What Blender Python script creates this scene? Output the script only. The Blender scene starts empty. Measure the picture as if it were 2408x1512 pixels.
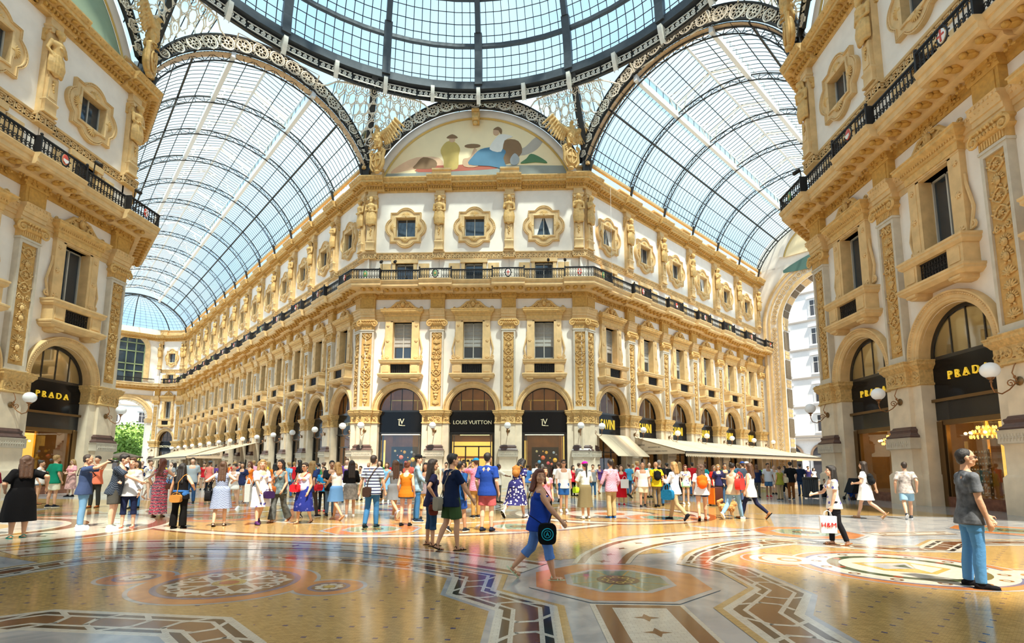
import bpy, math, random
from math import sin, cos, pi, radians as rad, sqrt, atan2, hypot
from mathutils import Vector as V, Matrix, Euler
random.seed(7)
SC = bpy.context.scene; COL = SC.collection
# ------------------------------------------------------------------ camera
CF, CCX, CCY, CP, CYW, CRO = 1202.7767, 1204.0, 950.951, .1231, -.0402, .004
CAM = V((4.7509, -39.5469, 1.45))
_F = V((sin(CYW)*cos(CP), cos(CYW)*cos(CP), sin(CP))); _R = V((cos(CYW), -sin(CYW), 0)); _U = V((-sin(CP)*sin(CYW), -sin(CP)*cos(CYW), cos(CP)))
_R, _U = _R*cos(CRO)+_U*sin(CRO), _U*cos(CRO)-_R*sin(CRO)
def G(px, py, z=0.0):
    """the point of the floor (height z) seen at a pixel of the 2408x1512 photograph"""
    d = _F+_R*((px-CCX)/CF)-_U*((py-CCY)/CF)
    return CAM+d*((z-CAM.z)/d.z)
cd = bpy.data.cameras.new('camera'); cam = bpy.data.objects.new('camera', cd); COL.objects.link(cam)
m = Matrix.Identity(4)
for i in range(3):
    m[i][0] = _R[i]; m[i][1] = _U[i]; m[i][2] = -_F[i]; m[i][3] = CAM[i]
cam.matrix_world = m
cd.sensor_width = 36; cd.lens = CF/2408*36; cd.shift_y = (CCY-756)/2408; cd.clip_end = 500
SC.camera = cam
# ------------------------------------------------------------------ mesh builder
class MB:
    def __init__(s): s.v = []; s.f = []; s.m = []; s.mi = 0; s.T = None
    def add(s, vs, fs):
        o = len(s.v)
        if s.T is not None: vs = [tuple(s.T @ V(p)) for p in vs]
        s.v += [tuple(p) for p in vs]; s.f += [tuple(i+o for i in f) for f in fs]; s.m += [s.mi]*len(fs)
        return s
    def box(s, x0, x1, y0, y1, z0, z1):
        return s.add([(x0,y0,z0),(x1,y0,z0),(x1,y1,z0),(x0,y1,z0),(x0,y0,z1),(x1,y0,z1),(x1,y1,z1),(x0,y1,z1)],
              [(0,3,2,1),(4,5,6,7),(0,1,5,4),(1,2,6,5),(2,3,7,6),(3,0,4,7)])
    def bar(s, a, b, w, h=None):
        a = V(a); b = V(b); d = (b-a)
        if d.length < 1e-6: return s
        d.normalize(); h = h or w
        up = V((0,0,1)) if abs(d.z) < .95 else V((1,0,0))
        x = d.cross(up).normalized()*w*.5; y = x.cross(d).normalized()*h*.5
        p = [a-x-y, a+x-y, a+x+y, a-x+y, b-x-y, b+x-y, b+x+y, b-x+y]
        return s.add(p, [(0,3,2,1),(4,5,6,7),(0,1,5,4),(1,2,6,5),(2,3,7,6),(3,0,4,7)])
    def prism(s, poly, y0, y1):      # poly in x,z (counter-clockwise seen from -y), front at y0
        n = len(poly)
        vs = [(x,y0,z) for x,z in poly]+[(x,y1,z) for x,z in poly]
        fs = [tuple(range(n)), tuple(range(2*n-1, n-1, -1))]+[(i, i+n, (i+1)%n+n, (i+1)%n) for i in range(n)]
        return s.add(vs, fs)
    def slab(s, poly, z0, z1):       # poly in x,y
        n = len(poly)
        vs = [(x,y,z0) for x,y in poly]+[(x,y,z1) for x,y in poly]
        fs = [tuple(range(n-1,-1,-1)), tuple(range(n, 2*n))]+[(i, (i+1)%n, (i+1)%n+n, i+n) for i in range(n)]
        return s.add(vs, fs)
    def lathe(s, prof, n=12, c=(0,0,0), sx=1, sy=1):
        vs = []; fs = []; k = len(prof)
        for r, z in prof:
            for i in range(n):
                a = 2*pi*i/n; vs.append((c[0]+r*cos(a)*sx, c[1]+r*sin(a)*sy, c[2]+z))
        for j in range(k-1):
            for i in range(n):
                fs.append((j*n+i, j*n+(i+1)%n, (j+1)*n+(i+1)%n, (j+1)*n+i))
        fs.append(tuple(range(n-1,-1,-1))); fs.append(tuple(range((k-1)*n, k*n)))
        return s.add(vs, fs)
    def sqlathe(s, prof, x0, x1, y0, y1):   # mouldings round a rectangular block; prof = (outset, z)
        vs = []; fs = []
        for r, z in prof: vs += [(x0-r,y0-r,z),(x1+r,y0-r,z),(x1+r,y1,z),(x0-r,y1,z)]
        for j in range(len(prof)-1):
            for i in range(4): fs.append((j*4+i, j*4+(i+1)%4, (j+1)*4+(i+1)%4, (j+1)*4+i))
        fs.append((3,2,1,0)); k = len(prof)*4; fs.append((k-4,k-3,k-2,k-1))
        return s.add(vs, fs)
    def ell(s, c, r, nu=10, nv=6, R=None):
        if not hasattr(r, '__len__'): r = (r,r,r)
        vs = [(0,0,-1)]; fs = []
        for j in range(1, nv):
            t = -pi/2+pi*j/nv
            for i in range(nu): vs.append((cos(t)*cos(2*pi*i/nu), cos(t)*sin(2*pi*i/nu), sin(t)))
        vs.append((0,0,1)); L = len(vs)-1
        for i in range(nu):
            fs.append((0, 1+(i+1)%nu, 1+i)); fs.append((L, L-nu+i, L-nu+(i+1)%nu))
        for j in range(nv-2):
            for i in range(nu):
                a = 1+j*nu; fs.append((a+i, a+(i+1)%nu, a+nu+(i+1)%nu, a+nu+i))
        out = []
        for p in vs:
            q = V((p[0]*r[0], p[1]*r[1], p[2]*r[2]))
            if R is not None: q = R @ q
            out.append(q+V(c))
        return s.add(out, fs)
    def tube(s, pts, r, n=6, closed=False, flat=1.0, up=None):
        pts = [V(p) for p in pts]; k = len(pts); vs = []; fs = []
        rr = r if hasattr(r, '__len__') else [r]*k
        prev = None
        for j in range(k):
            if closed: d = pts[(j+1)%k]-pts[j-1]
            else: d = pts[min(j+1,k-1)]-pts[max(j-1,0)]
            if d.length < 1e-9: d = V((0,0,1))
            d.normalize()
            if up is not None: u = V(up); x = d.cross(u)
            else:
                x = prev-d*prev.dot(d) if prev is not None else d.cross(V((0,0,1)) if abs(d.z) < .9 else V((1,0,0)))
            if x.length < 1e-6: x = d.orthogonal()
            x.normalize(); prev = x; y = d.cross(x)
            for i in range(n):
                a = 2*pi*i/n+pi/n; vs.append(pts[j]+x*cos(a)*rr[j]+y*sin(a)*rr[j]*flat)
        for j in range(k if closed else k-1):
            for i in range(n):
                b = (j+1)%k; fs.append((j*n+i, j*n+(i+1)%n, b*n+(i+1)%n, b*n+i))
        if not closed: fs.append(tuple(range(n-1,-1,-1))); fs.append(tuple(range((k-1)*n, k*n)))
        return s.add(vs, fs)
    def loft(s, rings, n=20):        # rings = (centre, half-axis, half-axis)
        vs = []; k = len(rings)
        for c, X, Y in rings:
            for i in range(n): a = 2*pi*i/n; vs.append(c+X*cos(a)+Y*sin(a))
        fs = [(j*n+i, j*n+(i+1)%n, (j+1)*n+(i+1)%n, (j+1)*n+i) for j in range(k-1) for i in range(n)]
        fs.append(tuple(range(n-1,-1,-1))); fs.append(tuple(range((k-1)*n, k*n)))
        return s.add(vs, fs)
    def cap(s, a, b, ra, rb, n=10):   # tapered capsule
        a = V(a); b = V(b); d = b-a; L = d.length
        if L < 1e-6: return s.ell(a, ra, n, 6)
        d.normalize(); P = []; Rr = []
        for t in (-80,-50,-20): P.append(a+d*ra*sin(rad(t))); Rr.append(ra*cos(rad(t)))
        for t in (20,50,80): P.append(b+d*rb*sin(rad(t))); Rr.append(rb*cos(rad(t)))
        return s.tube(P, Rr, n)
    def sweep(s, path, prof, caps=True):   # path: plan points, outward = right-hand side; prof = (out, z)
        n = len(path); nor = []
        for i in range(n):
            a = V(path[max(i-1,0)][:2]); b = V(path[i][:2]); c = V(path[min(i+1,n-1)][:2])
            d1 = (b-a) if i > 0 else (c-b); d2 = (c-b) if i < n-1 else (b-a)
            d1.normalize(); d2.normalize()
            n1 = V((d1.y,-d1.x)); n2 = V((d2.y,-d2.x)); mm = n1+n2
            k = mm.length_squared
            nor.append(mm*(2/k) if k > 1e-6 else n1)
        vs = []; fs = []; k = len(prof)
        for i in range(n):
            for o, z in prof: vs.append((path[i][0]+nor[i].x*o, path[i][1]+nor[i].y*o, z))
        for i in range(n-1):
            for j in range(k-1): fs.append((i*k+j, (i+1)*k+j, (i+1)*k+j+1, i*k+j+1))
        if caps: fs.append(tuple(range(k))); fs.append(tuple(range((n-1)*k, n*k))[::-1])
        return s.add(vs, fs)
    def merge(s, o, T=None, mi=None):
        vs = o.v if T is None else [tuple(T @ V(p)) for p in o.v]
        k = len(s.v); s.v += vs; s.f += [tuple(i+k for i in f) for f in o.f]; s.m += [mi if mi is not None else x for x in o.m]
        return s
    def mesh(s, name, mats, smooth=True, ang=38):
        me = bpy.data.meshes.new(name); me.from_pydata([tuple(p) for p in s.v], [], s.f)
        for mt in (mats if isinstance(mats, (list,tuple)) else [mats]): me.materials.append(mt)
        me.polygons.foreach_set('material_index', s.m)
        if smooth:
            me.polygons.foreach_set('use_smooth', [True]*len(s.f)); me.set_sharp_from_angle(angle=rad(ang))
        me.update(); return me
    def build(s, name, mats, parent=None, smooth=True, ang=38, loc=None, rotz=0):
        o = bpy.data.objects.new(name, s.mesh(name, mats, smooth, ang)); COL.objects.link(o)
        if parent is not None: o.parent = parent
        if loc is not None: o.location = loc
        if rotz: o.rotation_euler.z = rotz
        return o
def tag(o, label=None, cat=None, group=None, kind=None):
    if label: o['label'] = label
    if cat: o['category'] = cat
    if group: o['group'] = group
    if kind: o['kind'] = kind
    return o
def thing(name, label, cat, loc=(0,0,0), rotz=0, group=None, scale=(1,1,1), kind=None):
    o = bpy.data.objects.new(name, None); COL.objects.link(o); o.empty_display_size = .1
    o.location = loc; o.rotation_euler.z = rotz; o.scale = scale
    return tag(o, label, cat, group, kind)
def kids(o): return [c for c in CH.get(o.name, [])]
CH = {}
def reg():   # children lookup, refreshed before copying
    CH.clear()
    for o in bpy.data.objects:
        if o.parent: CH.setdefault(o.parent.name, []).append(o)
def dup(o, loc, rotz=0, scale=None, label=None, group=None, parent=None):
    c = o.copy(); COL.objects.link(c); c.parent = parent
    if parent is None:
        c.location = loc; c.rotation_euler = (0,0,rotz)
        if scale: c.scale = scale
        if label: c['label'] = label
        if group: c['group'] = group
    for ch in CH.get(o.name, []): dup(ch, None, parent=c)
    return c
USED = set()
def place(o, loc, rotz=0, scale=None, label=None, group=None):   # first call moves the original, later calls copy it
    if o.name not in USED:
        USED.add(o.name); o.location = loc; o.rotation_euler = (0,0,rotz)
        if scale: o.scale = scale
        if label: o['label'] = label
        if group: o['group'] = group
        return o
    return dup(o, loc, rotz, scale, label, group)
# ------------------------------------------------------------------ materials
def mat(name, col, rough=.6, metal=0, var=0, vscale=6, bump=0, bscale=40, spec=.5, col2=None, emit=None, estr=0, coat=0, sub=0):
    m = bpy.data.materials.new(name); m.use_nodes = True; nt = m.node_tree; N = nt.nodes; L = nt.links
    b = N['Principled BSDF']; b.inputs['Base Color'].default_value = (*col, 1); b.inputs['Roughness'].default_value = rough
    b.inputs['Metallic'].default_value = metal; b.inputs['Specular IOR Level'].default_value = spec
    if coat: b.inputs['Coat Weight'].default_value = coat; b.inputs['Coat Roughness'].default_value = .08
    if emit: b.inputs['Emission Color'].default_value = (*emit, 1); b.inputs['Emission Strength'].default_value = estr
    if var or col2:
        tc = N.new('ShaderNodeTexCoord'); no = N.new('ShaderNodeTexNoise'); no.inputs['Scale'].default_value = vscale; no.inputs['Detail'].default_value = 6
        L.new(tc.outputs['Object'], no.inputs['Vector'])
        r = N.new('ShaderNodeValToRGB'); r.color_ramp.elements[0].position = .32; r.color_ramp.elements[1].position = .68
        c2 = col2 or tuple(x*(1-var) for x in col)
        r.color_ramp.elements[0].color = (*c2, 1); r.color_ramp.elements[1].color = (*[min(1, x*(1+var*.3)) for x in col], 1)
        L.new(no.outputs['Fac'], r.inputs['Fac']); L.new(r.outputs['Color'], b.inputs['Base Color'])
    if bump:
        tc = N.new('ShaderNodeTexCoord'); n2 = N.new('ShaderNodeTexNoise'); n2.inputs['Scale'].default_value = bscale; n2.inputs['Detail'].default_value = 4
        L.new(tc.outputs['Object'], n2.inputs['Vector'])
        bm_ = N.new('ShaderNodeBump'); bm_.inputs['Strength'].default_value = bump; bm_.inputs['Distance'].default_value = .02
        L.new(n2.outputs['Fac'], bm_.inputs['Height']); L.new(bm_.outputs['Normal'], b.inputs['Normal'])
    return m
def glassmat(name, tint, body, bodycol, gloss=.12, rough=.03, fres=True):
    """thin pane: clear with a share of pale scattering film and a surface reflection"""
    m = bpy.data.materials.new(name); m.use_nodes = True; nt = m.node_tree; N = nt.nodes; L = nt.links
    N.remove(N['Principled BSDF']); out = N['Material Output']
    t = N.new('ShaderNodeBsdfTransparent'); t.inputs[0].default_value = (*tint, 1)
    d = N.new('ShaderNodeBsdfTranslucent'); d.inputs[0].default_value = (*bodycol, 1)
    g = N.new('ShaderNodeBsdfGlossy'); g.inputs['Roughness'].default_value = rough; g.inputs[0].default_value = (1,1,1,1)
    a = N.new('ShaderNodeMixShader'); a.inputs[0].default_value = body; L.new(t.outputs[0], a.inputs[1]); L.new(d.outputs[0], a.inputs[2])
    fr = N.new('ShaderNodeFresnel'); fr.inputs[0].default_value = 1.45
    mu = N.new('ShaderNodeMath'); mu.operation = 'MULTIPLY_ADD'; mu.inputs[1].default_value = 1.0; mu.inputs[2].default_value = gloss; mu.use_clamp = True
    L.new(fr.outputs[0], mu.inputs[0])
    c = N.new('ShaderNodeMixShader'); c.inputs[0].default_value = gloss
    if fres: L.new(mu.outputs[0], c.inputs[0])
    L.new(a.outputs[0], c.inputs[1]); L.new(g.outputs[0], c.inputs[2])
    L.new(c.outputs[0], out.inputs[0]); return m
M = {}
M['wall'] = mat('cream_plaster', (.88,.8,.7), .8, var=.06, vscale=1.5, bump=.15, bscale=30)
M['gold'] = mat('ochre_stone', (.71,.44,.15), .62, var=.22, vscale=5, bump=.5, bscale=45)
M['trim'] = mat('ochre_trim', (.74,.5,.23), .6, var=.16, vscale=2.5, bump=.25, bscale=50)
M['deep'] = mat('deep_ochre', (.62,.34,.07), .62, var=.18, vscale=6, bump=.6, bscale=60)
M['relief'] = mat('relief_gold', (.7,.45,.17), .6, var=.28, vscale=9, bump=.5, bscale=60)
M['rback'] = mat('relief_ground', (.62,.36,.11), .7, var=.15, vscale=9)
M['grey'] = mat('grey_marble', (.6,.53,.42), .5, var=.12, vscale=3)
M['pier'] = mat('pier_marble', (.76,.63,.46), .45, var=.12, vscale=2.2, bump=.1)
M['purple'] = mat('porphyry_base', (.11,.06,.05), .35, var=.2, vscale=8)
M['black'] = mat('black_enamel', (.012,.012,.013), .25, coat=.3)
M['sign'] = mat('black_sign_glass', (.006,.006,.007), .12, spec=.25)
M['bronze'] = mat('bronze', (.2,.12,.05), .35, .8)
M['iron'] = mat('black_wrought_iron', (.02,.018,.018), .5, .3)
M['steel'] = mat('grey_painted_iron', (.075,.085,.095), .5, .2, var=.15, vscale=3)
M['dsteel'] = mat('dark_painted_iron', (.035,.035,.033), .55, .2, var=.2, vscale=3)
M['white'] = mat('white_painted_iron', (.88,.82,.7), .5, var=.12, vscale=4)
M['beamwhite'] = mat('white_beam_paint', (.84,.88,.92), .5)
M['tanplate'] = mat('tan_plate', (.7,.5,.3), .55, var=.15)
M['copper'] = mat('copper_bracket', (.32,.15,.06), .35, .7)
M['opal'] = mat('opal_glass', (.8,.8,.78), .18, emit=(.9,.93,1), estr=.05)
M['goldletter'] = mat('gold_letter', (.9,.62,.05), .3, .3, emit=(1,.65,.05), estr=.25)
M['paleletter'] = mat('pale_letter', (.85,.75,.5), .35, .2)
M['wframe'] = mat('grey_window_frame', (.5,.48,.42), .5)
M['frame'] = mat('dark_window_frame', (.02,.018,.016), .4)
M['curtain'] = mat('white_curtain', (.8,.79,.76), .85)
M['blind'] = mat('grey_blind', (.36,.35,.32), .9, var=.1)
M['canvas'] = mat('beige_awning_canvas', (.62,.5,.34), .85, var=.05)
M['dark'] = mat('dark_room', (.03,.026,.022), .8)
M['roof'] = glassmat('roof_glass', (.8,.93,1.0), .14, (.85,.96,1), .015, .12, False)
M['domeglass'] = glassmat('dome_glass', (.72,.9,1.0), .2, (.7,.9,1), .015, .12, False)
M['pane'] = glassmat('shop_glass', (.9,.9,.88), .0, (1,1,1), .07, .01, False)
M['wpane'] = mat('window_pane', (.03,.04,.05), .04, spec=1.0)
# ------------------------------------------------------------------ closed skins over capsules (figures)
_S2 = bpy.data.scenes.new('workshop')
def evald(o):
    """mesh of an object with its modifiers, worked out in an otherwise empty scene"""
    _S2.collection.objects.link(o); vl = _S2.view_layers[0]; vl.update(); dg = vl.depsgraph; nm = bpy.data.meshes.new_from_object(o.evaluated_get(dg)); bpy.data.objects.remove(o); return nm
def blob(name, mb, vox, m, parent=None, smooth=2):
    me = bpy.data.meshes.new('tmp'); me.from_pydata([tuple(p) for p in mb.v], [], mb.f)
    o = bpy.data.objects.new('tmp', me)
    r = o.modifiers.new('r', 'REMESH'); r.mode = 'VOXEL'; r.voxel_size = vox
    if smooth: s = o.modifiers.new('s', 'SMOOTH'); s.iterations = smooth; s.factor = .5
    nm = evald(o); bpy.data.meshes.remove(me)
    nm.name = name; nm.materials.clear(); nm.materials.append(m); nm.polygons.foreach_set('use_smooth', [True]*len(nm.polygons)); nm.polygons.foreach_set('material_index', [0]*len(nm.polygons))
    q = bpy.data.objects.new(name, nm); COL.objects.link(q); q.parent = parent; return q
# ------------------------------------------------------------------ letters
def text_mb(txt, size, depth=.02, spacing=1.0, shear=0.0):
    cu = bpy.data.curves.new('t', 'FONT'); cu.body = txt; cu.size = size; cu.align_x = 'CENTER'; cu.extrude = depth; cu.space_character = spacing; cu.shear = shear; cu.resolution_u = 3
    me = evald(bpy.data.objects.new('t', cu))
    k = MB(); k.add([(v.co.x, -v.co.z, v.co.y) for v in me.vertices], [tuple(p.vertices) for p in me.polygons])
    bpy.data.meshes.remove(me); return k
# ------------------------------------------------------------------ plan of the place
S7 = .70710678
W0 = 5.73; HW = 9.033; WAL = 15.13; WAR = 16.065
BN, BE, BW = 5.27, 5.58, 5.38
HPN, HPE = .75, .63
dN = V((-S7,S7)); dE = V((S7,S7))
bL = V((-HW,0)); bR = V((HW,0))
cNW = bL-dE*WAL; cSE = bR-dN*WAR
OCT = V((.35,-20.2))
ORD = ['first','second','third','fourth','fifth','sixth','seventh','eighth','ninth','tenth','eleventh','twelfth','thirteenth','fourteenth']
CHB = V((cNW.x, cNW.y))
endN = bL+dN*(HPN+13*BN+.6)          # where the long arm's facade meets the chamfer bay
eW = endN+V((-5.2,0))                # start of the long arm's end wall
# pilaster and bay positions: (x, y, rot, scale)
def on(face, t):
    if face == 'NE': return V((t,0)), 0
    if face == 'N': return bL+dN*t, -pi/4
    if face == 'E': return bR+dE*t, pi/4
    if face == 'NW': return cNW+V((0,-t)), pi/2
    if face == 'SE': return cSE+V((0,-t)), -pi/2
    if face == 'CH': return endN+V((-t,0)), 0
    if face == 'EN': return eW-dE*t, -pi/4+pi/2
PIL = {'NE': [(-8.51,1), (-2.865,1), (2.865,1), (8.51,1)], 'N': [(.56,.92)]+[(HPN+BN*k,.92) for k in range(1,14)],
       'E': [(.56,.97)]+[(HPE+BE*k,.97) for k in range(1,7)], 'NW': [(.59+BW*k,.94) for k in range(4)], 'SE': [(.59+BW*k,.94) for k in range(4)],
       'CH': [(.5,.8),(4.7,.8)]}
BAY = {'NE': [(-5.69,5.65),(0,5.73),(5.69,5.65)], 'N': [(HPN+BN*(k+.5),BN) for k in range(13)], 'E': [(HPE+BE*(k+.5),BE) for k in range(6)],
       'NW': [(.59+BW*(k+.5),BW) for k in range(3)], 'SE': [(.59+BW*(k+.5),BW) for k in range(3)], 'CH': [(2.6,4.3)]}
WHERE = {'NE': 'on the central block', 'N': 'along the left arm', 'E': 'along the right arm', 'NW': 'on the near left block', 'SE': 'on the near right block', 'CH': 'on the far chamfer of the left arm'}
CNT = {'NE': 'from its left corner', 'N': 'from the central block', 'E': 'from the central block', 'NW': 'from the arm opening', 'SE': 'from the arm opening', 'CH': ''}
def place_name(face, k): return ('%s %s %s' % (ORD[k], WHERE[face], CNT[face])).strip()
WY = .32
def T2(face, t, sx=1.0, y=0.0, z=0.0):
    p, r = on(face, t); return Matrix.Translation((p.x,p.y,z)) @ Matrix.Rotation(r,4,'Z') @ Matrix.Diagonal((sx,1,1,1))
# ------------------------------------------------------------------ ornament helpers
def spiral(cx, cz, r, turns, a0, hand=1, n=14, r1=.12, y=0):
    P = []
    for i in range(n+1):
        f = i/n; rr = r*(1-f)+r*r1*f; a = a0+hand*turns*2*pi*f
        P.append((cx+rr*cos(a), y, cz+rr*sin(a)))
    return P
def leaf(mb, x, z, a, L, w, y=0, th=.04, nu=6, nv=4):
    mb.ell((x+cos(a)*L/2, y, z+sin(a)*L/2), (L/2, th, w/2), nu, nv, Matrix.Rotation(-a,3,'Y'))
def rosette(mb, x, z, r, y=0, n=6, th=.04):
    for i in range(n): leaf(mb, x, z, 2*pi*i/n, r, r*.55, y, th)
    mb.ell((x,y-th*.5,z), (r*.3,th,r*.3), 6, 4)
def arabesque(w, h, seed, th=.05):
    """symmetric panel of scrolls, leaves, masks and vases, centred, bottom at z=0, front at y=-th"""
    R = random.Random(seed); mb = MB(); z = .15
    while z < h-.35:
        k = R.choice(['scroll','scroll','vase','fan','mask','loop'])
        if k == 'scroll':
            r = w*R.uniform(.2,.27); hd = R.choice((1,-1))
            for sx in (1,-1):
                P = spiral(sx*(w*.5-r-.01), z+r+.05, r, 1.3, -pi/2 if hd > 0 else pi/2, sx*hd, 12)
                mb.tube(P, [.04]*4+[.035]*9, 5)
                for q in range(5):
                    p = P[q*2]; leaf(mb, p[0], p[2], R.uniform(0,2*pi), r*.75, r*.4, -.02, .045)
                mb.ell((P[-1][0],-.02,P[-1][2]), (.05,.05,.05), 6, 4)
            leaf(mb, 0, z, pi/2, r*1.8, w*.16, 0, .06); z += 2*r+.12
        elif k == 'vase':
            mb.lathe([(.03,0),(.1,.02),(.04,.08),(w*.22,.2),(w*.25,.3),(w*.1,.38),(w*.2,.42)], 8, (0,0,z), 1, .45)
            for a in (.5,1.0,1.57,2.14,2.64): leaf(mb, 0, z+.4, a, .26, .09, -.01, .05)
            z += .66
        elif k == 'fan':
            for i in range(7): leaf(mb, 0, z+.05, pi*(.06+.88*i/6), w*.42, .09, 0, .045)
            rosette(mb, 0, z+.05, .1, -.04); z += w*.42+.16
        elif k == 'mask':
            mb.ell((0,-.03,z+.18), (.12,.09,.16), 8, 6); mb.ell((0,-.11,z+.17), (.03,.04,.05), 6, 4)
            for i in range(9): leaf(mb, .12*cos(pi*i/8), z+.2+.12*sin(pi*i/8), pi*i/8, .15, .07, 0, .045)
            for sx in (1,-1): leaf(mb, sx*.05, z+.05, -pi/2+sx*.5, .14, .08, 0, .05)
            z += .5
        else:
            for sx in (1,-1):
                P = [(sx*w*.38*sin(pi*i/8), 0, z+.55*i/8) for i in range(9)]; mb.tube(P, .035, 5)
                for i in (2,4,6): leaf(mb, P[i][0], P[i][2], pi/2-sx*.9, .17, .08, 0, .045); leaf(mb, P[i][0], P[i][2], pi/2+sx*.9, .15, .07, 0, .045)
            rosette(mb, 0, z+.28, .13, -.02); z += .62
    return mb
def scrollstrip(w, h, seed, n=4):   # horizontal running scroll, centred, z 0..h
    mb = MB(); R = random.Random(seed); st = w/n
    for i in range(n):
        x = -w/2+st*(i+.5); hd = 1 if i % 2 else -1; r = min(st,h)*.4
        mb.tube(spiral(x, h/2, r, 1.2, -pi/2*hd, hd, 10), .03, 5)
        for q in range(5): leaf(mb, x+R.uniform(-.4,.4)*st, h*R.uniform(.15,.85), R.uniform(0,6.28), r*.9, r*.4, -.01, .035)
        rosette(mb, x, h/2, r*.45, -.03, 5, .03)
    return mb
def ARC(prof, a0, a1, n, cx, cz):   # profile (radius, y) swept round an arch in the xz plane
    mb = MB(); k = len(prof)
    for i in range(n+1):
        a = a0+(a1-a0)*i/n
        mb.v += [(cx+r*cos(a), y, cz+r*sin(a)) for r, y in prof]
    for i in range(n):
        for j in range(k-1): mb.f.append((i*k+j, i*k+j+1, (i+1)*k+j+1, (i+1)*k+j)); mb.m.append(0)
    return mb
# ------------------------------------------------------------------ one bay of wall (openings: arch, tall window, square window, mezzanine window)
def wall_bay(W):
    k = MB(); h = W/2; ra = 1.84*W/W0; y = WY
    s = W/W0
    def q(x0,x1,z0,z1): k.add([(x0,y,z0),(x1,y,z0),(x1,y,z1),(x0,y,z1)], [(0,1,2,3)])
    def rev(x0,x1,z0,z1,d=.55):
        k.add([(x0,y,z0),(x1,y,z0),(x1,y,z1),(x0,y,z1),(x0,y+d,z0),(x1,y+d,z0),(x1,y+d,z1),(x0,y+d,z1)], [(0,4,5,1),(1,5,6,2),(2,6,7,3),(3,7,4,0)])
    q(-h,-ra,0,5.88); q(ra,h,0,5.88)
    n = 20; ps = [(ra*cos(pi*i/n), 5.88+1.84*sin(pi*i/n)) for i in range(n+1)]
    top = 8.3
    for i in range(n):
        (xa,za),(xb,zb) = ps[i],ps[i+1]
        k.add([(xa,y,za),(xb,y,zb),(xb,y,top),(xa,y,top)], [(3,2,1,0)])
    q(-h,-ra,5.88,top); q(ra,h,5.88,top)
    def band(z0,z1,hw,a,b):
        q(-h,-hw*s,z0,z1); q(hw*s,h,z0,z1); q(-hw*s,hw*s,z0,a); q(-hw*s,hw*s,b,z1); rev(-hw*s,hw*s,a,b)
    band(top,15.3,.8,9.85,13.06); band(15.3,18.4,.74,16.15,18.0); band(18.4,24.3,.82,20.18,21.98)
    return k
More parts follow.
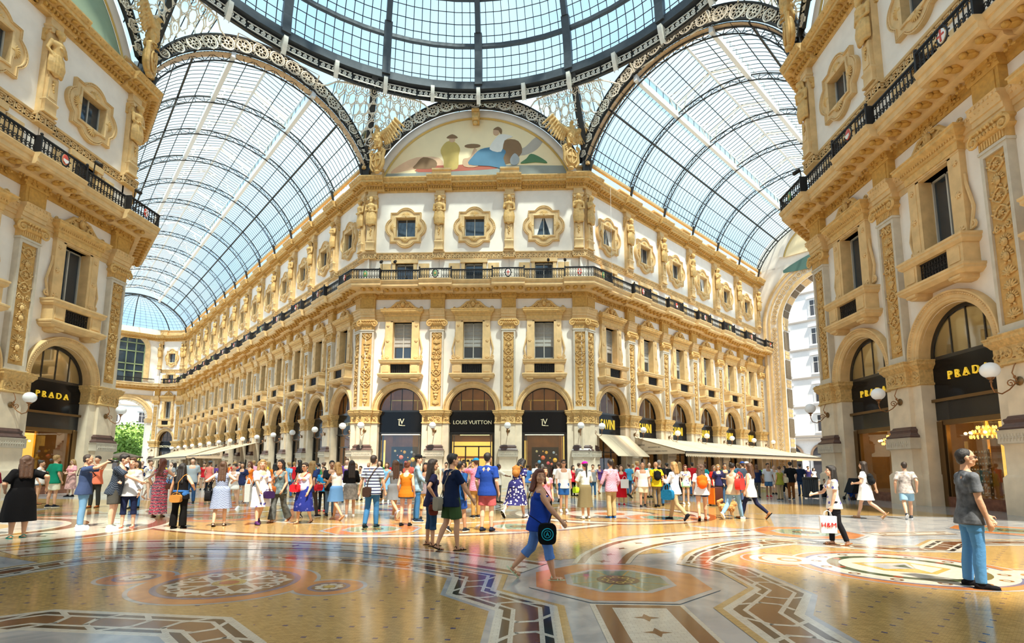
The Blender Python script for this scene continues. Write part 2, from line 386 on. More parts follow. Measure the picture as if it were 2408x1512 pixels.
# ------------------------------------------------------------------ window with pediment (tall, upper floor of the ground storey)
def make_aedicule(blind):
    t = thing('pedimented_window', 'x', 'window')
    k = MB()                                             # stone surround
    for s in (1,-1):
        k.box(min(s*.78,s*.95), max(s*.78,s*.95), .1, .8, 9.85, 13.2)
        k.box(min(s*.95,s*1.38), max(s*.95,s*1.38), .08, .34, 9.9, 13.2)
        for z, r in ((11.5,.15),(10.15,.17),(12.75,.13)):
            rosette(k, s*1.165, z, r, .06, 6, .035)
        k.tube([(s*(1.38+.26*max(0,1-abs(q-3)/4)), .2, 10.05+q*.27) for q in range(9)], .06, 6)
        k.tube(spiral(s*1.52, 10.2, .17, 1.2, pi/2, -s, 10, .1, .2), .05, 5)
    k.box(-.95,.95,.1,.8,13.06,13.25); k.box(-1.4,1.4,.06,.5,13.12,13.35)
    k.build('stone_surround', M['trim'], t)
    k = MB()
    k.sqlathe([(0,13.2),(.02,13.5),(.06,13.52),(.1,13.6),(.1,13.68),(.26,13.8),(.3,13.84),(.3,13.95),(.34,13.98),(.34,14.03),(0,14.06)], -1.42,1.42,.02,WY+.05)
    for i in range(23): k.box(-1.5+i*.13,-1.44+i*.13,-.13,0,13.62,13.71)
    for s in (1,-1):
        P = [(s*x, .12, z) for x, z in ((1.62,14.15),(1.3,14.13),(1.0,14.22),(.75,14.42),(.5,14.66),(.3,14.72))]
        k.tube(P, [.06,.08,.09,.1,.1,.06], 6)
        k.tube(spiral(s*1.5,14.2,.13,1,0,s,8,.2,.12), .05, 5); k.tube(spiral(s*.62,14.33,.2,1.2,pi/2,s,10,.2,.1), .055, 5)
        leaf(k, s*.95, 14.12, pi/2+s*.6, .3, .12, .1, .06); leaf(k, s*.35, 14.12, pi/2-s*.3, .4, .16, .1, .07)
    k.prism([(-1.3,14.05),(1.3,14.05),(.5,14.5),(.25,14.75),(-.25,14.75),(-.5,14.5)], .16, WY)
    k.ell((0,.06,14.5), (.17,.14,.24), 8, 6)
    for i in range(9): leaf(k, .15*cos(pi*i/8), 14.62+.12*sin(pi*i/8), pi*i/8, .24, .1, .08, .06)
    k.ell((0,-.06,14.48), (.04,.06,.07), 6, 4)
    k.build('pediment', M['gold'], t)
    k = MB()
    k.sqlathe([(0,9.55),(.05,9.6),(.1,9.66),(.1,9.76),(.14,9.8),(.14,9.88),(0,9.9)], -1.6,1.6,-.3,WY+.02)
    for s in (1,-1):
        a, b = sorted((s*.8,s*1.55)); k.box(a,b,-.28,WY,8.75,9.58); a, b = sorted((s*.9,s*1.42)); k.box(a,b,-.31,-.28,8.9,9.45)
    k.sqlathe([(0,8.42),(.1,8.5),(.16,8.55),(.16,8.62),(.2,8.66),(.2,8.74),(.05,8.8),(0,8.81)], -1.58,1.58,-.3,WY+.02)
    k.build('balcony_parapet', M['trim'], t)
    for s in (1,-1):
        k = MB(); k.prism([(s*1.15-.28,8.46),(s*1.15-.26,8.28),(s*1.15-.14,8.2),(s*1.15+.14,8.2),(s*1.15+.26,8.28),(s*1.15+.28,8.46)], -.25, WY)
        k.tube([(s*1.15-.27,-.3,8.36),(s*1.15+.27,-.3,8.36)], .08, 8); k.build('bracket', M['trim'], t)
    k = MB()
    for i in range(11):
        x = -.75+i*.15; k.box(x-.012,x+.012,-.14,-.11,8.82,9.56)
    for j in range(3):
        for i in range(10): k.tube([(-.675+i*.15+.06*cos(2*pi*q/6), -.13, 8.95+j*.23+.09*sin(2*pi*q/6)) for q in range(6)], .014, 4, True)
    k.box(-.8,.8,-.14,-.11,8.8,8.84); k.box(-.8,.8,-.14,-.11,9.5,9.56)
    k.build('iron_grille', M['iron'], t)
    k = MB(); k.box(-.8,.8,.0,.02,8.8,9.58); k.build('parapet_backing', M['dark'], t)
    k = MB()
    for x in (-.76,0,.76): k.box(x-.035,x+.035,.62,.7,9.88,13.05)
    for z in (9.9,10.15,13.02): k.box(-.78,.78,.62,.7,z-.03,z+.03)
    k.tube([(-.7,.3,10.1),(.7,.3,10.1)], .02, 5)
    k.build('sash', M['wframe'], t)
    k = MB(); k.box(-.78,.78,.7,.72,9.86,13.06); k.build('window_glass', M['wpane'] , t)
    if blind:
        k = MB()
        for sx in (-1,1):
            for j in range(6):
                z = 13.0-j*.32; a, b = sorted((sx*.04,sx*.73)); k.add([(a,.69,z),(b,.69,z),(b,.65,z-.28),(a,.65,z-.28),(b,.69,z-.34),(a,.69,z-.34)], [(0,1,2,3),(3,2,4,5)])
        k.build('roman_blind', M['blind'], t)
    return t
# ------------------------------------------------------------------ square window in a quatrefoil frame
def make_quatrefoil(curtain):
    t = thing('quatrefoil_window', 'x', 'window'); k = MB(); zc = 21.08; n = 96
    def ro(a):
        c, s = abs(cos(a)), abs(sin(a)); best = 1.3/max(c,s)
        if 1: # lobe of radius .84 centred .9 along each axis
            u, v = (c, s) if c > s else (s, c)
            d = .9*u; disc = .84**2-(.9*v)**2
            if disc > 0: best = max(best, d+sqrt(disc))
        return best
    def ri(a): return .82/max(abs(cos(a)),abs(sin(a)))
    lev = [(1.0,WY),(1.0,.14),(.975,.1),(.93,.1),(.91,.15),(.86,.15),(.84,.1),(.79,.1),(.77,.17),(.3,.17),(.27,.1),(.1,.08),(.0,.12),(.0,.6)]
    for i in range(n):
        a = 2*pi*i/n+.001
        for f, y in lev:
            r = ri(a)+(ro(a)-ri(a))*f if f < 1 else ro(a); k.v.append((r*cos(a), y, zc+r*sin(a)))
    L = len(lev)
    for i in range(n):
        for j in range(L-1): k.f.append((i*L+j, i*L+j+1, ((i+1)%n)*L+j+1, ((i+1)%n)*L+j)); k.m.append(0)
    for i in range(64):
        a = 2*pi*(i+.5)/64; r = ri(a)+(ro(a)-ri(a))*.885; k.ell((r*cos(a),.14,zc+r*sin(a)), (.035,.03,.035), 5, 4)
    k.build('stone_frame', M['trim'], t)
    for q in range(4):
        k = MB(); a0 = q*pi/2
        cx, cz = .93*cos(a0), zc+.93*sin(a0)
        for i in range(9): leaf(k, cx, cz, a0-pi*.45+pi*.9*i/8, .42, .1, .13, .05)
        k.ell((cx,.12,cz), (.1,.06,.1), 8, 5); k.build('shell_ornament', M['gold'], t)
    k = MB()
    for x in (-.78,0,.78): k.box(x-.03,x+.03,.5,.56,zc-.88,zc+.88)
    for z in (-.86,.86): k.box(-.8,.8,.5,.56,zc+z-.03,zc+z+.03)
    k.build('sash', M['wframe'], t)
    k = MB(); k.box(-.82,.82,.56,.58,zc-.9,zc+.9); k.build('window_glass', M['wpane'], t)
    if curtain:
        for s in (1,-1):
            k = MB(); k.add([(s*.76,.545,zc+.84),(s*.08,.545,zc+.84),(s*.3,.545,zc+.2),(s*.62,.545,zc-.84),(s*.76,.545,zc-.84)], [(0,1,2,3,4)])
            for i in range(4): k.tube([(s*(.15+.15*i),.54,zc+.84),(s*(.45+.08*i),.54,zc+.1),(s*(.64+.03*i),.54,zc-.84)], .025, 4)
            k.build('curtain', M['curtain'], t)
    return t
def make_mezz():
    t = thing('low_window', 'x', 'window'); k = MB()
    for s in (1,-1):
        a, b = sorted((s*.74,s*1.02)); k.box(a,b,.18,.6,16.12,18.05)
        a, b = sorted((s*1.16,s*2.05)); 
        k.prism([(a,16.2),(b,16.2),(b,18.0),(a,18.0)], .24, WY); k.box(a+.12,b-.12,.2,.24,16.3,17.88)
    k.box(-1.1,1.1,.12,.6,18.0,18.3)
    k.build('stone_surround', M['trim'], t)
    k = MB()
    for x in (-.7,0,.7): k.box(x-.03,x+.03,.5,.56,16.12,18.0)
    k.box(-.73,.73,.5,.56,17.9,18.0); k.build('sash', M['wframe'], t)
    k = MB(); k.box(-.74,.74,.56,.58,16.1,18.02); k.build('window_glass', M['wpane'], t)
    return t
# ------------------------------------------------------------------ pilaster, floor to cornice
def make_pilaster(seed, plain=False):
    t = thing('pilaster', 'x', 'pilaster')
    k = MB(); k.sqlathe([(.09,0),(.09,1.18),(.03,1.26),(0,1.3),(0,2.2),(.05,2.27)], -.66,.66,-.16,WY)
    k.build('pedestal', M['pier'], t)
    k = MB(); k.sqlathe([(.08,2.27),(.11,2.3),(.11,2.66),(.15,2.73),(0,2.75)], -.66,.66,-.16,WY)
    for i in range(11): rosette(k, -.6+i*.12, 2.48, .05, -.28, 5, .02)
    for i in range(12): k.box(-.68+i*.12,-.64+i*.12,-.29,-.26,2.36,2.6)
    k.build('carved_band', M['grey'], t)
    k = MB(); k.sqlathe([(.2,2.74),(.22,2.8),(.18,2.86),(.14,2.87),(.09,2.95),(.1,3.0),(.12,3.05),(.1,3.1),(.05,3.12),(.02,3.19)], -.54,.54,-.02,WY)
    k.build('base', M['purple'], t)
    k = MB(); k.box(-.54,.54,0,WY,3.19,4.87); k.build('lower_shaft', M['pier'], t)
    k = MB()
    for s in (1,-1):
        a, b = sorted((s*.54,s*1.06)); k.box(a,b,.16,.86,1.25,4.87); a, b = sorted((s*.6,s*1.1)); k.box(a,b,.12,.86,0,1.25)
    k.build('jamb', M['pier'], t)
    k = MB(); k.sqlathe([(0,4.85),(.05,4.88),(.05,4.94),(0,4.97),(0,5.5),(.04,5.53),(.09,5.62),(.16,5.7),(.16,5.8),(.2,5.85),(.2,5.89),(0,5.92)], -1.06,1.06,.14,.86)
    k.sqlathe([(0,4.85),(.05,4.88),(.05,4.94),(0,4.97),(0,5.5),(.04,5.53),(.09,5.62),(.16,5.7),(.16,5.8),(.2,5.85),(.2,5.89),(0,5.92)], -.56,.56,-.06,WY)
    k.merge(scrollstrip(1.05,.5,seed,2), Matrix.Translation((0,-.08,4.98)))
    for s in (1,-1): k.merge(scrollstrip(.42,.5,seed+3,1), Matrix.Translation((s*.83,.12,4.98)))
    k.build('impost', M['relief'], t)
    k = MB()
    for s in (1,-1): a, b = sorted((s*.41,s*.54)); k.box(a,b,0,WY,5.92,12.38)
    k.box(-.41,.41,0,WY,5.92,6.2); k.box(-.41,.41,0,WY,12.15,12.38); k.box(-.58,.58,-.04,WY,5.92,6.0); k.box(-.58,.58,-.04,WY,12.3,12.4)
    k.build('shaft_frame', M['grey'], t)
    k = MB(); k.box(-.41,.41,.09,.2,6.2,12.15); k.mi = 1; k.merge(arabesque(.74,5.9,seed), Matrix.Translation((0,.06,6.22)), 1)
    k.build('relief_panel', [M['rback'], M['relief']], t)
    k = MB(); k.box(-.54,.54,0,WY,12.4,12.75)
    for i in range(10): k.box(-.5+i*.105,-.44+i*.105,-.03,0,12.44,12.7)
    k.sqlathe([(0,12.74),(.08,12.8),(.12,12.86),(.05,12.95),(.05,13.05),(.14,13.1),(.14,13.2),(0,13.22)], -.54,.54,-.02,WY)
    for s in (1,-1):
        k.tube(spiral(s*.6,12.86,.25,1.6,pi/2,-s,18,.1,-.1), .06, 6); k.ell((s*.6,-.12,12.86), .07, 6, 4)
    for i in range(6): k.ell((-.36+i*.145,-.15,12.9), (.05,.06,.08), 6, 5)
    for i in range(5): leaf(k, -.3+i*.15, 13.0, pi/2, .18, .09, -.15, .05)
    k.build('capital', M['gold'], t)
    k = MB(); k.box(-.56,.56,0,WY,14.08,15.02); k.box(-.42,.42,-.03,.01,14.2,14.92); k.build('entablature_block', M['deep'], t)
    return t
# ------------------------------------------------------------------ globe lamp on a scrolled bracket
def make_lamp(n=1):
    t = thing('globe_lamp', 'x', 'lamp')
    k = MB(); k.lathe([(.0,0),(.13,.0),(.15,.03),(.1,.06),(.05,.09),(0,.1)], 12); 
    for i in range(len(k.v)): x, y, z = k.v[i]; k.v[i] = (x, -z, y+4.28)
    k.build('wall_rosette', M['bronze'], t)
    k = MB()
    k.tube([(0,0,4.28),(0,-.15,4.2),(0,-.35,4.0),(0,-.6,3.86),(0,-.82,3.92),(0,-.9,4.1),(0,-.9,4.28)], .022, 6)
    k.tube([(0,p[0]-.3,p[2]+4.2) for p in spiral(0,0,.14,1.4,0,1,12)], .018, 5)
    k.tube([(0,-.1,4.3),(0,-.22,4.55),(0,-.12,4.8),(0,.02,4.95),(0,-.06,5.08),(0,-.14,5.05)], .018, 6)
    k.tube([(0,p[0]-.14,p[2]+4.42) for p in spiral(0,0,.08,1.2,0,-1,8)], .015, 5)
    k.lathe([(.02,0),(.05,.03),(.03,.08),(.1,.14),(.12,.17),(.1,.18)], 10, (0,-.9,4.22)); k.build('bracket', M['copper'], t)
    k = MB(); k.ell((0,-.9,4.63), (.265,.265,.255), 20, 14); k.build('globe', M['opal'], t, ang=80)
    return t
# ------------------------------------------------------------------ balcony railing
def railing_mesh(L, crest):
    k = MB(); n = max(3, int(L/.19)); st = L/n
    for i in range(n+1):
        x = -L/2+st*i
        if crest and abs(x) < .32: continue
        k.bar((x,0,.06),(x,0,.74), .032); k.ell((x,0,.4), (.03,.03,.06), 5, 4)
        if i < n and not (crest and abs(x+st/2) < .3):
            k.tube([(x+st/2+.065*cos(2*pi*q/7), 0, .68+.065*sin(2*pi*q/7)) for q in range(7)], .02, 4, True)
            k.tube([(x+st/2+.07*cos(a), 0, .15+.07*sin(a)) for a in (-.4,.6,1.6,2.6,3.5)], .022, 4)
            k.tube([(x+st/2-.06*cos(a), 0, .28+.06*sin(a)) for a in (-.4,.8,2,3,4)], .02, 4)
    k.box(-L/2,L/2,-.03,.03,.02,.06); k.box(-L/2,L/2,-.03,.03,.74,.78)
    return k
def make_rail(L, crest, end=.28):
    t = thing('balcony_railing', 'x', 'railing')
    railing_mesh(L, crest).build('baluster_panel', M['iron'], t)
    k = MB(); k.box(-L/2,L/2,-.05,.05,.78,.84)
    k.build('handrail', M['iron'], t)
    if crest:
        for s in (1,-1):
            k = MB(); k.box(s*L/2-.04,s*L/2+.04,-.05,.3,0,.86); k.ell((s*L/2,-.0,.93), .07, 8, 6); k.build('post', M['iron'], t)
        k = MB()
        for r in (.3,.26): k.tube([(r*.8*cos(2*pi*q/16), -.02, .42+r*1.15*sin(2*pi*q/16)) for q in range(16)], .022, 5, True)
        for i in range(10): leaf(k, .24*cos(2*pi*i/10), .42+.33*sin(2*pi*i/10), 2*pi*i/10, .1, .06, -.02, .03)
        k.build('wreath', M['iron'], t)
    return t
CREST = [mat('crest_red_enamel', (.55,.06,.03), .4), mat('crest_white_enamel', (.8,.78,.74), .4), mat('crest_green_enamel', (.1,.25,.1), .4), mat('crest_blue_enamel', (.08,.14,.35), .4)]
def crest(kind, parent):
    k = MB(); k.ell((0,-.05,.42), (.17,.035,.26), 16, 8); k.mi = 1
    if kind == 0: k.box(-.03,.03,-.1,-.07,.2,.64); k.box(-.14,.14,-.1,-.07,.4,.46); ms = [CREST[0],CREST[1]]
    elif kind == 1: k.box(-.03,.03,-.1,-.07,.2,.64); k.box(-.14,.14,-.1,-.07,.4,.46); ms = [CREST[1],CREST[0]]
    elif kind == 2: k.ell((0,-.08,.42), (.08,.03,.12), 8, 6); ms = [CREST[2],M['gold']]
    else: k.prism([(-.14,.42),(.14,.42),(.12,.3),(0,.2),(-.12,.3)], -.095, -.06); ms = [CREST[0],CREST[1]]
    return k.build('enamel_crest', ms, parent)
# ------------------------------------------------------------------ swept cornices along the chain of facades
INTO = {'NE': V((0,1)), 'N': V((S7,S7)), 'E': V((-S7,S7)), 'NW': V((-1,0)), 'SE': V((1,0)), 'CH': V((0,1)), 'EN': V((-S7,S7))}
def P_(face, t, off):
    p, r = on(face, t); i = INTO[face]; return (p.x+i.x*off, p.y+i.y*off, -i.x, -i.y)
def bend(p, f1, f2, off=0):
    n = -(INTO[f1]+INTO[f2]); n = n*(2/n.length_squared); return (p.x-n.x*off, p.y-n.y*off, n.x, n.y)
def sweepN(path, prof, name, m, kind='structure', closed=True, obj=True, mi=None):
    k = MB(); n = len(path); c = len(prof)
    for x, y, nx, ny in path:
        for o, z in prof: k.v.append((x+nx*o, y+ny*o, z))
    for i in range(n-1):
        for j in range(c-1): k.f.append((i*c+j, (i+1)*c+j, (i+1)*c+j+1, i*c+j+1)); k.m.append(0)
    k.f.append(tuple(range(c))); k.m.append(0); k.f.append(tuple(range((n-1)*c, n*c))[::-1]); k.m.append(0)
    return k
def chain(bh, off):
    P = [P_('EN', 9.5, off), P_('EN', .6, off), bend(eW, 'EN', 'CH', .0)]
    P += [P_('CH', 4.7-bh*.8, 0), P_('CH', 4.7-bh*.8, off), P_('CH', .5+bh*.8, off), P_('CH', .5+bh*.8, 0), bend(endN, 'CH', 'N')]
    P = P[:3]+[P_('CH', 4.7-bh*.8, 0), P_('CH', 4.7-bh*.8, off), P_('CH', .5+bh*.8, off), P_('CH', .5+bh*.8, 0), bend(endN,'CH','N')]
    for k in range(13, 0, -1):
        t = HPN+BN*k
        if k < 13: P += [P_('N', t+bh, off), P_('N', t+bh, 0)]
        P += [P_('N', t-bh, 0), P_('N', t-bh, off)]
    P += [P_('N', .56+bh, off), P_('N', .56+bh, 0), bend(bL, 'N', 'NE'), P_('NE', -8.51+bh, 0), P_('NE', -8.51+bh, off)]
    for t in (-2.865, 2.865): P += [P_('NE', t-bh, off), P_('NE', t-bh, 0), P_('NE', t+bh, 0), P_('NE', t+bh, off)]
    P += [P_('NE', 8.51-bh, off), P_('NE', 8.51-bh, 0), bend(bR, 'NE', 'E'), P_('E', .56+bh, 0), P_('E', .56+bh, off)]
    for k in range(1, 7):
        t = HPE+BE*k; P += [P_('E', t-bh, off), P_('E', t-bh, 0), P_('E', t+bh, 0), P_('E', t+bh, off)]
    P.append(P_('E', HPE+BE*6+1.35, off)); return P
def side_chain(face, bh, off):
    sg = 1 if face == 'NW' else -1     # NW runs towards +y (bend last), SE starts at the bend
    P = []
    for k in range(3, -1, -1):
        t = .59+BW*k
        if k == 0: P += [P_(face, t+bh, off), P_(face, t+bh, 0)]
        else: P += [P_(face, t+bh, off), P_(face, t+bh, 0), P_(face, t-bh, 0), P_(face, t-bh, off)]
    if face == 'NW':
        q = cNW+dN*6; i = -dE; nb = -(INTO['NW']+V((-S7,-S7))); nb = nb*(2/nb.length_squared)
        P += [(cNW.x,cNW.y,nb.x,nb.y), (q.x,q.y,S7,S7)]
        P.insert(0, P_(face, .59+BW*3+2, off))
    else:
        q = cSE+dE*6; nb = -(INTO['SE']+V((S7,-S7))); nb = nb*(2/nb.length_squared)
        P += [(cSE.x,cSE.y,nb.x,nb.y), (q.x,q.y,-S7,S7)]
        P.insert(0, P_(face, .59+BW*3+2, off)); P = P[::-1]
    return P
PROF = {
 'architrave': [(-.4,13.15),(0,13.15),(.0,13.4),(.05,13.42),(.05,13.62),(.1,13.64),(.12,13.8),(.2,13.92),(.2,14.02),(.24,14.08),(-.4,14.1)],
 'frieze': [(-.4,14.98),(.02,14.98),(.06,15.05),(.06,15.18),(.1,15.2),(.1,15.32),(.18,15.36),(-.4,15.36)],
 'slab': [(-.4,15.36),(.3,15.36),(.42,15.42),(.45,15.55),(1.12,15.6),(1.16,15.68),(1.2,15.7),(1.2,15.92),(1.26,15.95),(1.3,16.05),(1.33,16.1),(1.33,16.16),(-.4,16.16)],
 'key': [(-.4,18.35),(.03,18.35),(.06,18.38),(.06,18.42),(.0,18.44),(.0,18.82),(.06,18.84),(.09,18.9),(.09,18.95),(-.4,18.97)],
 'string': [(-.4,22.88),(-.2,22.88),(-.17,22.92),(-.2,22.95),(-.2,23.2),(-.14,23.24),(-.1,23.32),(-.08,23.42),(-.08,23.5),(-.4,23.52)],
 'cornice': [(-.4,24.2),(.02,24.2),(.05,24.28),(.1,24.3),(.1,24.5),(.28,24.54),(.3,24.62),(.66,24.68),(.66,24.86),(.72,24.88),(.8,24.98),(.86,25.08),(.86,25.16),(-.4,25.2)],
 'attic': [(-1.2,25.16),(-.35,25.16),(-.35,25.4),(-.42,25.44),(-.42,26.15),(-.36,26.18),(-.3,26.25),(-.3,26.38),(-1.2,26.4)]}
def along(path, step, fn, minlen=.25):
    for a, b in zip(path[:-1], path[1:]):
        A = V(a[:2]); B = V(b[:2]); L = (B-A).length
        if L < minlen: continue
        d = (B-A)/L; n = max(1, int(L/step)); r = atan2(d.y, d.x)
        nf = V((d.y,-d.x))
        for i in range(n):
            q = A+d*(L*(i+.5)/n); fn(q, nf, r, i)
def orn(path):
    """repeating carved ornament of the cornices, one mesh"""
    k = MB(); g = MB(); c = MB(); kk = MB()
    def dent(q, n, r, i):
        k.T = Matrix.Translation((q.x,q.y,0)) @ Matrix.Rotation(r,4,'Z'); k.box(-.055,.055,-.25,-.08,24.33,24.49); k.T = None
    def modil(q, n, r, i):   # leaf modillions below the upper cornice
        c.T = Matrix.Translation((q.x,q.y,0)) @ Matrix.Rotation(r,4,'Z'); c.ell((0,-.47,24.6), (.13,.17,.08), 6, 4); c.ell((0,-.8,25.0), (.05,.05,.06), 4, 4); c.T = None
    def corb(q, n, r, i):    # big leaf modillions below the balcony slab
        g.T = Matrix.Translation((q.x,q.y,0)) @ Matrix.Rotation(r,4,'Z')
        g.ell((0,-.62,15.52), (.17,.22,.1), 7, 5); g.ell((0,-.9,15.5), (.12,.14,.12), 7, 5); g.ell((-.14,-.75,15.56), (.07,.16,.06), 5, 4); g.ell((.14,-.75,15.56), (.07,.16,.06), 5, 4)
        g.box(-.03,.03,-.16,-.05,15.22,15.33); g.box(.13,.19,-.16,-.05,15.22,15.33); g.ell((.27,-.1,15.12), (.07,.06,.06), 5, 4); g.ell((0,-.1,15.12), (.07,.06,.06), 5, 4); g.T = None
    along(path(1.0,.3), .2, dent); along(path(1.0,.3), .36, modil); along(path(1.3,.3), .55, corb)
    def key(q, n, r, i):
        kk.T = Matrix.Translation((q.x,q.y,0)) @ Matrix.Rotation(r,4,'Z')
        y0, y1 = -.05, .02
        for a in ((-.19,.15,18.73,18.78),(-.19,-.14,18.48,18.78),(-.19,.06,18.48,18.53),(.01,.06,18.48,18.66),(-.09,.06,18.61,18.66),(.13,.18,18.48,18.78)): kk.box(a[0],a[1],y0,y1,a[2],a[3])
        kk.T = None
    along(path(.46,.3), .4, key)
    s = MB()
    def st(q, n, r, i):
        s.T = Matrix.Translation((q.x,q.y,0)) @ Matrix.Rotation(r,4,'Z'); s.ell((0,.17,23.07), (.07,.04,.09), 5, 4); s.ell((.15,.17,23.07), (.03,.03,.07), 4, 4); s.ell((0,.1,23.38), (.06,.04,.04), 4, 4); s.ell((.15,.1,23.38), (.06,.04,.04), 4, 4); s.T = None
    along(path(.45,.3), .3, st)
    a = MB()
    def ar(q, n, r, i):
        a.T = Matrix.Translation((q.x,q.y,0)) @ Matrix.Rotation(r,4,'Z'); a.ell((0,-.13,13.85), (.045,.04,.05), 5, 4); a.box(.06,.12,-.24,-.14,13.94,14.02); a.T = None
    along(path(.6,.3), .17, ar)
    return [('cornice_dentils',k,'deep'),('leaf_modillions',c,'deep'),('balcony_modillions',g,'deep'),('key_pattern',kk,'trim'),('string_ornament',s,'gold'),('architrave_beads',a,'trim')]
BHS = {'architrave': .6, 'frieze': .62, 'slab': 1.3, 'key': .46, 'string': .45, 'cornice': 1.0, 'attic': .8}
SIDE = {'centre': lambda b, o: chain(b, o) if b in (.6,.62,1.3,1.0,.8) else chain(b, o)[3:], 'left': lambda b, o: side_chain('NW', b, o), 'right': lambda b, o: side_chain('SE', b, o)}
for nm, fn in SIDE.items():
    for pn, prof in PROF.items():
        mt = {'architrave':'trim','frieze':'deep','slab':'trim','key':'trim','string':'gold','cornice':'gold','attic':'trim'}[pn]
        o = sweepN(fn(BHS[pn], .3), prof, '', None).build('trim_%s_%s' % (pn, nm), M[mt], ang=30); tag(o, kind='structure')
    for on_, k, mt in orn(fn):
        if on_ == 'leaf_modillions' or 1: tag(k.build('trim_%s_%s' % (on_, nm), M[mt]), kind='structure')
# ------------------------------------------------------------------ walls
for face, bays in BAY.items():
    k = MB()
    for t, w in bays:
        k.merge(wall_bay(w+.02), T2(face, t))
    if face in ('NE',):
        for t in (-8.78, 8.78): k.merge(MB().box(-.28,.28,WY,WY+.05,0,24.3), T2(face, t))
    if face == 'N': k.merge(MB().box(-.5,.5,WY,WY+.05,0,24.3), T2(face, .25)); k.merge(MB().box(-.5,.5,WY,WY+.05,0,24.3), T2(face, HPN+BN*13+.3))
    if face == 'E': k.merge(MB().box(-.5,.5,WY,WY+.05,0,24.3), T2(face, .25)); k.merge(MB().box(-1,1,WY,WY+.05,0,25.3), T2(face, HPE+BE*6+.8))
    if face in ('NW','SE'):
        k.merge(MB().box(-.4,.4,WY,WY+.05,0,24.3), T2(face, .3))
    if face == 'CH':
        k.merge(MB().box(-.25,.25,WY,WY+.05,0,24.3), T2(face, .2)); k.merge(MB().box(-.3,.3,WY,WY+.05,0,24.3), T2(face, 5.0))
    tag(k.build('wall_'+{'NE':'central_block','N':'left_arm','E':'right_arm','NW':'left_block','SE':'right_block','CH':'far_chamfer'}[face], M['wall'], smooth=False), kind='structure')
# dark mass behind the facades (rooms), upper floors
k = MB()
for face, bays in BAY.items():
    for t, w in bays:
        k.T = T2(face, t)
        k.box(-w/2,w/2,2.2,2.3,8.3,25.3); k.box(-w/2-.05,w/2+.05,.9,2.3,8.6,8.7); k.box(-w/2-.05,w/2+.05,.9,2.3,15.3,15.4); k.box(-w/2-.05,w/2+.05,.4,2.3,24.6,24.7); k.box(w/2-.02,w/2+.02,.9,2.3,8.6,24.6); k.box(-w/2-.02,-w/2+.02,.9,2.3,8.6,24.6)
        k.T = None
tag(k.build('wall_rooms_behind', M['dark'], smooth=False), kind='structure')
# ------------------------------------------------------------------ pilasters, windows, railings, lamps
pil = [make_pilaster(11+i) for i in range(4)]
aed = make_aedicule(True); aed2 = make_aedicule(False); qf = make_quatrefoil(False); qfc = make_quatrefoil(True); mez = make_mezz()
arcp = [(1.84,.86),(1.84,.2),(1.88,.14),(1.95,.14),(1.97,.1),(2.1,.1),(2.12,.06),(2.2,.06),(2.22,.02),(2.28,.02),(2.3,.08),(2.3,WY)]
av = thing('arch_moulding', 'x', 'arch')
k = ARC(arcp, 0, pi, 32, 0, 5.9); k.build('archivolt', M['trim'], av, ang=25)
k = MB()
for i in range(60):
    a = pi*(i+.5)/60; k.ell((2.16*cos(a),.05,5.9+2.16*sin(a)), (.04,.05,.04), 4, 4)
k.build('bead_ornament', M['trim'], av)
lamp = make_lamp()
railS = {}; RW = 1.9
for L in (BN-2*1.0, BE-2*1.0, BW-2*1.0, W0-2*1.0): pass
reg()
gl = lambda f: 'windows and pilasters '+WHERE[f]
count = 0
for face in PIL:
    for i, (t, sx) in enumerate(PIL[face]):
        p, r = on(face, t)
        place(pil[(i*3+len(face)+('NE','N','E','NW','SE','CH').index(face)) % 4], (p.x,p.y,0), r, (sx,1,1), 'carved pilaster on pedestal, '+place_name(face,i), 'carved pilasters '+WHERE[face])
    for i, (t, w) in enumerate(BAY[face]):
        p, r = on(face, t); s = (w/W0,1,1); pn = place_name(face,i)
        place(aed if face in ('NE','E') else aed2, (p.x,p.y,0), r, s, 'tall pedimented window, '+pn, 'pedimented windows '+WHERE[face])
        place(qfc if (face,i) in (('NE',2),('E',0),('E',3)) else qf, (p.x,p.y,0), r, s, 'square quatrefoil-framed window, '+pn, 'quatrefoil windows '+WHERE[face])
        place(mez, (p.x,p.y,0), r, s, 'low window behind railing, '+pn, 'low windows '+WHERE[face])
        place(av, (p.x,p.y,0), r, s, 'beaded stone arch moulding, '+pn, 'arch mouldings '+WHERE[face])
lampset = {'NE': [(-8.4,0),(-2.865,1),(2.865,2),(8.4,3)], 'N': [(HPN+BN*k,k) for k in range(1,14)], 'E': [(HPE+BE*k,k) for k in range(1,7)], 'NW': [(.59+BW*k,k) for k in range(3)], 'SE': [(.59+BW*k,k) for k in range(3)], 'CH': [(.5,0),(4.7,1)]}
lampset['N'].insert(0,(.56,0)); lampset['E'].insert(0,(.56,0))
for face, L in lampset.items():
    for t, i in L:
        p, r = on(face, t); place(lamp, (p.x,p.y,0), r, None, 'white globe wall lamp, '+place_name(face,i), 'globe lamps '+WHERE[face])
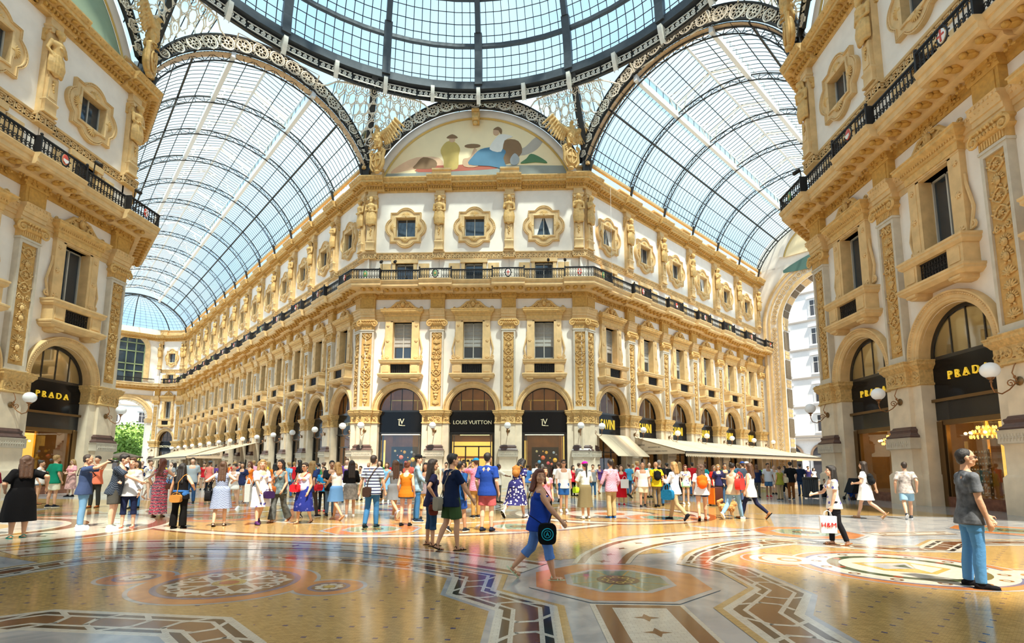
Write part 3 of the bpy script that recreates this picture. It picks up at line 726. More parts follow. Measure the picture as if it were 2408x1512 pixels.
# railings: plain stretches over the windows, crested stretches over the pilasters
crestroot = {}
for kd in range(4):
    o = make_rail(2.5, True); crest(kd, o); crestroot[kd] = o
plain = {}
for w in sorted({w for b in BAY.values() for _, w in b}): plain[w] = make_rail(w-2.55, False)
cc = thing('balcony_railing', 'x', 'railing'); 
reg()
for face in PIL:
    for i, (t, sx) in enumerate(PIL[face]):
        if face in ('NE','N','E','NW','SE') and (abs(t) > 8 and face == 'NE' or i == 0 and face != 'NE'): continue
        if face == 'CH': continue
        p, r = on(face, t); n = -INTO[face]; q = p+n*1.22
        place(crestroot[[1,2,0,3][(i+len(face))%4] if face != 'NE' else (2 if t < 0 else 1)], (q.x,q.y,16.16), r, None, 'crested iron railing at pilaster, '+place_name(face,i), 'crested railings '+WHERE[face])
    for i, (t, w) in enumerate(BAY[face]):
        p, r = on(face, t); n = -INTO[face]; q = p+n*.95
        L = w-2.55
        place(plain[w], (q.x,q.y,16.16), r, None, 'plain iron railing at window, '+place_name(face,i), 'plain railings '+WHERE[face])
bpy.data.objects.remove(cc)
def corner_rail(c, f1, f2, lab, far=False):   # railing turning round a corner
    t = thing('balcony_railing', lab, 'railing', group='corner railings')
    n = -(INTO[f1]+INTO[f2]); n = n*(2/n.length_squared); tip = c+n*1.22
    for f, sg in ((f1,1),(f2,-1)):
        i = INTO[f]; d = V((i.y,-i.x)) * sg    # direction away from the corner
        L = 1.75+.5
        a = tip-d*L if False else tip
        b = tip+d*(-L)
        mid = (a+b)/2; r = atan2(d.y,d.x)
        if cos(r-atan2(i.y,i.x)+pi/2) < 0: r += pi
        k = railing_mesh(L, False); k.box(-L/2,L/2,-.05,.05,.78,.84); k.T = None
        o = k.build('baluster_panel', M['iron'], t); o.location = (mid.x,mid.y,16.16); o.rotation_euler.z = r
        o = MB().box(-.04,.04,-.04,.3,0,.9).build('post', M['iron'], t); o.location = (b.x,b.y,16.16); o.rotation_euler.z = r
        e = crest(0 if sg > 0 else 2, t); e.location = (mid.x,mid.y,16.16); e.rotation_euler.z = r
    return t
corner_rail(bL, 'N', 'NE', 'black iron railing turning the left corner of the central block')
corner_rail(bR, 'NE', 'E', 'black iron railing turning the right corner of the central block')
INTO['NA'] = V((-S7,-S7)); INTO['EA'] = V((S7,-S7))
corner_rail(cNW, 'NW', 'NA', 'black iron railing turning the corner of the near left block')
corner_rail(cSE, 'EA', 'SE', 'black iron railing turning the corner of the near right block')
corner_rail(endN, 'CH', 'N', 'black iron railing turning the far corner of the left arm')
# plain returns of the near blocks into the arms, and the unseen sides of the octagon behind the camera
k = MB()
for c, d, i in ((cNW,dN,INTO['NA']),(cSE,dE,INTO['EA'])):
    a = c+i*.3+d*.2; b = a+d*8
    k.add([(a.x,a.y,0),(b.x,b.y,0),(b.x,b.y,26.4),(a.x,a.y,26.4)], [(0,1,2,3)])
tag(k.build('wall_arm_returns', M['wall']), kind='structure')
k = MB()
for x0, y0, x1, y1 in ((-10,-41.2,10.5,-41.2),(-10,-41.2,-16,-47),(10.5,-41.2,16.5,-47),(-20.1,-29.2,-28,-37),(20.8,-30,29,-38)):
    k.add([(x0,y0,0),(x1,y1,0),(x1,y1,26.4),(x0,y0,26.4)], [(0,1,2,3)])
tag(k.build('wall_rear_blocks', M['wall']), kind='structure')
# ------------------------------------------------------------------ shopfronts
M['glow'] = mat('warm_ceiling_light', (1,.8,.45), .6, emit=(1,.62,.2), estr=5)
M['shopwall'] = mat('warm_shop_wall', (.2,.09,.03), .6, var=.3, vscale=2, emit=(.9,.42,.1), estr=.03)  # faint warm room light put into the wall as its own glow
M['shopwall2'] = mat('golden_shop_panel', (.85,.55,.15), .6, emit=(1,.6,.12), estr=.9)  # golden interior light put into the panel as emission
M['orange'] = mat('orange_counter', (.8,.25,.03), .5, emit=(1,.3,.03), estr=.6)  # counter glows by itself, interior light put into its colour
M['gilt'] = mat('gilt_frame', (.75,.5,.12), .3, .8)
M['bag'] = mat('dark_leather', (.03,.02,.015), .4)
def make_shop(style):
    t = thing('shopfront', 'x', 'shopfront'); r = 1.84; Y = .74
    fm = M['black']; mm = {'SAVINI': M['wframe']}.get(style, M['black'])
    k = ARC([(r+.02,Y-.06),(r-.07 if style != 'PRADA' else r-.16,Y-.06),(r-.07 if style != 'PRADA' else r-.16,Y+.1),(r+.02,Y+.1)], 0, pi, 28, 0, 5.9)
    k.box(-r,r,Y-.05,Y+.1,5.82,5.96); k.build('arch_frame', fm, t)
    k = MB()
    xs = (-.92,0,.92) if style != 'PRADA' else (-.72,.1,.9)
    for x in xs:
        h = sqrt(max(.1,(r-.05)**2-x*x)); k.box(x-.03,x+.03,Y-.03,Y+.05,5.9,5.9+h)
    if style == 'N': k.box(-1.7,1.7,Y-.03,Y+.05,6.6,6.65)
    k.build('mullion', mm, t)
    k = MB(); n = 20; k.add([(0,Y,5.9)]+[(r*cos(pi*i/n),Y,5.9+r*sin(pi*i/n)) for i in range(n+1)], [(0,i+1,i+2) for i in range(n)])
    k.build('fanlight_glass', M['pane'] if style != 'PRADA' else M['curtainglass'], t, smooth=False)
    z0 = 4.18
    k = MB(); k.box(-r,r,Y-.04,Y+.1,z0,5.83); k.build('sign_panel', M['sign'], t)
    k = MB()
    if style in ('LV','LOUIS','SAVINI','N'):
        for s in (1,-1): a, b = sorted((s*1.58,s*r)); k.box(a,b,Y-.06,Y+.12,0,z0); a, b = sorted((s*1.42,s*1.5)); k.box(a,b,Y+.05,Y+.12,.4,z0)
        k.box(-r,r,Y-.12,Y+.1,z0-.06,z0+.02); k.box(-1.6,1.6,Y-.02,Y+.1,0,.4); k.box(-1.6,1.6,Y,Y+.1,4.02,z0)
        if style == 'LOUIS':
            for x in (-.52,.52): k.box(x-.05,x+.05,Y,Y+.1,0,3.1)
            k.box(-1.5,1.5,Y,Y+.1,3.05,3.15)
        if style in ('SAVINI','N'):
            for x in (-.5,.5): k.box(x-.04,x+.04,Y,Y+.1,0,4)
            k.box(-1.5,1.5,Y,Y+.1,2.7,2.78)
        k.build('door_frame', fm, t)
    else:
        for s in (1,-1): a, b = sorted((s*1.52,s*r)); k.box(a,b,Y-.1,Y+.12,0,3.35); a, b = sorted((s*1.4,s*1.45)); k.box(a,b,Y-.05,Y+.1,.3,3.2)
        k.box(-r-.04,r+.04,Y-.22,Y+.1,z0-.06,z0+.06); k.box(-1.6,1.6,Y-.06,Y+.1,3.2,3.4)
        k.build('door_frame', M['bronze'], t)
        MB().box(-r,r,Y-.08,Y+.08,3.4,z0-.06).build('fascia', fm, t)
        MB().box(-1.6,1.6,Y-.1,Y+.1,0,.4).build('red_marble_plinth', mat('red_marble', (.2,.07,.04), .25, var=.4), t)
    MB().box(-1.55,1.55,Y+.02,Y+.03,.4,4.1 if style != 'PRADA' else 3.3).build('display_glass', M['pane'], t)
    if style == 'LV' or style == 'LOUIS':
        if style == 'LV': MB().box(-1.55,1.55,Y-.16,Y-.04,3.98,4.06).build('awning_case', M['white'], t)
    # letters
    if style == 'LV':
        a = text_mb('L', .62, .02); b = text_mb('V', .62, .02); k = MB(); k.merge(a, Matrix.Translation((-.09,Y-.07,4.74))); k.merge(b, Matrix.Translation((.06,Y-.075,4.86)))
        k.box(-.28,-.1,Y-.08,Y-.06,5.2,5.24); k.box(-.08,.32,Y-.08,Y-.06,4.72,4.76); k.build('monogram_letters', M['paleletter'], t)
    elif style == 'LOUIS':
        k = MB(); k.merge(text_mb('LOUIS VUITTON', .42, .02, 1.0), Matrix.Translation((0,Y-.07,4.86))); k.build('lettering', M['paleletter'], t)
    elif style == 'SAVINI':
        k = MB(); k.merge(text_mb('SAVINI', .9, .02, 1.0), Matrix.Translation((0,Y-.07,4.62)) @ Matrix.Diagonal((.74,1,1.3,1))); k.build('lettering', M['goldletter'], t)
    elif style == 'PRADA':
        k = MB(); k.merge(text_mb('PRADA', .46, .03, 1.55), Matrix.Translation((0,Y-.09,4.98)) @ Matrix.Diagonal((1.0,1,.95,1)))
        for s in (-1,1):
            for i, x in enumerate((-.84,-.42,0,.44,.84)): k.box(x-.13+.0*s,x-.03,Y-.12,Y-.07,4.965,4.99)
        k.build('lettering', M['goldletter'], t)
    return t
M['curtainglass'] = glassmat('curtained_glass', (.5,.55,.55), .75, (.8,.85,.85), .12, .02)
def make_room(style):
    """lit room behind a shopfront"""
    o = MB(); w = 2.75
    o.box(-w,w,3.6,3.7,0,8.2); o.box(-w,w,.95,3.7,-.02,0); o.box(-w,-w+.05,.9,3.7,0,8.2); o.box(w-.05,w,.9,3.7,0,8.2)
    o.mi = 1; o.box(-w,w,.9,3.7,4.15,5.6); o.box(-w,w,.9,3.7,8.2,8.3)
    o.mi = 2
    if style != 'N': o.box(-1.3,1.3,1.3,1.7,4.1,4.15); o.box(-1.2,1.2,2.3,2.6,4.1,4.15); o.box(-1.4,1.4,2.0,2.4,8.15,8.2)
    else: o.box(-.6,.6,1.5,1.7,4.1,4.15); o.box(-.5,.5,2.0,2.2,8.15,8.2)
    o.mi = 3
    if style == 'LOUIS':
        for x in (-1.9,-.65,.65,1.9): o.box(x-.55,x+.55,3.3,3.5,.8,2.2)
        o.box(-2.5,2.5,3.3,3.5,2.4,3.6)
    if style == 'LV': o.box(1.5,1.9,2.2,2.5,0,4.0); o.box(-1.6,-1.4,1.2,1.3,0,3.6)
    if style in ('LV','LOUIS'):
        o.mi = 4; o.box(-1.35,1.35,1.1,1.5,5.6,5.98); o.mi = 5
        for s in (-1.1,1.1): o.box(s-.04,s+.04,1.5,1.56,5.98,6.9)
        o.box(-1.3,1.3,1.5,1.56,6.82,6.9)
    if style == 'PRADA':
        o.mi = 5
        for x in (-1.2,-.2,.8): o.box(x-.05,x+.05,2.0,2.1,0,3.9)
        o.mi = 3; o.box(.2,1.1,2.4,2.5,1.8,3.2); o.box(-2,-1.4,3.2,3.3,0,3.4)
    return o.build('wall_shop_interior', [M['shopwall'], M['dark'], M['glow'], M['shopwall2'], M['orange'], M['gilt']], smooth=False)
rooms = {s: tag(make_room(s), kind='structure') for s in ('LV','LOUIS','SAVINI','PRADA','N')}
shops = {s: make_shop(s) for s in ('LV','LOUIS','SAVINI','PRADA','N')}
reg()
def shopstyle(face, i):
    if face == 'NE': return ('LV','LOUIS','LV')[i]
    if face == 'E': return 'SAVINI'
    if face in ('NW','SE'): return 'PRADA'
    if face == 'N' and i == 0: return 'LOUIS'
    return 'N'
SDES = {'LV': 'black monogrammed shopfront', 'LOUIS': 'black gold-lettered shopfront', 'SAVINI': 'dark yellow-lettered restaurant front', 'PRADA': 'bronze gold-lettered shopfront', 'N': 'dark glazed shopfront'}
for face in BAY:
    for i, (t, w) in enumerate(BAY[face]):
        p, r = on(face, t); s = (w/W0,1,1); st = shopstyle(face, i)
        place(shops[st], (p.x,p.y,0), r, s, SDES[st]+', '+place_name(face,i), 'shopfronts '+WHERE[face])
        ro = rooms[st]
        if ro.name not in USED: USED.add(ro.name)
        else: ro = ro.copy(); COL.objects.link(ro)
        ro.location = (p.x,p.y,0); ro.rotation_euler.z = r; ro.scale = s
# ------------------------------------------------------------------ end wall of the short right arm: great arch
def fanwall(inner, outer, y0, y1, mi=0):
    k = MB(); n = len(inner)
    for (a, b), (c, d) in zip(inner, outer): k.v += [(a,y0,b),(c,y0,d),(a,y1,b)]
    for i in range(n-1):
        k.f += [(i*3, i*3+1, (i+1)*3+1, (i+1)*3), (i*3, (i+1)*3, (i+1)*3+2, i*3+2)]; k.m += [0,0]
    return k
def archpath(x0, x1, zs, n=24, m=8):
    r = (x1-x0)/2; c = (x0+x1)/2
    return [(x0, zs*i/m) for i in range(m)]+[(c-r*cos(pi*i/n), zs+r*sin(pi*i/n)) for i in range(n+1)]+[(x1, zs*(m-i)/m) for i in range(1,m+1)]
TE = 34.9; oE = bR+dE*TE; TM = Matrix.Translation((oE.x,oE.y,0)) @ Matrix.Rotation(-pi/4,4,'Z')   # local x across the arm, y onwards
inner = archpath(2.4, 13.66, 19.2)
n = len(inner); outer = []
for i in range(n):
    if i < 8: outer.append((-.2, 26.4*i/8))
    elif i < n-8: a = pi*(i-8)/24; outer.append((8.03-8.3*cos(a), 26.4+5.6*sin(a)))
    else: outer.append((16.26, 26.4*(n-1-i)/8))
k = fanwall(inner, outer, 0, 2.2); k.merge(MB().add([(-.2,0,26.4),(16.3,0,26.4),(16.3,0,25)], [(0,1,2)]))
o = k.build('wall_end_of_right_arm', M['wall']); o.matrix_world = TM; tag(o, kind='structure')
t = thing('great_arch', 'great coffered stone arch closing the short right arm', 'arch'); t.matrix_world = TM
k = MB()
def ab(r0, r1, y0, y1, z0=1.2):   # band along jambs and arch, r measured from the centre line
    P = [(8.03-r1, z0)]+[(8.03-r1,19.2)]+[(8.03-r1*cos(pi*i/28),19.2+r1*sin(pi*i/28)) for i in range(1,28)]+[(8.03+r1,19.2),(8.03+r1,z0)]
    Q = [(8.03-r0, z0)]+[(8.03-r0,19.2)]+[(8.03-r0*cos(pi*i/28),19.2+r0*sin(pi*i/28)) for i in range(1,28)]+[(8.03+r0,19.2),(8.03+r0,z0)]
    q = MB()
    for (a,b),(c,d) in zip(Q,P): q.v += [(a,y1,b),(a,y0,b),(c,y0,d),(c,y1,d)]
    for i in range(len(P)-1):
        for j in range(3): q.f.append((i*4+j,i*4+j+1,(i+1)*4+j+1,(i+1)*4+j)); q.m.append(0)
    q.f.append((0,1,2,3)); q.m.append(0); return q
for a in ((5.6,6.0,-.12,0),(6.95,7.15,-.14,0),(7.5,7.75,-.2,0)): k.merge(ab(*a))
k.build('moulding', M['trim'], t, ang=25)
k = MB(); z = 1.8
while z < 19: 
    for s in (-1,1): k.tube([(8.03+s*6.48+.24*cos(2*pi*q/10),-.08,z+.24*sin(2*pi*q/10)) for q in range(10)], .06, 4, True); k.ell((8.03+s*6.48,-.06,z), (.1,.06,.1), 6, 4)
    z += .62
for i in range(32):
    a = pi*(i+.5)/32; x = 8.03-6.48*cos(a); z = 19.2+6.48*sin(a)
    k.tube([(x+.24*cos(2*pi*q/10),-.08,z+.24*sin(2*pi*q/10)) for q in range(10)], .06, 4, True); k.ell((x,-.06,z), (.1,.06,.1), 6, 4)
k.build('disc_ornament', M['trim'], t)
M['cof'] = mat('dark_carved_stone', (.2,.14,.08), .7, var=.4, vscale=8); k = MB()
def soff(a, b, r, mi):   # panel on the soffit between path positions
    pass
for s in (-1,1):
    for j in range(5):
        z0 = 1.6+j*3.6; x = 8.03+s*5.58
        a, b = sorted((x, x-s*.06)); k.mi = 0; k.box(a,b,.35,1.85,z0,z0+2.3); k.mi = 1
        for yy in (.35,.8,1.25): k.box(a,b,yy+.1,yy+.45,z0+2.5,z0+2.9); k.box(a,b,yy+.1,yy+.45,z0+3.0,z0+3.4)
for i in range(20):
    a = pi*(i+.5)/20; k.mi = 0 if i % 3 else 1; r = 5.56
    k.T = Matrix.Translation((8.03-r*cos(a),1.1,19.2+r*sin(a))) @ Matrix.Rotation(-(pi/2-a)*1,4,'Y'); k.box(-.38,.38,-.75,.75,-.05,.05); k.T = None
k.build('coffer_panel', [M['cof'], M['trim']], t)
# ------------------------------------------------------------------ painted lunettes (plain generic figures in soft colours)
PC = {n: mat('fresco_'+n, c, .75, var=.1 if n != 'cream' else .04, vscale=1.2) for n, c in dict(cream=(.95,.78,.48), peach=(.85,.55,.34), grey=(.34,.36,.32), blue=(.09,.22,.33), yellow=(.62,.45,.13), skin=(.66,.42,.26), white=(.82,.78,.7), brown=(.26,.15,.07), red=(.5,.13,.08), green=(.1,.22,.1), silver=(.42,.44,.44), dkgreen=(.08,.16,.13), cloud=(.5,.45,.38), sage=(.3,.42,.3)).items()}
def blobp(pts, n=3):   # smooth closed outline through points
    out = []; m = len(pts)
    for i in range(m):
        p0, p1, p2, p3 = pts[i-1], pts[i], pts[(i+1)%m], pts[(i+2)%m]
        for j in range(n):
            t = j/n; out.append(tuple(.5*((2*p1[c])+(-p0[c]+p2[c])*t+(2*p0[c]-5*p1[c]+4*p2[c]-p3[c])*t*t+(-p0[c]+3*p1[c]-3*p2[c]+p3[c])*t**3) for c in (0,1)))
    return out
def ovl(cx, cz, rx, rz, n=14): return [(cx+rx*cos(2*pi*i/n), cz+rz*sin(2*pi*i/n)) for i in range(n)]
def lunette(name, label, scene, r=8.4, cz=22.5, zb=25.2, T=None, group=None):
    t = thing(name, label, 'painting', group=group); 
    if T is not None: t.matrix_world = T
    a0 = math.asin((zb-cz)/r)
    arc = [(r*cos(a0+(pi-2*a0)*i/40), cz+r*sin(a0+(pi-2*a0)*i/40)) for i in range(41)]
    MB().prism(arc[::-1], .55, .7).build('painted_ground', PC['cream'] if scene != 'L' else PC['sage'], t)
    ARC([(r-.06,.5),(r+.05,.42),(r+.12,.5)], a0, pi-a0, 40, 0, cz).build('gilt_moulding', M['gilt2'], t)
    ARC([(r+.12,.56),(r+.16,.45),(r+.55,.35),(r+.72,.4)], a0, pi-a0, 40, 0, cz).build('white_band', M['wall'], t)
    lay = [0]
    def sh(nm, c, pts, sm=True):
        lay[0] += 1; p = blobp(pts) if sm else list(pts)
        if scene == 'A': p = [(x*.97, 26+(z-26)*.84+.42 if z > 25.3 else z) for x, z in p]
        ar = sum(p[i-1][0]*p[i][1]-p[i][0]*p[i-1][1] for i in range(len(p)))
        if ar > 0: p = p[::-1]
        MB().prism(p[::-1] if 0 else p, .55-.004*lay[0], .552).build(nm, PC[c], t, smooth=False)
    if scene == 'A':
        sh('painted_glow', 'peach', [(-7.4,25.6),(-5.5,26.0),(-3,26.1),(-3.2,27.2),(-5.2,27.3),(-6.8,26.4)])
        sh('painted_cloud', 'cloud', [(3.2,27.5),(4.3,28.2),(5.2,29.2),(5.9,29.0),(5.3,27.9),(4.2,27.3)])
        sh('painted_ledge', 'grey', [(-8.2,25.0),(8.2,25.0),(8.0,26.1),(2.2,26.3),(2.2,26.0),(-5.2,26.0),(-5.2,25.6),(-8.1,25.6)], False)
        sh('painted_rug', 'red', [(-5,25.7),(0,25.8),(2.0,26.0),(.5,26.5),(-1.5,26.4),(-4.5,26.3)])
        sh('painted_chest', 'brown', [(-5.4,26.1),(-3.6,26.1),(-3.5,26.9),(-4.6,27.3),(-5.2,26.6)])
        sh('painted_robe', 'yellow', [(-2.7,26.0),(-1.6,26.0),(-1.5,27.4),(-1.4,28.2),(-1.9,28.9),(-2.6,28.9),(-3.1,28.0),(-2.8,27.0)])
        sh('painted_head', 'skin', ovl(-2.1,29.15,.26,.32), False); sh('painted_hat', 'brown', [(-2.6,29.35),(-2.1,29.72),(-1.6,29.35),(-2.1,29.25)])
        sh('painted_attendant', 'skin', [(-1.0,26.2),(.2,26.2),(.3,27.2),(-.1,28.2),(-.5,27.2),(-1.1,27.0)]); sh('painted_basket', 'brown', ovl(-.3,28.4,.7,.22), False)
        sh('painted_ottoman', 'brown', [(1.9,26.6),(3.0,26.5),(4.0,27.6),(3.7,28.8),(2.7,29.0),(2.1,28.2)])
        sh('painted_skirt', 'blue', [(-.6,26.4),(1.2,26.2),(2.6,25.9),(2.4,27.0),(2.6,27.8),(1.6,28.2),(.4,28.0),(-.3,27.2)])
        sh('painted_bodice', 'white', [(1.2,28.0),(2.2,27.7),(2.5,28.9),(3.2,29.3),(2.2,29.6),(1.6,29.0)])
        sh('painted_face', 'skin', ovl(1.75,29.85,.27,.36), False); sh('painted_hair', 'brown', [(1.5,30.1),(1.9,30.4),(2.25,30.1),(2.2,29.6),(1.95,30.0)])
        sh('painted_urn', 'silver', [(3.1,26.3),(3.6,26.3),(3.8,26.9),(3.4,27.5),(3.0,26.9)]); sh('painted_fern', 'green', [(3.9,26.4),(5.2,26.5),(6.2,26.4),(5.6,27.0),(4.8,27.4),(4.4,26.9)])
    elif scene == 'E':
        sh('painted_hill', 'dkgreen', [(-5,25.4),(2,25.3),(3,26.4),(0,27.2),(-3,26.6)]); sh('painted_robe', 'red', [(-.6,27.4),(1.0,27.4),(1.2,28.8),(.2,29.2),(-.5,28.6)]); sh('painted_face', 'skin', ovl(.1,29.5,.28,.36), False)
    else:
        sh('painted_cloud', 'cloud', [(-4,26),(0,27.4),(3,29.5),(1,29.9),(-3,28.2),(-6,26.5)]); sh('painted_rock', 'brown', [(-8,25.4),(-2,25.4),(1,26.6),(-3,27.0),(-7,26.2)])
    return t
M['gilt2'] = mat('gilt_moulding', (.55,.36,.1), .35, .5)
lunette('painted_lunette', 'wide arched painting of robed figures above the central block', 'A', T=T2('NE', 0), group=None)
lunette('painted_lunette', 'arched painting of green sky and clouds over the near left block', 'L', T=T2('NW', 8.66, .95))
lunette('painted_lunette', 'arched painting mostly hidden above the near right block', 'E', T=T2('SE', 8.66, .95))
lunette('painted_lunette', 'small arched painting of a red-robed figure over the great arch', 'E', r=4.9, cz=26.3, zb=27.4, T=TM @ Matrix.Translation((8.03,-.75,0)))
# ------------------------------------------------------------------ far end of the long left arm
eo = eW; TN = Matrix.Translation((eo.x,eo.y,0)) @ Matrix.Rotation(pi/4,4,'Z')     # local -x runs along the end wall, y outwards
inner = archpath(-7.05, -.65, 10.0); n = len(inner)
outer = [(-8.0, 16.3*i/8) for i in range(8)]+[(-8+8*i/24, 16.3) for i in range(25)]+[(0, 16.3*(8-i)/8) for i in range(1,9)]
k = fanwall(inner, outer, .3, 3.0)
inner = [(x, z+16.3) for x, z in archpath(-5.85, -1.85, 6.3)]; outer = [(-9, 16.3+10*i/8) for i in range(8)]+[(-9+9.2*i/24, 26.3) for i in range(25)]+[(.2, 26.3-10*i/8) for i in range(1,9)]
k.merge(fanwall(inner, outer, .3, .9))
o = k.build('wall_end_of_left_arm', M['wall']); o.matrix_world = TN; tag(o, kind='structure')
t = thing('end_arch', 'round entrance arch at the far end of the long left arm', 'arch'); t.matrix_world = TN
ARC([(3.2,2.9),(3.2,.2),(3.3,.1),(3.7,.1),(3.75,.02),(4.0,.02),(4.05,.3)], 0, pi, 32, -3.85, 10.0).build('archivolt', M['trim'], t, ang=25)
k = MB(); k.sqlathe([(0,9.2),(.05,9.3),(.05,9.6),(.15,9.8),(.15,10.0),(0,10.05)], -.7,0,.1,2.9); k.sqlathe([(0,9.2),(.05,9.3),(.05,9.6),(.15,9.8),(.15,10.0),(0,10.05)], -7.9,-7.0,.1,2.9); k.build('impost', M['trim'], t)
t = thing('arched_end_window', 'tall arched window with green frame above the far entrance arch', 'window'); t.matrix_world = TN
M['greenframe'] = mat('green_window_frame', (.28,.33,.16), .5)
ARC([(2.0,.9),(2.0,.2),(2.1,.12),(2.6,.12),(2.7,.05),(2.75,.3)], 0, pi, 28, -3.85, 22.6).build('stone_surround', M['trim'], t, ang=25)
k = MB()
for s in (1,-1): a, b = sorted((-3.85+s*2.0,-3.85+s*2.75)); k.box(a,b,.1,.35,17.0,22.6)
k.build('stone_jamb', M['trim'], t)
k = MB()
for i in range(4):
    x = -5.8+i*1.3; h = sqrt(max(.05, 4-(x+3.85)**2)); k.box(x-.08,x+.08,.5,.62,16.4,22.6+h)
for z in (18.3,19.6,21.9,23.4): w_ = 2.0 if z < 22.6 else sqrt(4-(z-22.6)**2); k.box(-3.85-w_,-3.85+w_,.5,.62,z-.09,z+.09)
k.build('green_frame', M['greenframe'], t)
k = MB(); k.box(-5.85,-1.85,.6,.63,16.4,22.6); k.add([(-3.85,.62,22.6)]+[(-3.85+2*cos(pi*i/16),.62,22.6+2*sin(pi*i/16)) for i in range(17)], [(0,i+1,i+2) for i in range(16)]); k.build('window_glass', M['wpane'], t)
q = make_rail(8.6, False); q['label'] = 'long iron balcony railing across the far end of the left arm'; q.matrix_world = TN @ Matrix.Translation((-4.6,-1.0,16.16))
# ------------------------------------------------------------------ glass vaults of the arms
def vault(T, half, R, cz, L, ribs, nm, lab, y0=0.0):
    th0 = math.acos((26.35-cz)/R); thb = rad(20); zb = cz+R*cos(thb); xb = R*sin(thb)
    root = thing('glass_vault', lab, 'roof'); root.matrix_world = T
    def A(th, r, y): return (r*sin(th), y, cz+r*cos(th))
    g = MB(); n = 8
    for s in (-1,1):
        for i in range(n):
            a = s*(thb+(th0-thb)*i/n); b = s*(thb+(th0-thb)*(i+1)/n)
            g.add([A(a,R+.06,y0),A(b,R+.06,y0),A(b,R+.06,L),A(a,R+.06,L)], [(0,1,2,3)])
    ze = zb+.85; zr = ze+1.1
    for s in (-1,1):
        g.add([(s*xb,y0,zb),(s*xb,L,zb),(s*xb,L,ze),(s*xb,y0,ze)], [(0,1,2,3)]); g.add([(s*xb,y0,ze),(s*xb,L,ze),(0,L,zr),(0,y0,zr)], [(0,1,2,3)])
    g.build('glazing', M['roof'], root, smooth=False)
    k = MB(); m = int((L-y0)/.5)
    for j in range(m+1):
        y = y0+(L-y0)*j/m
        for s in (-1,1):
            k.tube([A(s*(thb+(th0-thb)*i/6),R,y) for i in range(7)], .022, 4)
            k.bar((s*xb,y,ze),(0,y,zr),.04); 
            if j % 2 == 0: k.bar((s*xb,y,zb),(s*xb,y,ze),.035)
    for s in (-1,1):
        for f in (.2,.4,.6,.8,.9): a = s*(thb+(th0-thb)*f); k.bar(A(a,R,y0),A(a,R,L), .05 if f != .4 else .12)
        k.bar((s*xb*.5,y0,(ze+zr)/2),(s*xb*.5,L,(ze+zr)/2),.05)
    k.build('glazing_bars', M['dsteel'], root, smooth=False)
    k = MB(); k.bar((0,y0,zr),(0,L,zr),.18)
    for s in (-1,1): k.bar((s*xb,y0,ze),(s*xb,L,ze),.14)
    k.build('lantern_frame', M['beamwhite'], root, smooth=False)
    for s in (-1,1): MB().box(min(s*xb-.14,s*xb+.14),max(s*xb-.14,s*xb+.14),y0,L,zb-.42,zb+.06).build('lantern_beam', M['beamwhite'], root, smooth=False)
    for s in (-1,1): MB().box(s*(half-.25)-.12,s*(half-.25)+.12,y0,L,26.2,26.42).build('gutter_beam', M['trim'], root, smooth=False)
    k = MB(); n = 26     # one rib
    P = [A(-th0+2*th0*i/n,R-.08,0) for i in range(n+1)]; Q = [A(-th0+2*th0*i/n,R-.5,0) for i in range(n+1)]
    for i in range(n):
        k.bar(P[i],P[i+1],.09,.07); k.bar(Q[i],Q[i+1],.09,.07); k.bar(P[i],Q[i],.04); 
        k.bar(P[i] if i % 2 else Q[i], Q[i+1] if i % 2 else P[i+1], .035)
    k.build('rib_arc', M['dsteel'], None, smooth=False)
    arc = bpy.data.objects['rib_arc']; arc.name = 'rib_truss'
    f = MB()
    for s in (-1,1):
        f.tube([(s*(half-.1),0,25.3),(s*(half-.25),0,25.5),(s*(half-.4),0,26.2),(s*(half-.45),0,26.5)], [.03,.1,.13,.18], 6)
    f.build('rib_bracket', M['dsteel'], None); br = bpy.data.objects['rib_bracket']; br.name = 'foot_bracket'
    h = MB()      # lantern truss: posts, tie and pale bracket plates
    for s in (-1,1):
        h.bar((s*xb,0,zb),(s*xb,0,ze),.1); h.bar((s*xb,0,ze),(0,0,zr),.08)
        h.tube([(s*xb,0,zb),(s*xb*.8,0,zb+.15),(s*xb*.7,0,ze+.2)], .06, 4); h.tube([(s*xb,.0,zb),(s*xb,.6,zb+.3),(s*xb,1.3,ze)], .06, 4); h.tube([(s*xb,.0,zb),(s*xb,-.6,zb+.3),(s*xb,-1.3,ze)], .06, 4)
        h.bar((s*xb,-1.3,ze),(0,0,zr),.04); h.bar((s*xb,1.3,ze),(0,0,zr),.04)
    h.build('lt', M['white'], None, smooth=False); lt = bpy.data.objects['lt']; lt.name = 'lantern_truss'
    for i, y in enumerate(ribs):
        for o in (arc, br, lt):
            if i: o = o.copy(); COL.objects.link(o)
            o.parent = root; o.location = (0,y,0)
    return root
mN = bL-dE*(WAL/2); mE = bR-dN*(WAR/2)
TVN = Matrix.Translation((mN.x,mN.y,0)) @ Matrix.Rotation(pi/4,4,'Z'); TVE = Matrix.Translation((mE.x,mE.y,0)) @ Matrix.Rotation(-pi/4,4,'Z')
vault(TVN, WAL/2, 8.36, 22.85, HPN+BN*13+.5, [.4]+[HPN+BN*k for k in range(1,14)], 'N', 'long glass barrel vault over the left arm')
vault(TVE, WAR/2, 8.75, 22.95, TE, [.4]+[HPE+BE*k for k in range(1,7)], 'E', 'short glass barrel vault over the right arm')
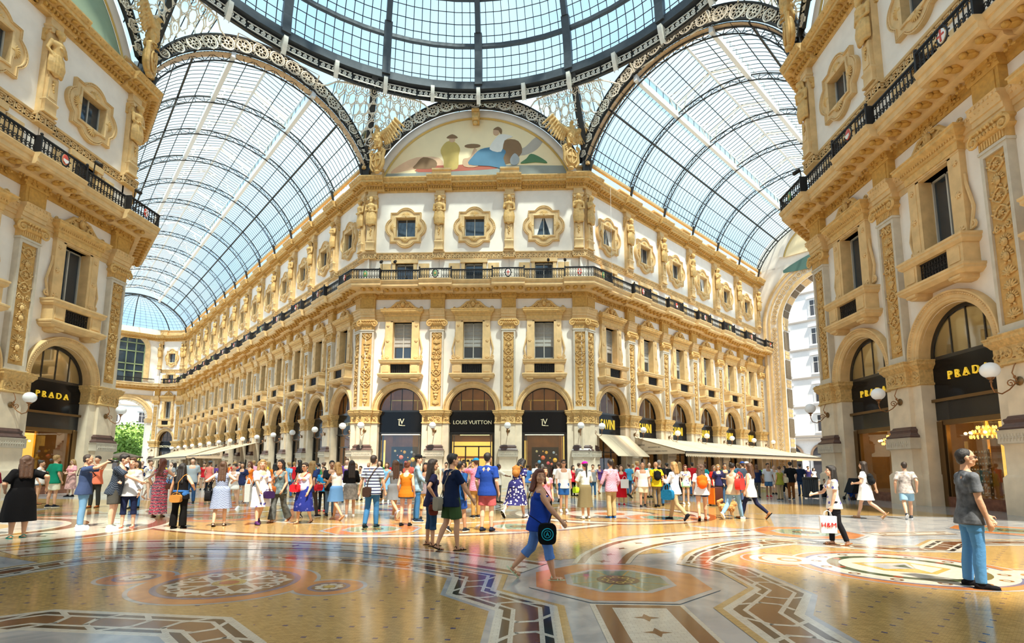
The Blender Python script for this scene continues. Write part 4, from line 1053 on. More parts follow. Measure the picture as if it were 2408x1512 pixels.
# apse glazing closing the long vault
t = thing('glazed_apse', 'ribbed glass half dome closing the far end of the left vault', 'roof'); Lv = HPN+BN*13+.5
t.matrix_world = TVN @ Matrix.Translation((0,Lv,0)); g = MB(); k = MB(); n = 8; R = 8.36; cz = 22.85; th0 = math.acos((26.35-cz)/R)
def AP(i, j, r=0.0, m=8, n=8):
    f = pi*i/m; th = th0*j/n; s = R*sin(th)-r; return (s*cos(f), s*sin(f)*.62, cz+R*cos(th)-r*.6)
for i in range(8):
    for j in range(1, 8): g.add([AP(i,j),AP(i+1,j),AP(i+1,j+1),AP(i,j+1)], [(0,1,2,3)])
g.build('glazing', M['roof'], t)
for i in range(25): k.tube([AP(i,j,.05,24) for j in range(9)], .02 if i % 6 else .09, 4)
for j in range(1,17): k.tube([AP(i,j,.05,16,16) for i in range(17)], .02, 4)
k.build('glazing_bars', M['dsteel'], t, smooth=False)
# ------------------------------------------------------------------ dome
D0, DZ, DH = 19.3, 32.6, 15.0
def DP(az, el, r=0.0): R = (D0-r)*cos(el); return (OCT.x+R*sin(az), OCT.y+R*cos(az), DZ+(DH-r)*sin(el))
dome = thing('glass_dome', 'great glass dome on sixteen grey iron ribs over the octagon', 'roof')
g = MB(); NA = 64; ELM = rad(74); NE_ = 12
for i in range(NA):
    for j in range(NE_): a, b = 2*pi*i/NA, 2*pi*(i+1)/NA; c, d = ELM*j/NE_, ELM*(j+1)/NE_; g.add([DP(a,c),DP(b,c),DP(b,d),DP(a,d)], [(0,1,2,3)])
g.build('glazing', M['domeglass'], dome)
k = MB()
for i in range(176):
    if i % 11 == 0: continue
    k.tube([DP(2*pi*i/176, ELM*j/10, .1) for j in range(11)], .035, 4)
for j in range(1, 24):
    if j % 4 == 0: continue
    k.tube([DP(2*pi*i/64, rad(3.1*j), .1) for i in range(64)], .03, 4, True)
k.build('glazing_bars', M['dsteel'], dome, smooth=False)
for j in range(1, 6):
    k = MB(); k.tube([DP(2*pi*i/64, rad(12.4*j), .25) for i in range(64)], .2, 4, True); k.build('ring_beam', M['steel'], dome, smooth=False)
k = MB(); P = [DP(0, ELM*j/14, .3) for j in range(15)]
for a, b in zip(P[:-1], P[1:]): k.bar(V(a)-V((OCT.x,OCT.y,0)), V(b)-V((OCT.x,OCT.y,0)), .42, .62)
k.build('rib', M['steel'], dome, smooth=False); rb = bpy.data.objects['rib']; rb.location = (OCT.x,OCT.y,0)
for i in range(1, 16): o = rb.copy(); COL.objects.link(o); o.rotation_euler.z = 2*pi*i/16
k = MB()
for i in range(64):
    a, b = 2*pi*i/64, 2*pi*(i+1)/64; c = OCT
    def rp(az, r, z): return (c.x+r*sin(az), c.y+r*cos(az), z)
    for (r0,z0),(r1,z1) in zip([(19.0,32.3),(19.0,32.95),(19.5,32.95),(19.5,32.3)],[(19.0,32.95),(19.5,32.95),(19.5,32.3),(19.0,32.3)]): k.add([rp(a,r0,z0),rp(b,r0,z0),rp(b,r1,z1),rp(a,r1,z1)], [(0,1,2,3)])
k.build('base_ring', M['steel'], dome)
k = MB()
for i in range(64): a, b = 2*pi*i/64, 2*pi*(i+1)/64; k.add([rp(a,19.5,31.35),rp(b,19.5,31.35),rp(b,19.5,32.3),rp(a,19.5,32.3)], [(0,1,2,3)]); k.add([rp(a,19.5,31.35),rp(b,19.5,31.35),rp(b,19.2,31.3),rp(a,19.2,31.3)], [(0,1,2,3)])
k.build('frieze_band', M['dsteel'], dome)
s1 = MB()     # seven-and-a-half degree stretch of running scroll
for q in range(6):
    s1.tube([(x-1.15+q*.4,0,z) for x,_,z in spiral(.18,.22,.17,1.4,pi/2,-1,12)], .05, 4); s1.tube([(-1.15+q*.4-.02,0,.05),(-1.15+q*.4+.18,0,.02),(-1.15+q*.4+.38,0,.05)], .03, 4)
s1.box(-1.2,1.2,-.03,.03,-.04,.02); s1.box(-1.2,1.2,-.03,.03,.44,.5)
sm = s1.mesh('scroll', M['white'])
fin = MB(); 
for j in range(6): z0, z1 = 32.25-.2*j, 32.25-.2*(j+1); o0, o1 = -.45*cos(j*.26), -.45*cos((j+1)*.26); fin.add([(-.15,o0,z0),(.15,o0,z0),(.15,o1,z1),(-.15,o1,z1),(-.15,.2,z0),(.15,.2,z0),(.15,.2,z1),(-.15,.2,z1)], [(0,1,2,3),(0,3,7,4),(1,5,6,2)])
fm_ = fin.mesh('fin', M['white'], smooth=False)
for i in range(48):
    az = 2*pi*i/32; 
    o = bpy.data.objects.new('scroll_frieze', sm); COL.objects.link(o); o.parent = dome; a = rad(7.5*i+3.75); o.location = (OCT.x+19.3*sin(a), OCT.y+19.3*cos(a), 31.62); o.rotation_euler.z = -a
    if i >= 32: continue
    o = bpy.data.objects.new('bracket_fin', fm_); COL.objects.link(o); o.parent = dome; o.location = (OCT.x+19.2*sin(az), OCT.y+19.2*cos(az), 0); o.rotation_euler.z = -az
# ------------------------------------------------------------------ iron arches with rosettes, lace panels between them and the ring
fl = MB()
for r, w_ in ((.5,.06),(.4,.03),(.12,.045)): fl.tube([(r*cos(2*pi*q/18),0,r*sin(2*pi*q/18)) for q in range(18)], w_, 4, True)
for i in range(8): a = 2*pi*i/8; fl.tube([(.27*cos(a)+.13*cos(2*pi*q/7),0,.27*sin(a)+.13*sin(2*pi*q/7)) for q in range(7)], .034, 3, True)
ro_ = fl.mesh('rosette', M['white'])
def iron_arch(T, oc, orr, ic, irr, lab, soffit=True, zmin=26.6):
    t = thing('iron_arch', lab, 'arch'); t.matrix_world = T
    a0 = math.asin((zmin-oc)/orr); b0 = math.asin((zmin-ic)/irr); n = 44
    k = MB(); 
    for i in range(n+1):
        f = i/n; a = a0+(pi-2*a0)*f; b = b0+(pi-2*b0)*f
        k.v += [(irr*cos(b),.1,ic+irr*sin(b)),(irr*cos(b),-.1,ic+irr*sin(b)),((irr+.1)*cos(b),-.1,ic+(irr+.1)*sin(b)),((irr+.1)*cos(b),.12,ic+(irr+.1)*sin(b)),
                ((orr-.12)*cos(a),.12,oc+(orr-.12)*sin(a)),((orr-.12)*cos(a),-.12,oc+(orr-.12)*sin(a)),(orr*cos(a),-.14,oc+orr*sin(a)),(orr*cos(a),.1,oc+orr*sin(a))]
    for i in range(n):
        for j in range(7): k.f.append((i*8+j,i*8+j+1,(i+1)*8+j+1,(i+1)*8+j)); k.m.append(0)
    k.build('arch_girder', M['dsteel'], t)
    nr = 17
    for i in range(nr):
        f = (i+.5)/nr; a = a0+(pi-2*a0)*f; b = b0+(pi-2*b0)*f
        x = (orr*cos(a)+irr*cos(b))/2; z = (oc+orr*sin(a)+ic+irr*sin(b))/2; wd = hypot(orr*cos(a)-irr*cos(b), oc+orr*sin(a)-ic-irr*sin(b))
        o = bpy.data.objects.new('rosette', ro_); COL.objects.link(o); o.parent = t; o.location = (x,-.06,z); s = min(wd*.5/.53, 1.0); o.scale = (s,1,s); o.rotation_euler.y = -a
    k = MB()
    for i in range(nr-1):
        f = (i+1)/nr; a = a0+(pi-2*a0)*f; b = b0+(pi-2*b0)*f
        for q in (.22,.78,.5):
            x = irr*cos(b)+(orr*cos(a)-irr*cos(b))*q; z = ic+irr*sin(b)+(oc+orr*sin(a)-ic-irr*sin(b))*q; k.tube([(x+.12*cos(2*pi*w/6),-.06,z+.12*sin(2*pi*w/6)) for w in range(6)], .04, 3, True)
    k.build('lattice_filling', M['white'], t)
    if soffit:
        k = MB(); 
        for i in range(38):
            b = b0+(pi-2*b0)*(i+.5)/38; k.T = Matrix.Translation(((irr-.1)*cos(b),.35,ic+(irr-.1)*sin(b))) @ Matrix.Rotation(pi/2-b,4,'Y'); k.mi = 0; k.box(-.26,.26,-.3,.3,-.03,.03); k.mi = 1
            k.ell((-.12,-.31,0),(.05,.02,.03),5,4); k.ell((.12,-.31,0),(.05,.02,.03),5,4); k.T = None
        k.build('soffit_plates', [M['tanplate'], M['dsteel']], t)
    return t
ARCHES = [('NE', T2('NE',0,1,.3), 23.3, 9.3, 22.3, 9.14, 'white lattice iron arch over the painting of the central block', 0, 20.3, 0),
 ('N', TVN, 24.3, 8.13, 22.88, 8.32, 'white lattice iron arch at the mouth of the left vault', -pi/4, 20.9, 1),
 ('E', TVE, 24.05, 9.0, 22.93, 8.88, 'white lattice iron arch at the mouth of the right vault', pi/4, 20.4, 1),
 ('NW', T2('NW',8.66,.95,.3), 23.3, 9.3, 22.3, 9.14, 'white lattice iron arch over the near left block', -pi/2, 20.2, 0),
 ('SE', T2('SE',8.66,.95,.3), 23.3, 9.3, 22.3, 9.14, 'white lattice iron arch over the near right block', pi/2, 20.2, 0)]
for nm, T, oc, orr, ic, irr, lab, az, Dd, sf in ARCHES:
    iron_arch(T, oc, orr, ic, irr, lab, sf)
    for sgn in (-1,1):
        t = thing('lace_panel', 'pierced cream iron lace panel at the %s of the %s' % ('left' if sgn < 0 else 'right', {'NE':'central painting','N':'left vault mouth','E':'right vault mouth','NW':'near left lunette','SE':'near right lunette'}[nm]), 'panel', group='iron lace panels below the dome ring')
        k = MB(); Rr = random.Random(5)
        def SF(a, z): 
            x = Dd*math.tan(a); za = oc+sqrt(max(.01, orr*orr-x*x)); f = max(0, min(1, (z-za)/max(.05, 31.7-za)))
            A_ = V((OCT.x+Dd/cos(a)*sin(az+a*1), OCT.y+Dd/cos(a)*cos(az+a), z)); B_ = V((OCT.x+19.45*sin(az+a), OCT.y+19.45*cos(az+a), z)); return A_.lerp(B_, f), za
        aa = rad(4.0); st = .62
        row = 0; z = 27.2
        while z < 31.6:
            a = aa+(row % 2)*rad(.9)
            while a < rad(22.3):
                p, za = SF(a*sgn, z)
                if z > za+.18 and z < 31.4:
                    rr = .27 if (row % 3) else .33; P = []
                    for q in range(8 if row % 3 else 6): ang = 2*pi*q/(8 if row % 3 else 6); P.append(SF(a*sgn+rr*cos(ang)/20, z+rr*sin(ang))[0])
                    k.tube(P, .05, 3, True)
                    if row % 3 == 2: 
                        k.tube([SF(a*sgn+.12*cos(2*pi*q/5)/20, z+.12*sin(2*pi*q/5))[0] for q in range(5)], .04, 3, True)
                    for ang in (.5,1.57,2.6,3.7,4.7,5.8): k.bar(SF(a*sgn+rr*cos(ang)/20, z+rr*sin(ang))[0], SF(a*sgn+(rr+.12)*cos(ang)/20, z+(rr+.12)*sin(ang))[0], .07, .05)
                a += rad(1.8)
            z += .52; row += 1
        for j in range(14):   # edge along the ring
            p = [SF(rad(4+18.3*(j+q)/14)*sgn, 31.5)[0] for q in (0,1)]; k.bar(p[0], p[1], .08)
        k.build('pierced_lace', M['white'], t, smooth=False)
        g = MB(); P = [SF(rad(3+19.6*j/10)*sgn, 31.6) for j in range(11)]
        for j in range(10):
            a1 = rad(3+19.6*j/10)*sgn; a2 = rad(3+19.6*(j+1)/10)*sgn; q1 = SF(a1,SF(a1,30)[1])[0]; q2 = SF(a2,SF(a2,30)[1])[0]
            o1 = V((sin(az+a1),cos(az+a1),0))*.5; o2 = V((sin(az+a2),cos(az+a2),0))*.5
            g.add([q1+o1,q2+o2,P[j+1][0]+o2,P[j][0]+o1], [(0,1,2,3)])
        g.build('glazing_behind', M['domeglass'], t)
        b = MB()
        for j in range(8):
            a1 = rad(5+16*j/7)*sgn; o1 = V((sin(az+a1),cos(az+a1),0))*.45; b.bar(SF(a1,SF(a1,30)[1])[0]+o1, SF(a1,31.6)[0]+o1, .05)
        b.build('glazing_bars', M['dsteel'], t, smooth=False)
# keystone console over the central painting
t = thing('keystone_console', 'gilded console hanging at the crown of the central painting', 'ornament'); k = MB()
k.prism([(-.28,30.3),(.28,30.3),(.34,31.3),(-.34,31.3)], -.15, .5); k.tube([(-.25,-.2,30.45),(.25,-.2,30.45)], .2, 8); k.tube([(-.3,-.2,31.2),(.3,-.2,31.2)], .16, 8); k.ell((0,-.1,30.1), (.2,.15,.2), 8, 6); k.build('console', M['gold'], t)
def make_statue(kind):
    t = thing('caryatid', 'x', 'statue'); k = MB(); y0 = -.12; Rr = random.Random(kind)
    lean = -.12
    k.cap((0,y0,22.1),(0,y0+lean*.6,22.75),.26,.3); k.ell((0,y0+lean*.6,22.78),(.4,.24,.26),12,8)
    k.cap((0,y0+lean,22.95),(0,y0+lean-.03,23.2),.1,.1); k.ell((0,y0+lean-.06,23.34),(.15,.18,.21),12,10)
    k.ell((0,y0+lean-.22,23.31),(.03,.04,.05),6,4)
    if kind == 0:   # bearded
        k.ell((0,y0+lean-.13,23.15),(.12,.1,.17),8,6); k.ell((0,y0+lean+.0,23.42),(.2,.2,.19),10,8)
        A = [((-.4,-.15,22.85),(-.46,-.2,22.4),(.02,-.46,22.45)),((.4,-.15,22.85),(.46,-.2,22.35),(-.05,-.44,22.3))]
    elif kind == 1: # woman, hair to the shoulders
        k.ell((0,y0+lean+.03,23.4),(.21,.2,.2),10,8); k.cap((-.16,-.2,23.35),(-.2,-.12,22.95),.08,.06); k.cap((.16,-.2,23.35),(.2,-.12,22.95),.08,.06)
        for s in (1,-1): k.ell((s*.15,-.4,22.72),(.12,.12,.12),8,6)
        A = [((-.36,-.15,22.85),(-.42,-.25,22.45),(-.05,-.48,22.75)),((.36,-.15,22.85),(.43,-.2,22.35),(.1,-.44,22.2))]
    elif kind == 2:
        k.ell((0,y0+lean+.02,23.45),(.22,.2,.16),10,8); k.ell((0,-.2,23.56),(.25,.22,.06),10,6)
        A = [((-.38,-.15,22.85),(-.5,-.1,22.4),(-.3,-.3,22.05)),((.38,-.15,22.85),(.46,-.2,22.5),(-.1,-.46,22.6))]
    else:
        k.ell((0,y0+lean+.02,23.4),(.19,.2,.18),10,8)
        for s in (1,-1): k.ell((s*.3,.0,23.1),(.12,.1,.3),8,6)
        A = [((-.38,-.15,22.85),(-.44,-.22,22.4),(.25,-.44,22.2)),((.38,-.15,22.85),(.46,-.2,22.4),(-.2,-.46,22.35))]
    for a, b, c in A: k.cap(a,b,.12,.09); k.cap(b,c,.09,.06); k.ell(c,(.08,.06,.07),6,5)
    k.ell((0,y0-.02,22.15),(.36,.24,.14),12,8)
    for i in range(9):      # skirt folds falling to a point
        a = -pi*.5+(i-4)*.36; x = .3*sin((i-4)*.36); y = y0-.2*cos((i-4)*.36)
        zb_ = 20.95+abs(i-4)*.06+Rr.uniform(0,.12); k.tube([(x*1.05,y,22.2),(x*1.3,y-.04,21.7),(x*1.1,y,21.2),(x*.75,y+.05,zb_)], [.09,.1,.09,.03], 6)
    for i in range(4): k.tube([(-.38+.05*i,-.2-.03*i,22.3-.1*i),(0,-.38-.01*i,21.95-.12*i),(.36,-.22,22.15-.1*i)], .06, 6)
    k.cap((0,0,22.2),(0,.05,21.1),.28,.2); blob('figure', k, .032, M['gold'], t, 1)
    k = MB()
    for i in range(6): k.ell((Rr.uniform(-.05,.05),-.2,20.85-i*.11),(.1-.01*i,.06,.07),6,4)
    k.build('garland', M['gold'], t)
    k = MB(); k.prism([(-.26,21.1),(-.31,19.75),(.31,19.75),(.26,21.1)], -.16, .1); k.sqlathe([(0,18.98),(.06,19.0),(.06,19.1),(0,19.15),(0,19.55),(.04,19.62),(.06,19.7),(0,19.78)], -.33,.33,-.16,.1)
    k.prism([(-.18,20.4),(-.2,19.9),(.2,19.9),(.18,20.4)], -.19,-.15); k.build('console', M['trim'], t)
    k = MB(); k.box(-.37,.37,.0,.34,18.95,24.22); k.box(-.42,.42,-.1,.34,23.5,23.62); k.sqlathe([(0,23.62),(.08,23.7),(.08,23.78),(0,23.8)], -.38,.38,-.05,.3)
    for s in (1,-1): k.tube([(s*.3,-.12,23.45),(s*.3,.2,23.45)], .09, 8)
    k.build('backing_pilaster', M['trim'], t)
    return t
st_ = [make_statue(i) for i in range(4)]; reg()
SK = ['bearded','long-haired','crowned','winged']
for fi, face in enumerate(('NE','N','E','NW','SE','CH')):
    for i, (tt, sx) in enumerate(PIL[face]):
        kd = (i*3+fi*2+1) % 4 if face != 'NE' else (0,0,1,1)[i]; p, r = on(face, tt)
        place(st_[kd], (p.x,p.y,0), r, (sx,1,1), '%s stone caryatid, %s' % (SK[kd], place_name(face,i)), 'caryatids '+WHERE[face])
# ------------------------------------------------------------------ eagles on shields
def make_eagle():
    t = thing('eagle_on_shield', 'x', 'statue')
    k = MB(); k.ell((0,-.2,1.0),(.62,.28,.9),16,10); k.mi = 0
    k.build('shield', M['gold'], t)
    k = MB()
    for s in (1,-1):
        k.tube([(s*.35,-.35,.2),(s*.62,-.35,.6),(s*.58,-.35,1.3),(s*.7,-.35,1.7),(s*.45,-.4,1.95)], [.08,.12,.12,.12,.08], 6); k.tube(spiral(s*.55,1.75,.16,1.1,0,s,8,.2,-.4), .07, 5)
    k.tube([(.42*cos(2*pi*q/16),-.47,1.0+.6*sin(2*pi*q/16)) for q in range(16)], .06, 5, True); k.box(-.04,.04,-.54,-.44,.45,1.55); k.box(-.4,.4,-.54,-.44,.98,1.06)
    k.ell((0,-.3,.1),(.25,.2,.15),8,6); k.build('shield_border', M['gold'], t)
    k = MB(); k.cap((0,-.25,2.6),(0,-.35,3.25),.36,.3); k.cap((0,-.35,3.25),(0,-.42,3.7),.24,.15); k.ell((0,-.5,3.82),(.17,.22,.17),10,8); k.cap((0,-.68,3.82),(0,-.8,3.72),.07,.03)
    for s in (1,-1):
        k.cap((s*.2,-.3,2.5),(s*.2,-.4,2.1),.17,.1); 
        for q in (-.1,0,.1): k.cap((s*.2,-.4,2.1),(s*.2+q,-.62,1.98),.06,.04)
        k.cap((s*.28,-.3,3.2),(s*.9,-.2,3.6),.24,.19); k.cap((s*.9,-.2,3.6),(s*1.5,-.1,4.35),.18,.1)
        for ex_, ez_, er_ in ((.55,3.2,.4),(.9,3.35,.48),(1.2,3.6,.46),(1.45,3.95,.36)): k.ell((s*ex_,-.06,ez_-.1), (er_,.09,er_), 12, 8)
        for q in range(9):
            f = q/8; bx = .35+1.15*f; bz = 3.2+1.1*f*f+.05; L = .75+.45*f; an = -pi/2+.55*f+.25
            k.cap((s*bx,-.14+.04*(q%2),bz),(s*(bx+L*cos(an)*.9),-.02,bz+L*sin(an)),.12,.08)
            if q < 8: k.cap((s*bx,-.24,bz),(s*(bx+.35*cos(an)),-.2,bz+.38*sin(an)),.09,.05)
    for q in (-.2,-.07,.07,.2): k.cap((q*.6,-.1,2.5),(q,.05,1.9),.1,.07)
    Rr = random.Random(3)
    for i in range(40): a = Rr.uniform(-1.2,1.2); z = Rr.uniform(2.5,3.6); k.ell((.33*sin(a),-.3-.33*cos(a)*.95,z),(.07,.05,.09),5,4)
    blob('eagle', k, .035, M['gold'], t, 1); return t
eg = make_eagle(); reg()
for c, f1, f2, lab in ((bL,'NE','N','gilded eagle on a shield left of the central painting'),(bR,'NE','E','gilded eagle on a shield right of the central painting'),(cNW,'NW','NA','gilded eagle on a shield above the near left block'),(cSE,'SE','EA','gilded eagle on a shield above the near right block')):
    n = -(INTO[f1]+INTO[f2]); n.normalize(); q = {'NE': V((-7.75 if c.x < 0 else 7.75, -.75)), 'NW': c+V((.7,-1.2)), 'SE': c+V((-.7,-1.2)), 'EA': c+V((-.7,-1.2))}[f1]; place(eg, (q.x,q.y,25.2), atan2(-n.x*-1, -n.y) if 0 else atan2(n.x,-n.y), (1.02,1.02,1.02), lab, 'gilded eagles')
    k = MB(); v = V((OCT.x-c.x, OCT.y-c.y)).normalized(); a = V((c.x,c.y,27.0))-V((v.x,v.y,0))*.5; e = V((OCT.x,OCT.y,32.4))-V((v.x,v.y,0))*19.3; k.bar(a,e,.5,.4); k.bar(V((c.x,c.y,25.2))-V((v.x,v.y,0))*.6, a, .9,.7)
    tag(k.build('iron_post', M['dsteel']), 'dark iron post rising behind the '+lab.replace('gilded eagle on a shield','eagle'), 'post', 'iron posts carrying the dome ring')
# ------------------------------------------------------------------ spotlights on the balcony
sp = thing('spotlight', 'x', 'spotlight'); k = MB(); k.tube([(0,.0,.35),(0,-.3,.15)], .11, 10); k.build('lamp_housing', M['iron'], sp); MB().bar((0,.05,.3),(0,.1,-.5),.04).build('mount', M['iron'], sp); reg()
for i, (f, x, lab) in enumerate((('NE',-7.2,'leftmost'),('NE',-6.1,'second from left'),('NE',6.0,'third from left'),('NE',7.3,'rightmost'),('NW',1.2,'by the arm opening'),('NW',4.0,'further from the arm opening'),('SE',1.3,'by the arm opening'))):
    p, r = on(f, x); q = p-INTO[f]*1.0; place(sp, (q.x,q.y,17.35), r, None, 'black spotlight on the balcony rail %s, %s' % ({'NE':'of the central block','NW':'of the near left block','SE':'of the near right block'}[f], lab), 'balcony spotlights')
from mathutils.geometry import tessellate_polygon
# ------------------------------------------------------------------ mosaic floor
def floormat(name, base, var, rough=.13, grid=None, rot=0, tile=.05, vein=None):
    m = bpy.data.materials.new(name); m.use_nodes = True; nt = m.node_tree; N = nt.nodes; L = nt.links; b = N['Principled BSDF']
    geo = N.new('ShaderNodeNewGeometry'); mp = N.new('ShaderNodeMapping'); mp.inputs['Rotation'].default_value[2] = rot; L.new(geo.outputs['Position'], mp.inputs['Vector'])
    if vein:
        no = N.new('ShaderNodeTexNoise'); no.inputs['Scale'].default_value = .9; no.inputs['Detail'].default_value = 8; no.inputs['Distortion'].default_value = 2.5
        r = N.new('ShaderNodeValToRGB'); r.color_ramp.elements[0].position = .38; r.color_ramp.elements[1].position = .6; r.color_ramp.elements[0].color = (*vein,1); r.color_ramp.elements[1].color = (*base,1)
        L.new(mp.outputs[0], no.inputs['Vector']); L.new(no.outputs['Fac'], r.inputs['Fac']); col = r.outputs['Color']
    else:
        br = N.new('ShaderNodeTexBrick'); br.inputs['Scale'].default_value = 1; br.inputs['Brick Width'].default_value = tile; br.inputs['Row Height'].default_value = tile*.55; br.inputs['Mortar Size'].default_value = .0015
        br.inputs['Color1'].default_value = (*base,1); br.inputs['Color2'].default_value = (*[x*(1-var) for x in base],1); br.inputs['Mortar'].default_value = (*[x*.55 for x in base],1)
        L.new(mp.outputs[0], br.inputs['Vector']); 
        no = N.new('ShaderNodeTexNoise'); no.inputs['Scale'].default_value = 1.4; L.new(mp.outputs[0], no.inputs['Vector'])
        mx = N.new('ShaderNodeMix'); mx.data_type = 'RGBA'; mx.blend_type = 'MULTIPLY'; mx.inputs[0].default_value = .5
        L.new(br.outputs['Color'], mx.inputs[6]); r = N.new('ShaderNodeValToRGB'); r.color_ramp.elements[0].color = (.6,.55,.5,1); L.new(no.outputs['Fac'], r.inputs['Fac']); L.new(r.outputs['Color'], mx.inputs[7]); col = mx.outputs[2]
    if grid:
        sx = N.new('ShaderNodeSeparateXYZ'); L.new(mp.outputs[0], sx.inputs[0]); ms = []
        for ax in (0,1):
            a = N.new('ShaderNodeMath'); a.operation = 'PINGPONG'; a.inputs[1].default_value = grid/2; L.new(sx.outputs[ax], a.inputs[0])
            c = N.new('ShaderNodeMath'); c.operation = 'LESS_THAN'; c.inputs[1].default_value = .024 if ax == 0 else .019; L.new(a.outputs[0], c.inputs[0]); ms.append(c)
        q = N.new('ShaderNodeMath'); q.operation = 'MULTIPLY'; L.new(ms[0].outputs[0], q.inputs[0]); L.new(ms[1].outputs[0], q.inputs[1])
        m2 = N.new('ShaderNodeMix'); m2.data_type = 'RGBA'; L.new(q.outputs[0], m2.inputs[0]); L.new(col, m2.inputs[6]); m2.inputs[7].default_value = (.05,.055,.13,1); col = m2.outputs[2]
    L.new(col, b.inputs['Base Color']); b.inputs['Roughness'].default_value = rough; b.inputs['Specular IOR Level'].default_value = .6
    n3 = N.new('ShaderNodeTexNoise'); n3.inputs['Scale'].default_value = 3; L.new(geo.outputs['Position'], n3.inputs['Vector']); bu = N.new('ShaderNodeBump'); bu.inputs['Strength'].default_value = .12; bu.inputs['Distance'].default_value = .01; L.new(n3.outputs['Fac'], bu.inputs['Height']); L.new(bu.outputs['Normal'], b.inputs['Normal'])
    return m
FM = {'tanA': floormat('floor_tan_mosaic', (.56,.36,.13), .3, grid=.31), 'tanB': floormat('floor_tan_mosaic_diagonal', (.58,.38,.14), .3, grid=.31, rot=pi/4),
 'tan': floormat('floor_tan_plain', (.56,.37,.14), .3), 'marble': floormat('floor_grey_marble', (.42,.42,.41), .1, vein=(.27,.29,.31)), 'white': floormat('floor_white_mosaic', (.66,.62,.52), .12, tile=.08),
 'brown': floormat('floor_brown_mosaic', (.2,.085,.04), .3, tile=.06), 'black': floormat('floor_black_mosaic', (.035,.03,.03), .3, tile=.06), 'orange': floormat('floor_orange_marble', (.55,.2,.06), .2, vein=(.42,.15,.05)),
 'blue': floormat('floor_blue_mosaic', (.13,.15,.3), .3), 'green': floormat('floor_green_glass', (.16,.24,.17), .1, rough=.06, vein=(.2,.3,.22)), 'yellow': floormat('floor_yellow_mosaic', (.6,.42,.1), .3), 'red': floormat('floor_red_mosaic', (.45,.08,.04), .3),
 'greend': floormat('floor_dark_green_mosaic', (.07,.1,.05), .3)}
FMK = list(FM); FML = [FM[q] for q in FMK]
class Floor:
    def __init__(s): s.k = MB(); s.z = .0015
    def poly(s, pts, c, dz=.0007):
        s.z += 5e-8; z = s.z+s.lv*dz; s.k.mi = FMK.index(c)
        a = sum(pts[i-1][0]*pts[i][1]-pts[i][0]*pts[i-1][1] for i in range(len(pts)))
        if a < 0: pts = pts[::-1]
        if len(pts) < 5: s.k.add([(x,y,z) for x,y in pts], [tuple(range(len(pts)))])
        else:
            for tr in tessellate_polygon([[V((x,y,0)) for x,y in pts]]):
                q = [pts[i] if isinstance(i, int) else (i.x,i.y) for i in tr]; a = sum(q[i-1][0]*q[i][1]-q[i][0]*q[i-1][1] for i in range(3))
                if a < 0: q = q[::-1]
                s.k.add([(x,y,z) for x,y in q], [(0,1,2)])
    lv = 1
    def L(s, n): s.lv = n; return s
    def strip(s, A, B, f0, f1, c, sm=0):
        if sm: A = smooth(A, sm); B = smooth(B, sm)
        P = [(a[0]+(b[0]-a[0])*f0, a[1]+(b[1]-a[1])*f0) for a, b in zip(A,B)]; Q = [(a[0]+(b[0]-a[0])*f1, a[1]+(b[1]-a[1])*f1) for a, b in zip(A,B)]
        for i in range(len(P)-1): s.poly([P[i],P[i+1],Q[i+1],Q[i]], c)
    def ring(s, c, r0, r1, m, n=48, a0=0, a1=2*pi, sx=1, sy=1, rot=0):
        for i in range(n):
            a, b = a0+(a1-a0)*i/n+rot, a0+(a1-a0)*(i+1)/n+rot
            q = [(c[0]+r*cos(t)*sx, c[1]+r*sin(t)*sy) for r, t in ((r0,a),(r0,b),(r1,b),(r1,a))]
            s.poly(q if r0 > 0 else q[1:], m)
    def star(s, c, r, a, m):
        s.poly([(c[0]+(r if i % 2 == 0 else r*.38)*cos(a+pi*i/4), c[1]+(r if i % 2 == 0 else r*.38)*sin(a+pi*i/4)) for i in range(8)], m)
    def line(s, pts, w, m, closed=False):
        n = len(pts)
        for i in range(n if closed else n-1):
            a = V(pts[i]); b = V(pts[(i+1)%n]); d = (b-a)
            if d.length < 1e-5: continue
            d.normalize(); e = V((-d.y,d.x))*w/2; a = a-d*w*.3; b = b+d*w*.3; s.poly([tuple(a-e),tuple(b-e),tuple(b+e),tuple(a+e)], m)
def smooth(pts, n):
    out = []; m = len(pts)
    for i in range(m-1):
        p0 = pts[max(i-1,0)]; p1 = pts[i]; p2 = pts[i+1]; p3 = pts[min(i+2,m-1)]
        for j in range(n): t = j/n; out.append(tuple(.5*((2*p1[c])+(-p0[c]+p2[c])*t+(2*p0[c]-5*p1[c]+4*p2[c]-p3[c])*t*t+(-p0[c]+3*p1[c]-3*p2[c]+p3[c])*t**3) for c in (0,1)))
    out.append(pts[-1]); return out
k = MB(); k.add([(-110,-60,0),(60,-60,0),(60,110,0),(-110,110,0)], [(0,1,2,3)]); tag(k.build('floor', FM['marble']), kind='structure')
F = Floor()
# large tan fields of the octagon and the arms
F.L(1.6); F.poly([(-5.6,-29.0),(-3.6,-29.3),(-2.3,-29.2),(1,-29.5),(3,-30),(5.2,-31.2),(5.6,-30),(6.6,-28.3),(9,-26.9),(8,-24),(2,-24.6),(-3,-24),(-6,-25)], 'tanA')
for a in range(8):
    az = pi/4*a; F.L(.7); F.poly([(OCT.x+r*sin(az+b), OCT.y+r*cos(az+b)) for r, b in ((3.6,-.3),(3.6,.3),(6.0,.32),(6.0,-.32))], 'tan')
    F.L(.9); F.poly([(OCT.x+r*sin(az+pi/8+b), OCT.y+r*cos(az+pi/8+b)) for r, b in ((8.8,-.22),(8.8,.22),(12.2,.2),(12.2,-.2))], 'tanB')
    if a not in (3,4,5): F.L(1.1); F.poly([(OCT.x+r*sin(az+b), OCT.y+r*cos(az+b)) for r, b in ((9,-.2),(9,.2),(18,.16),(18,-.16))], 'tan')
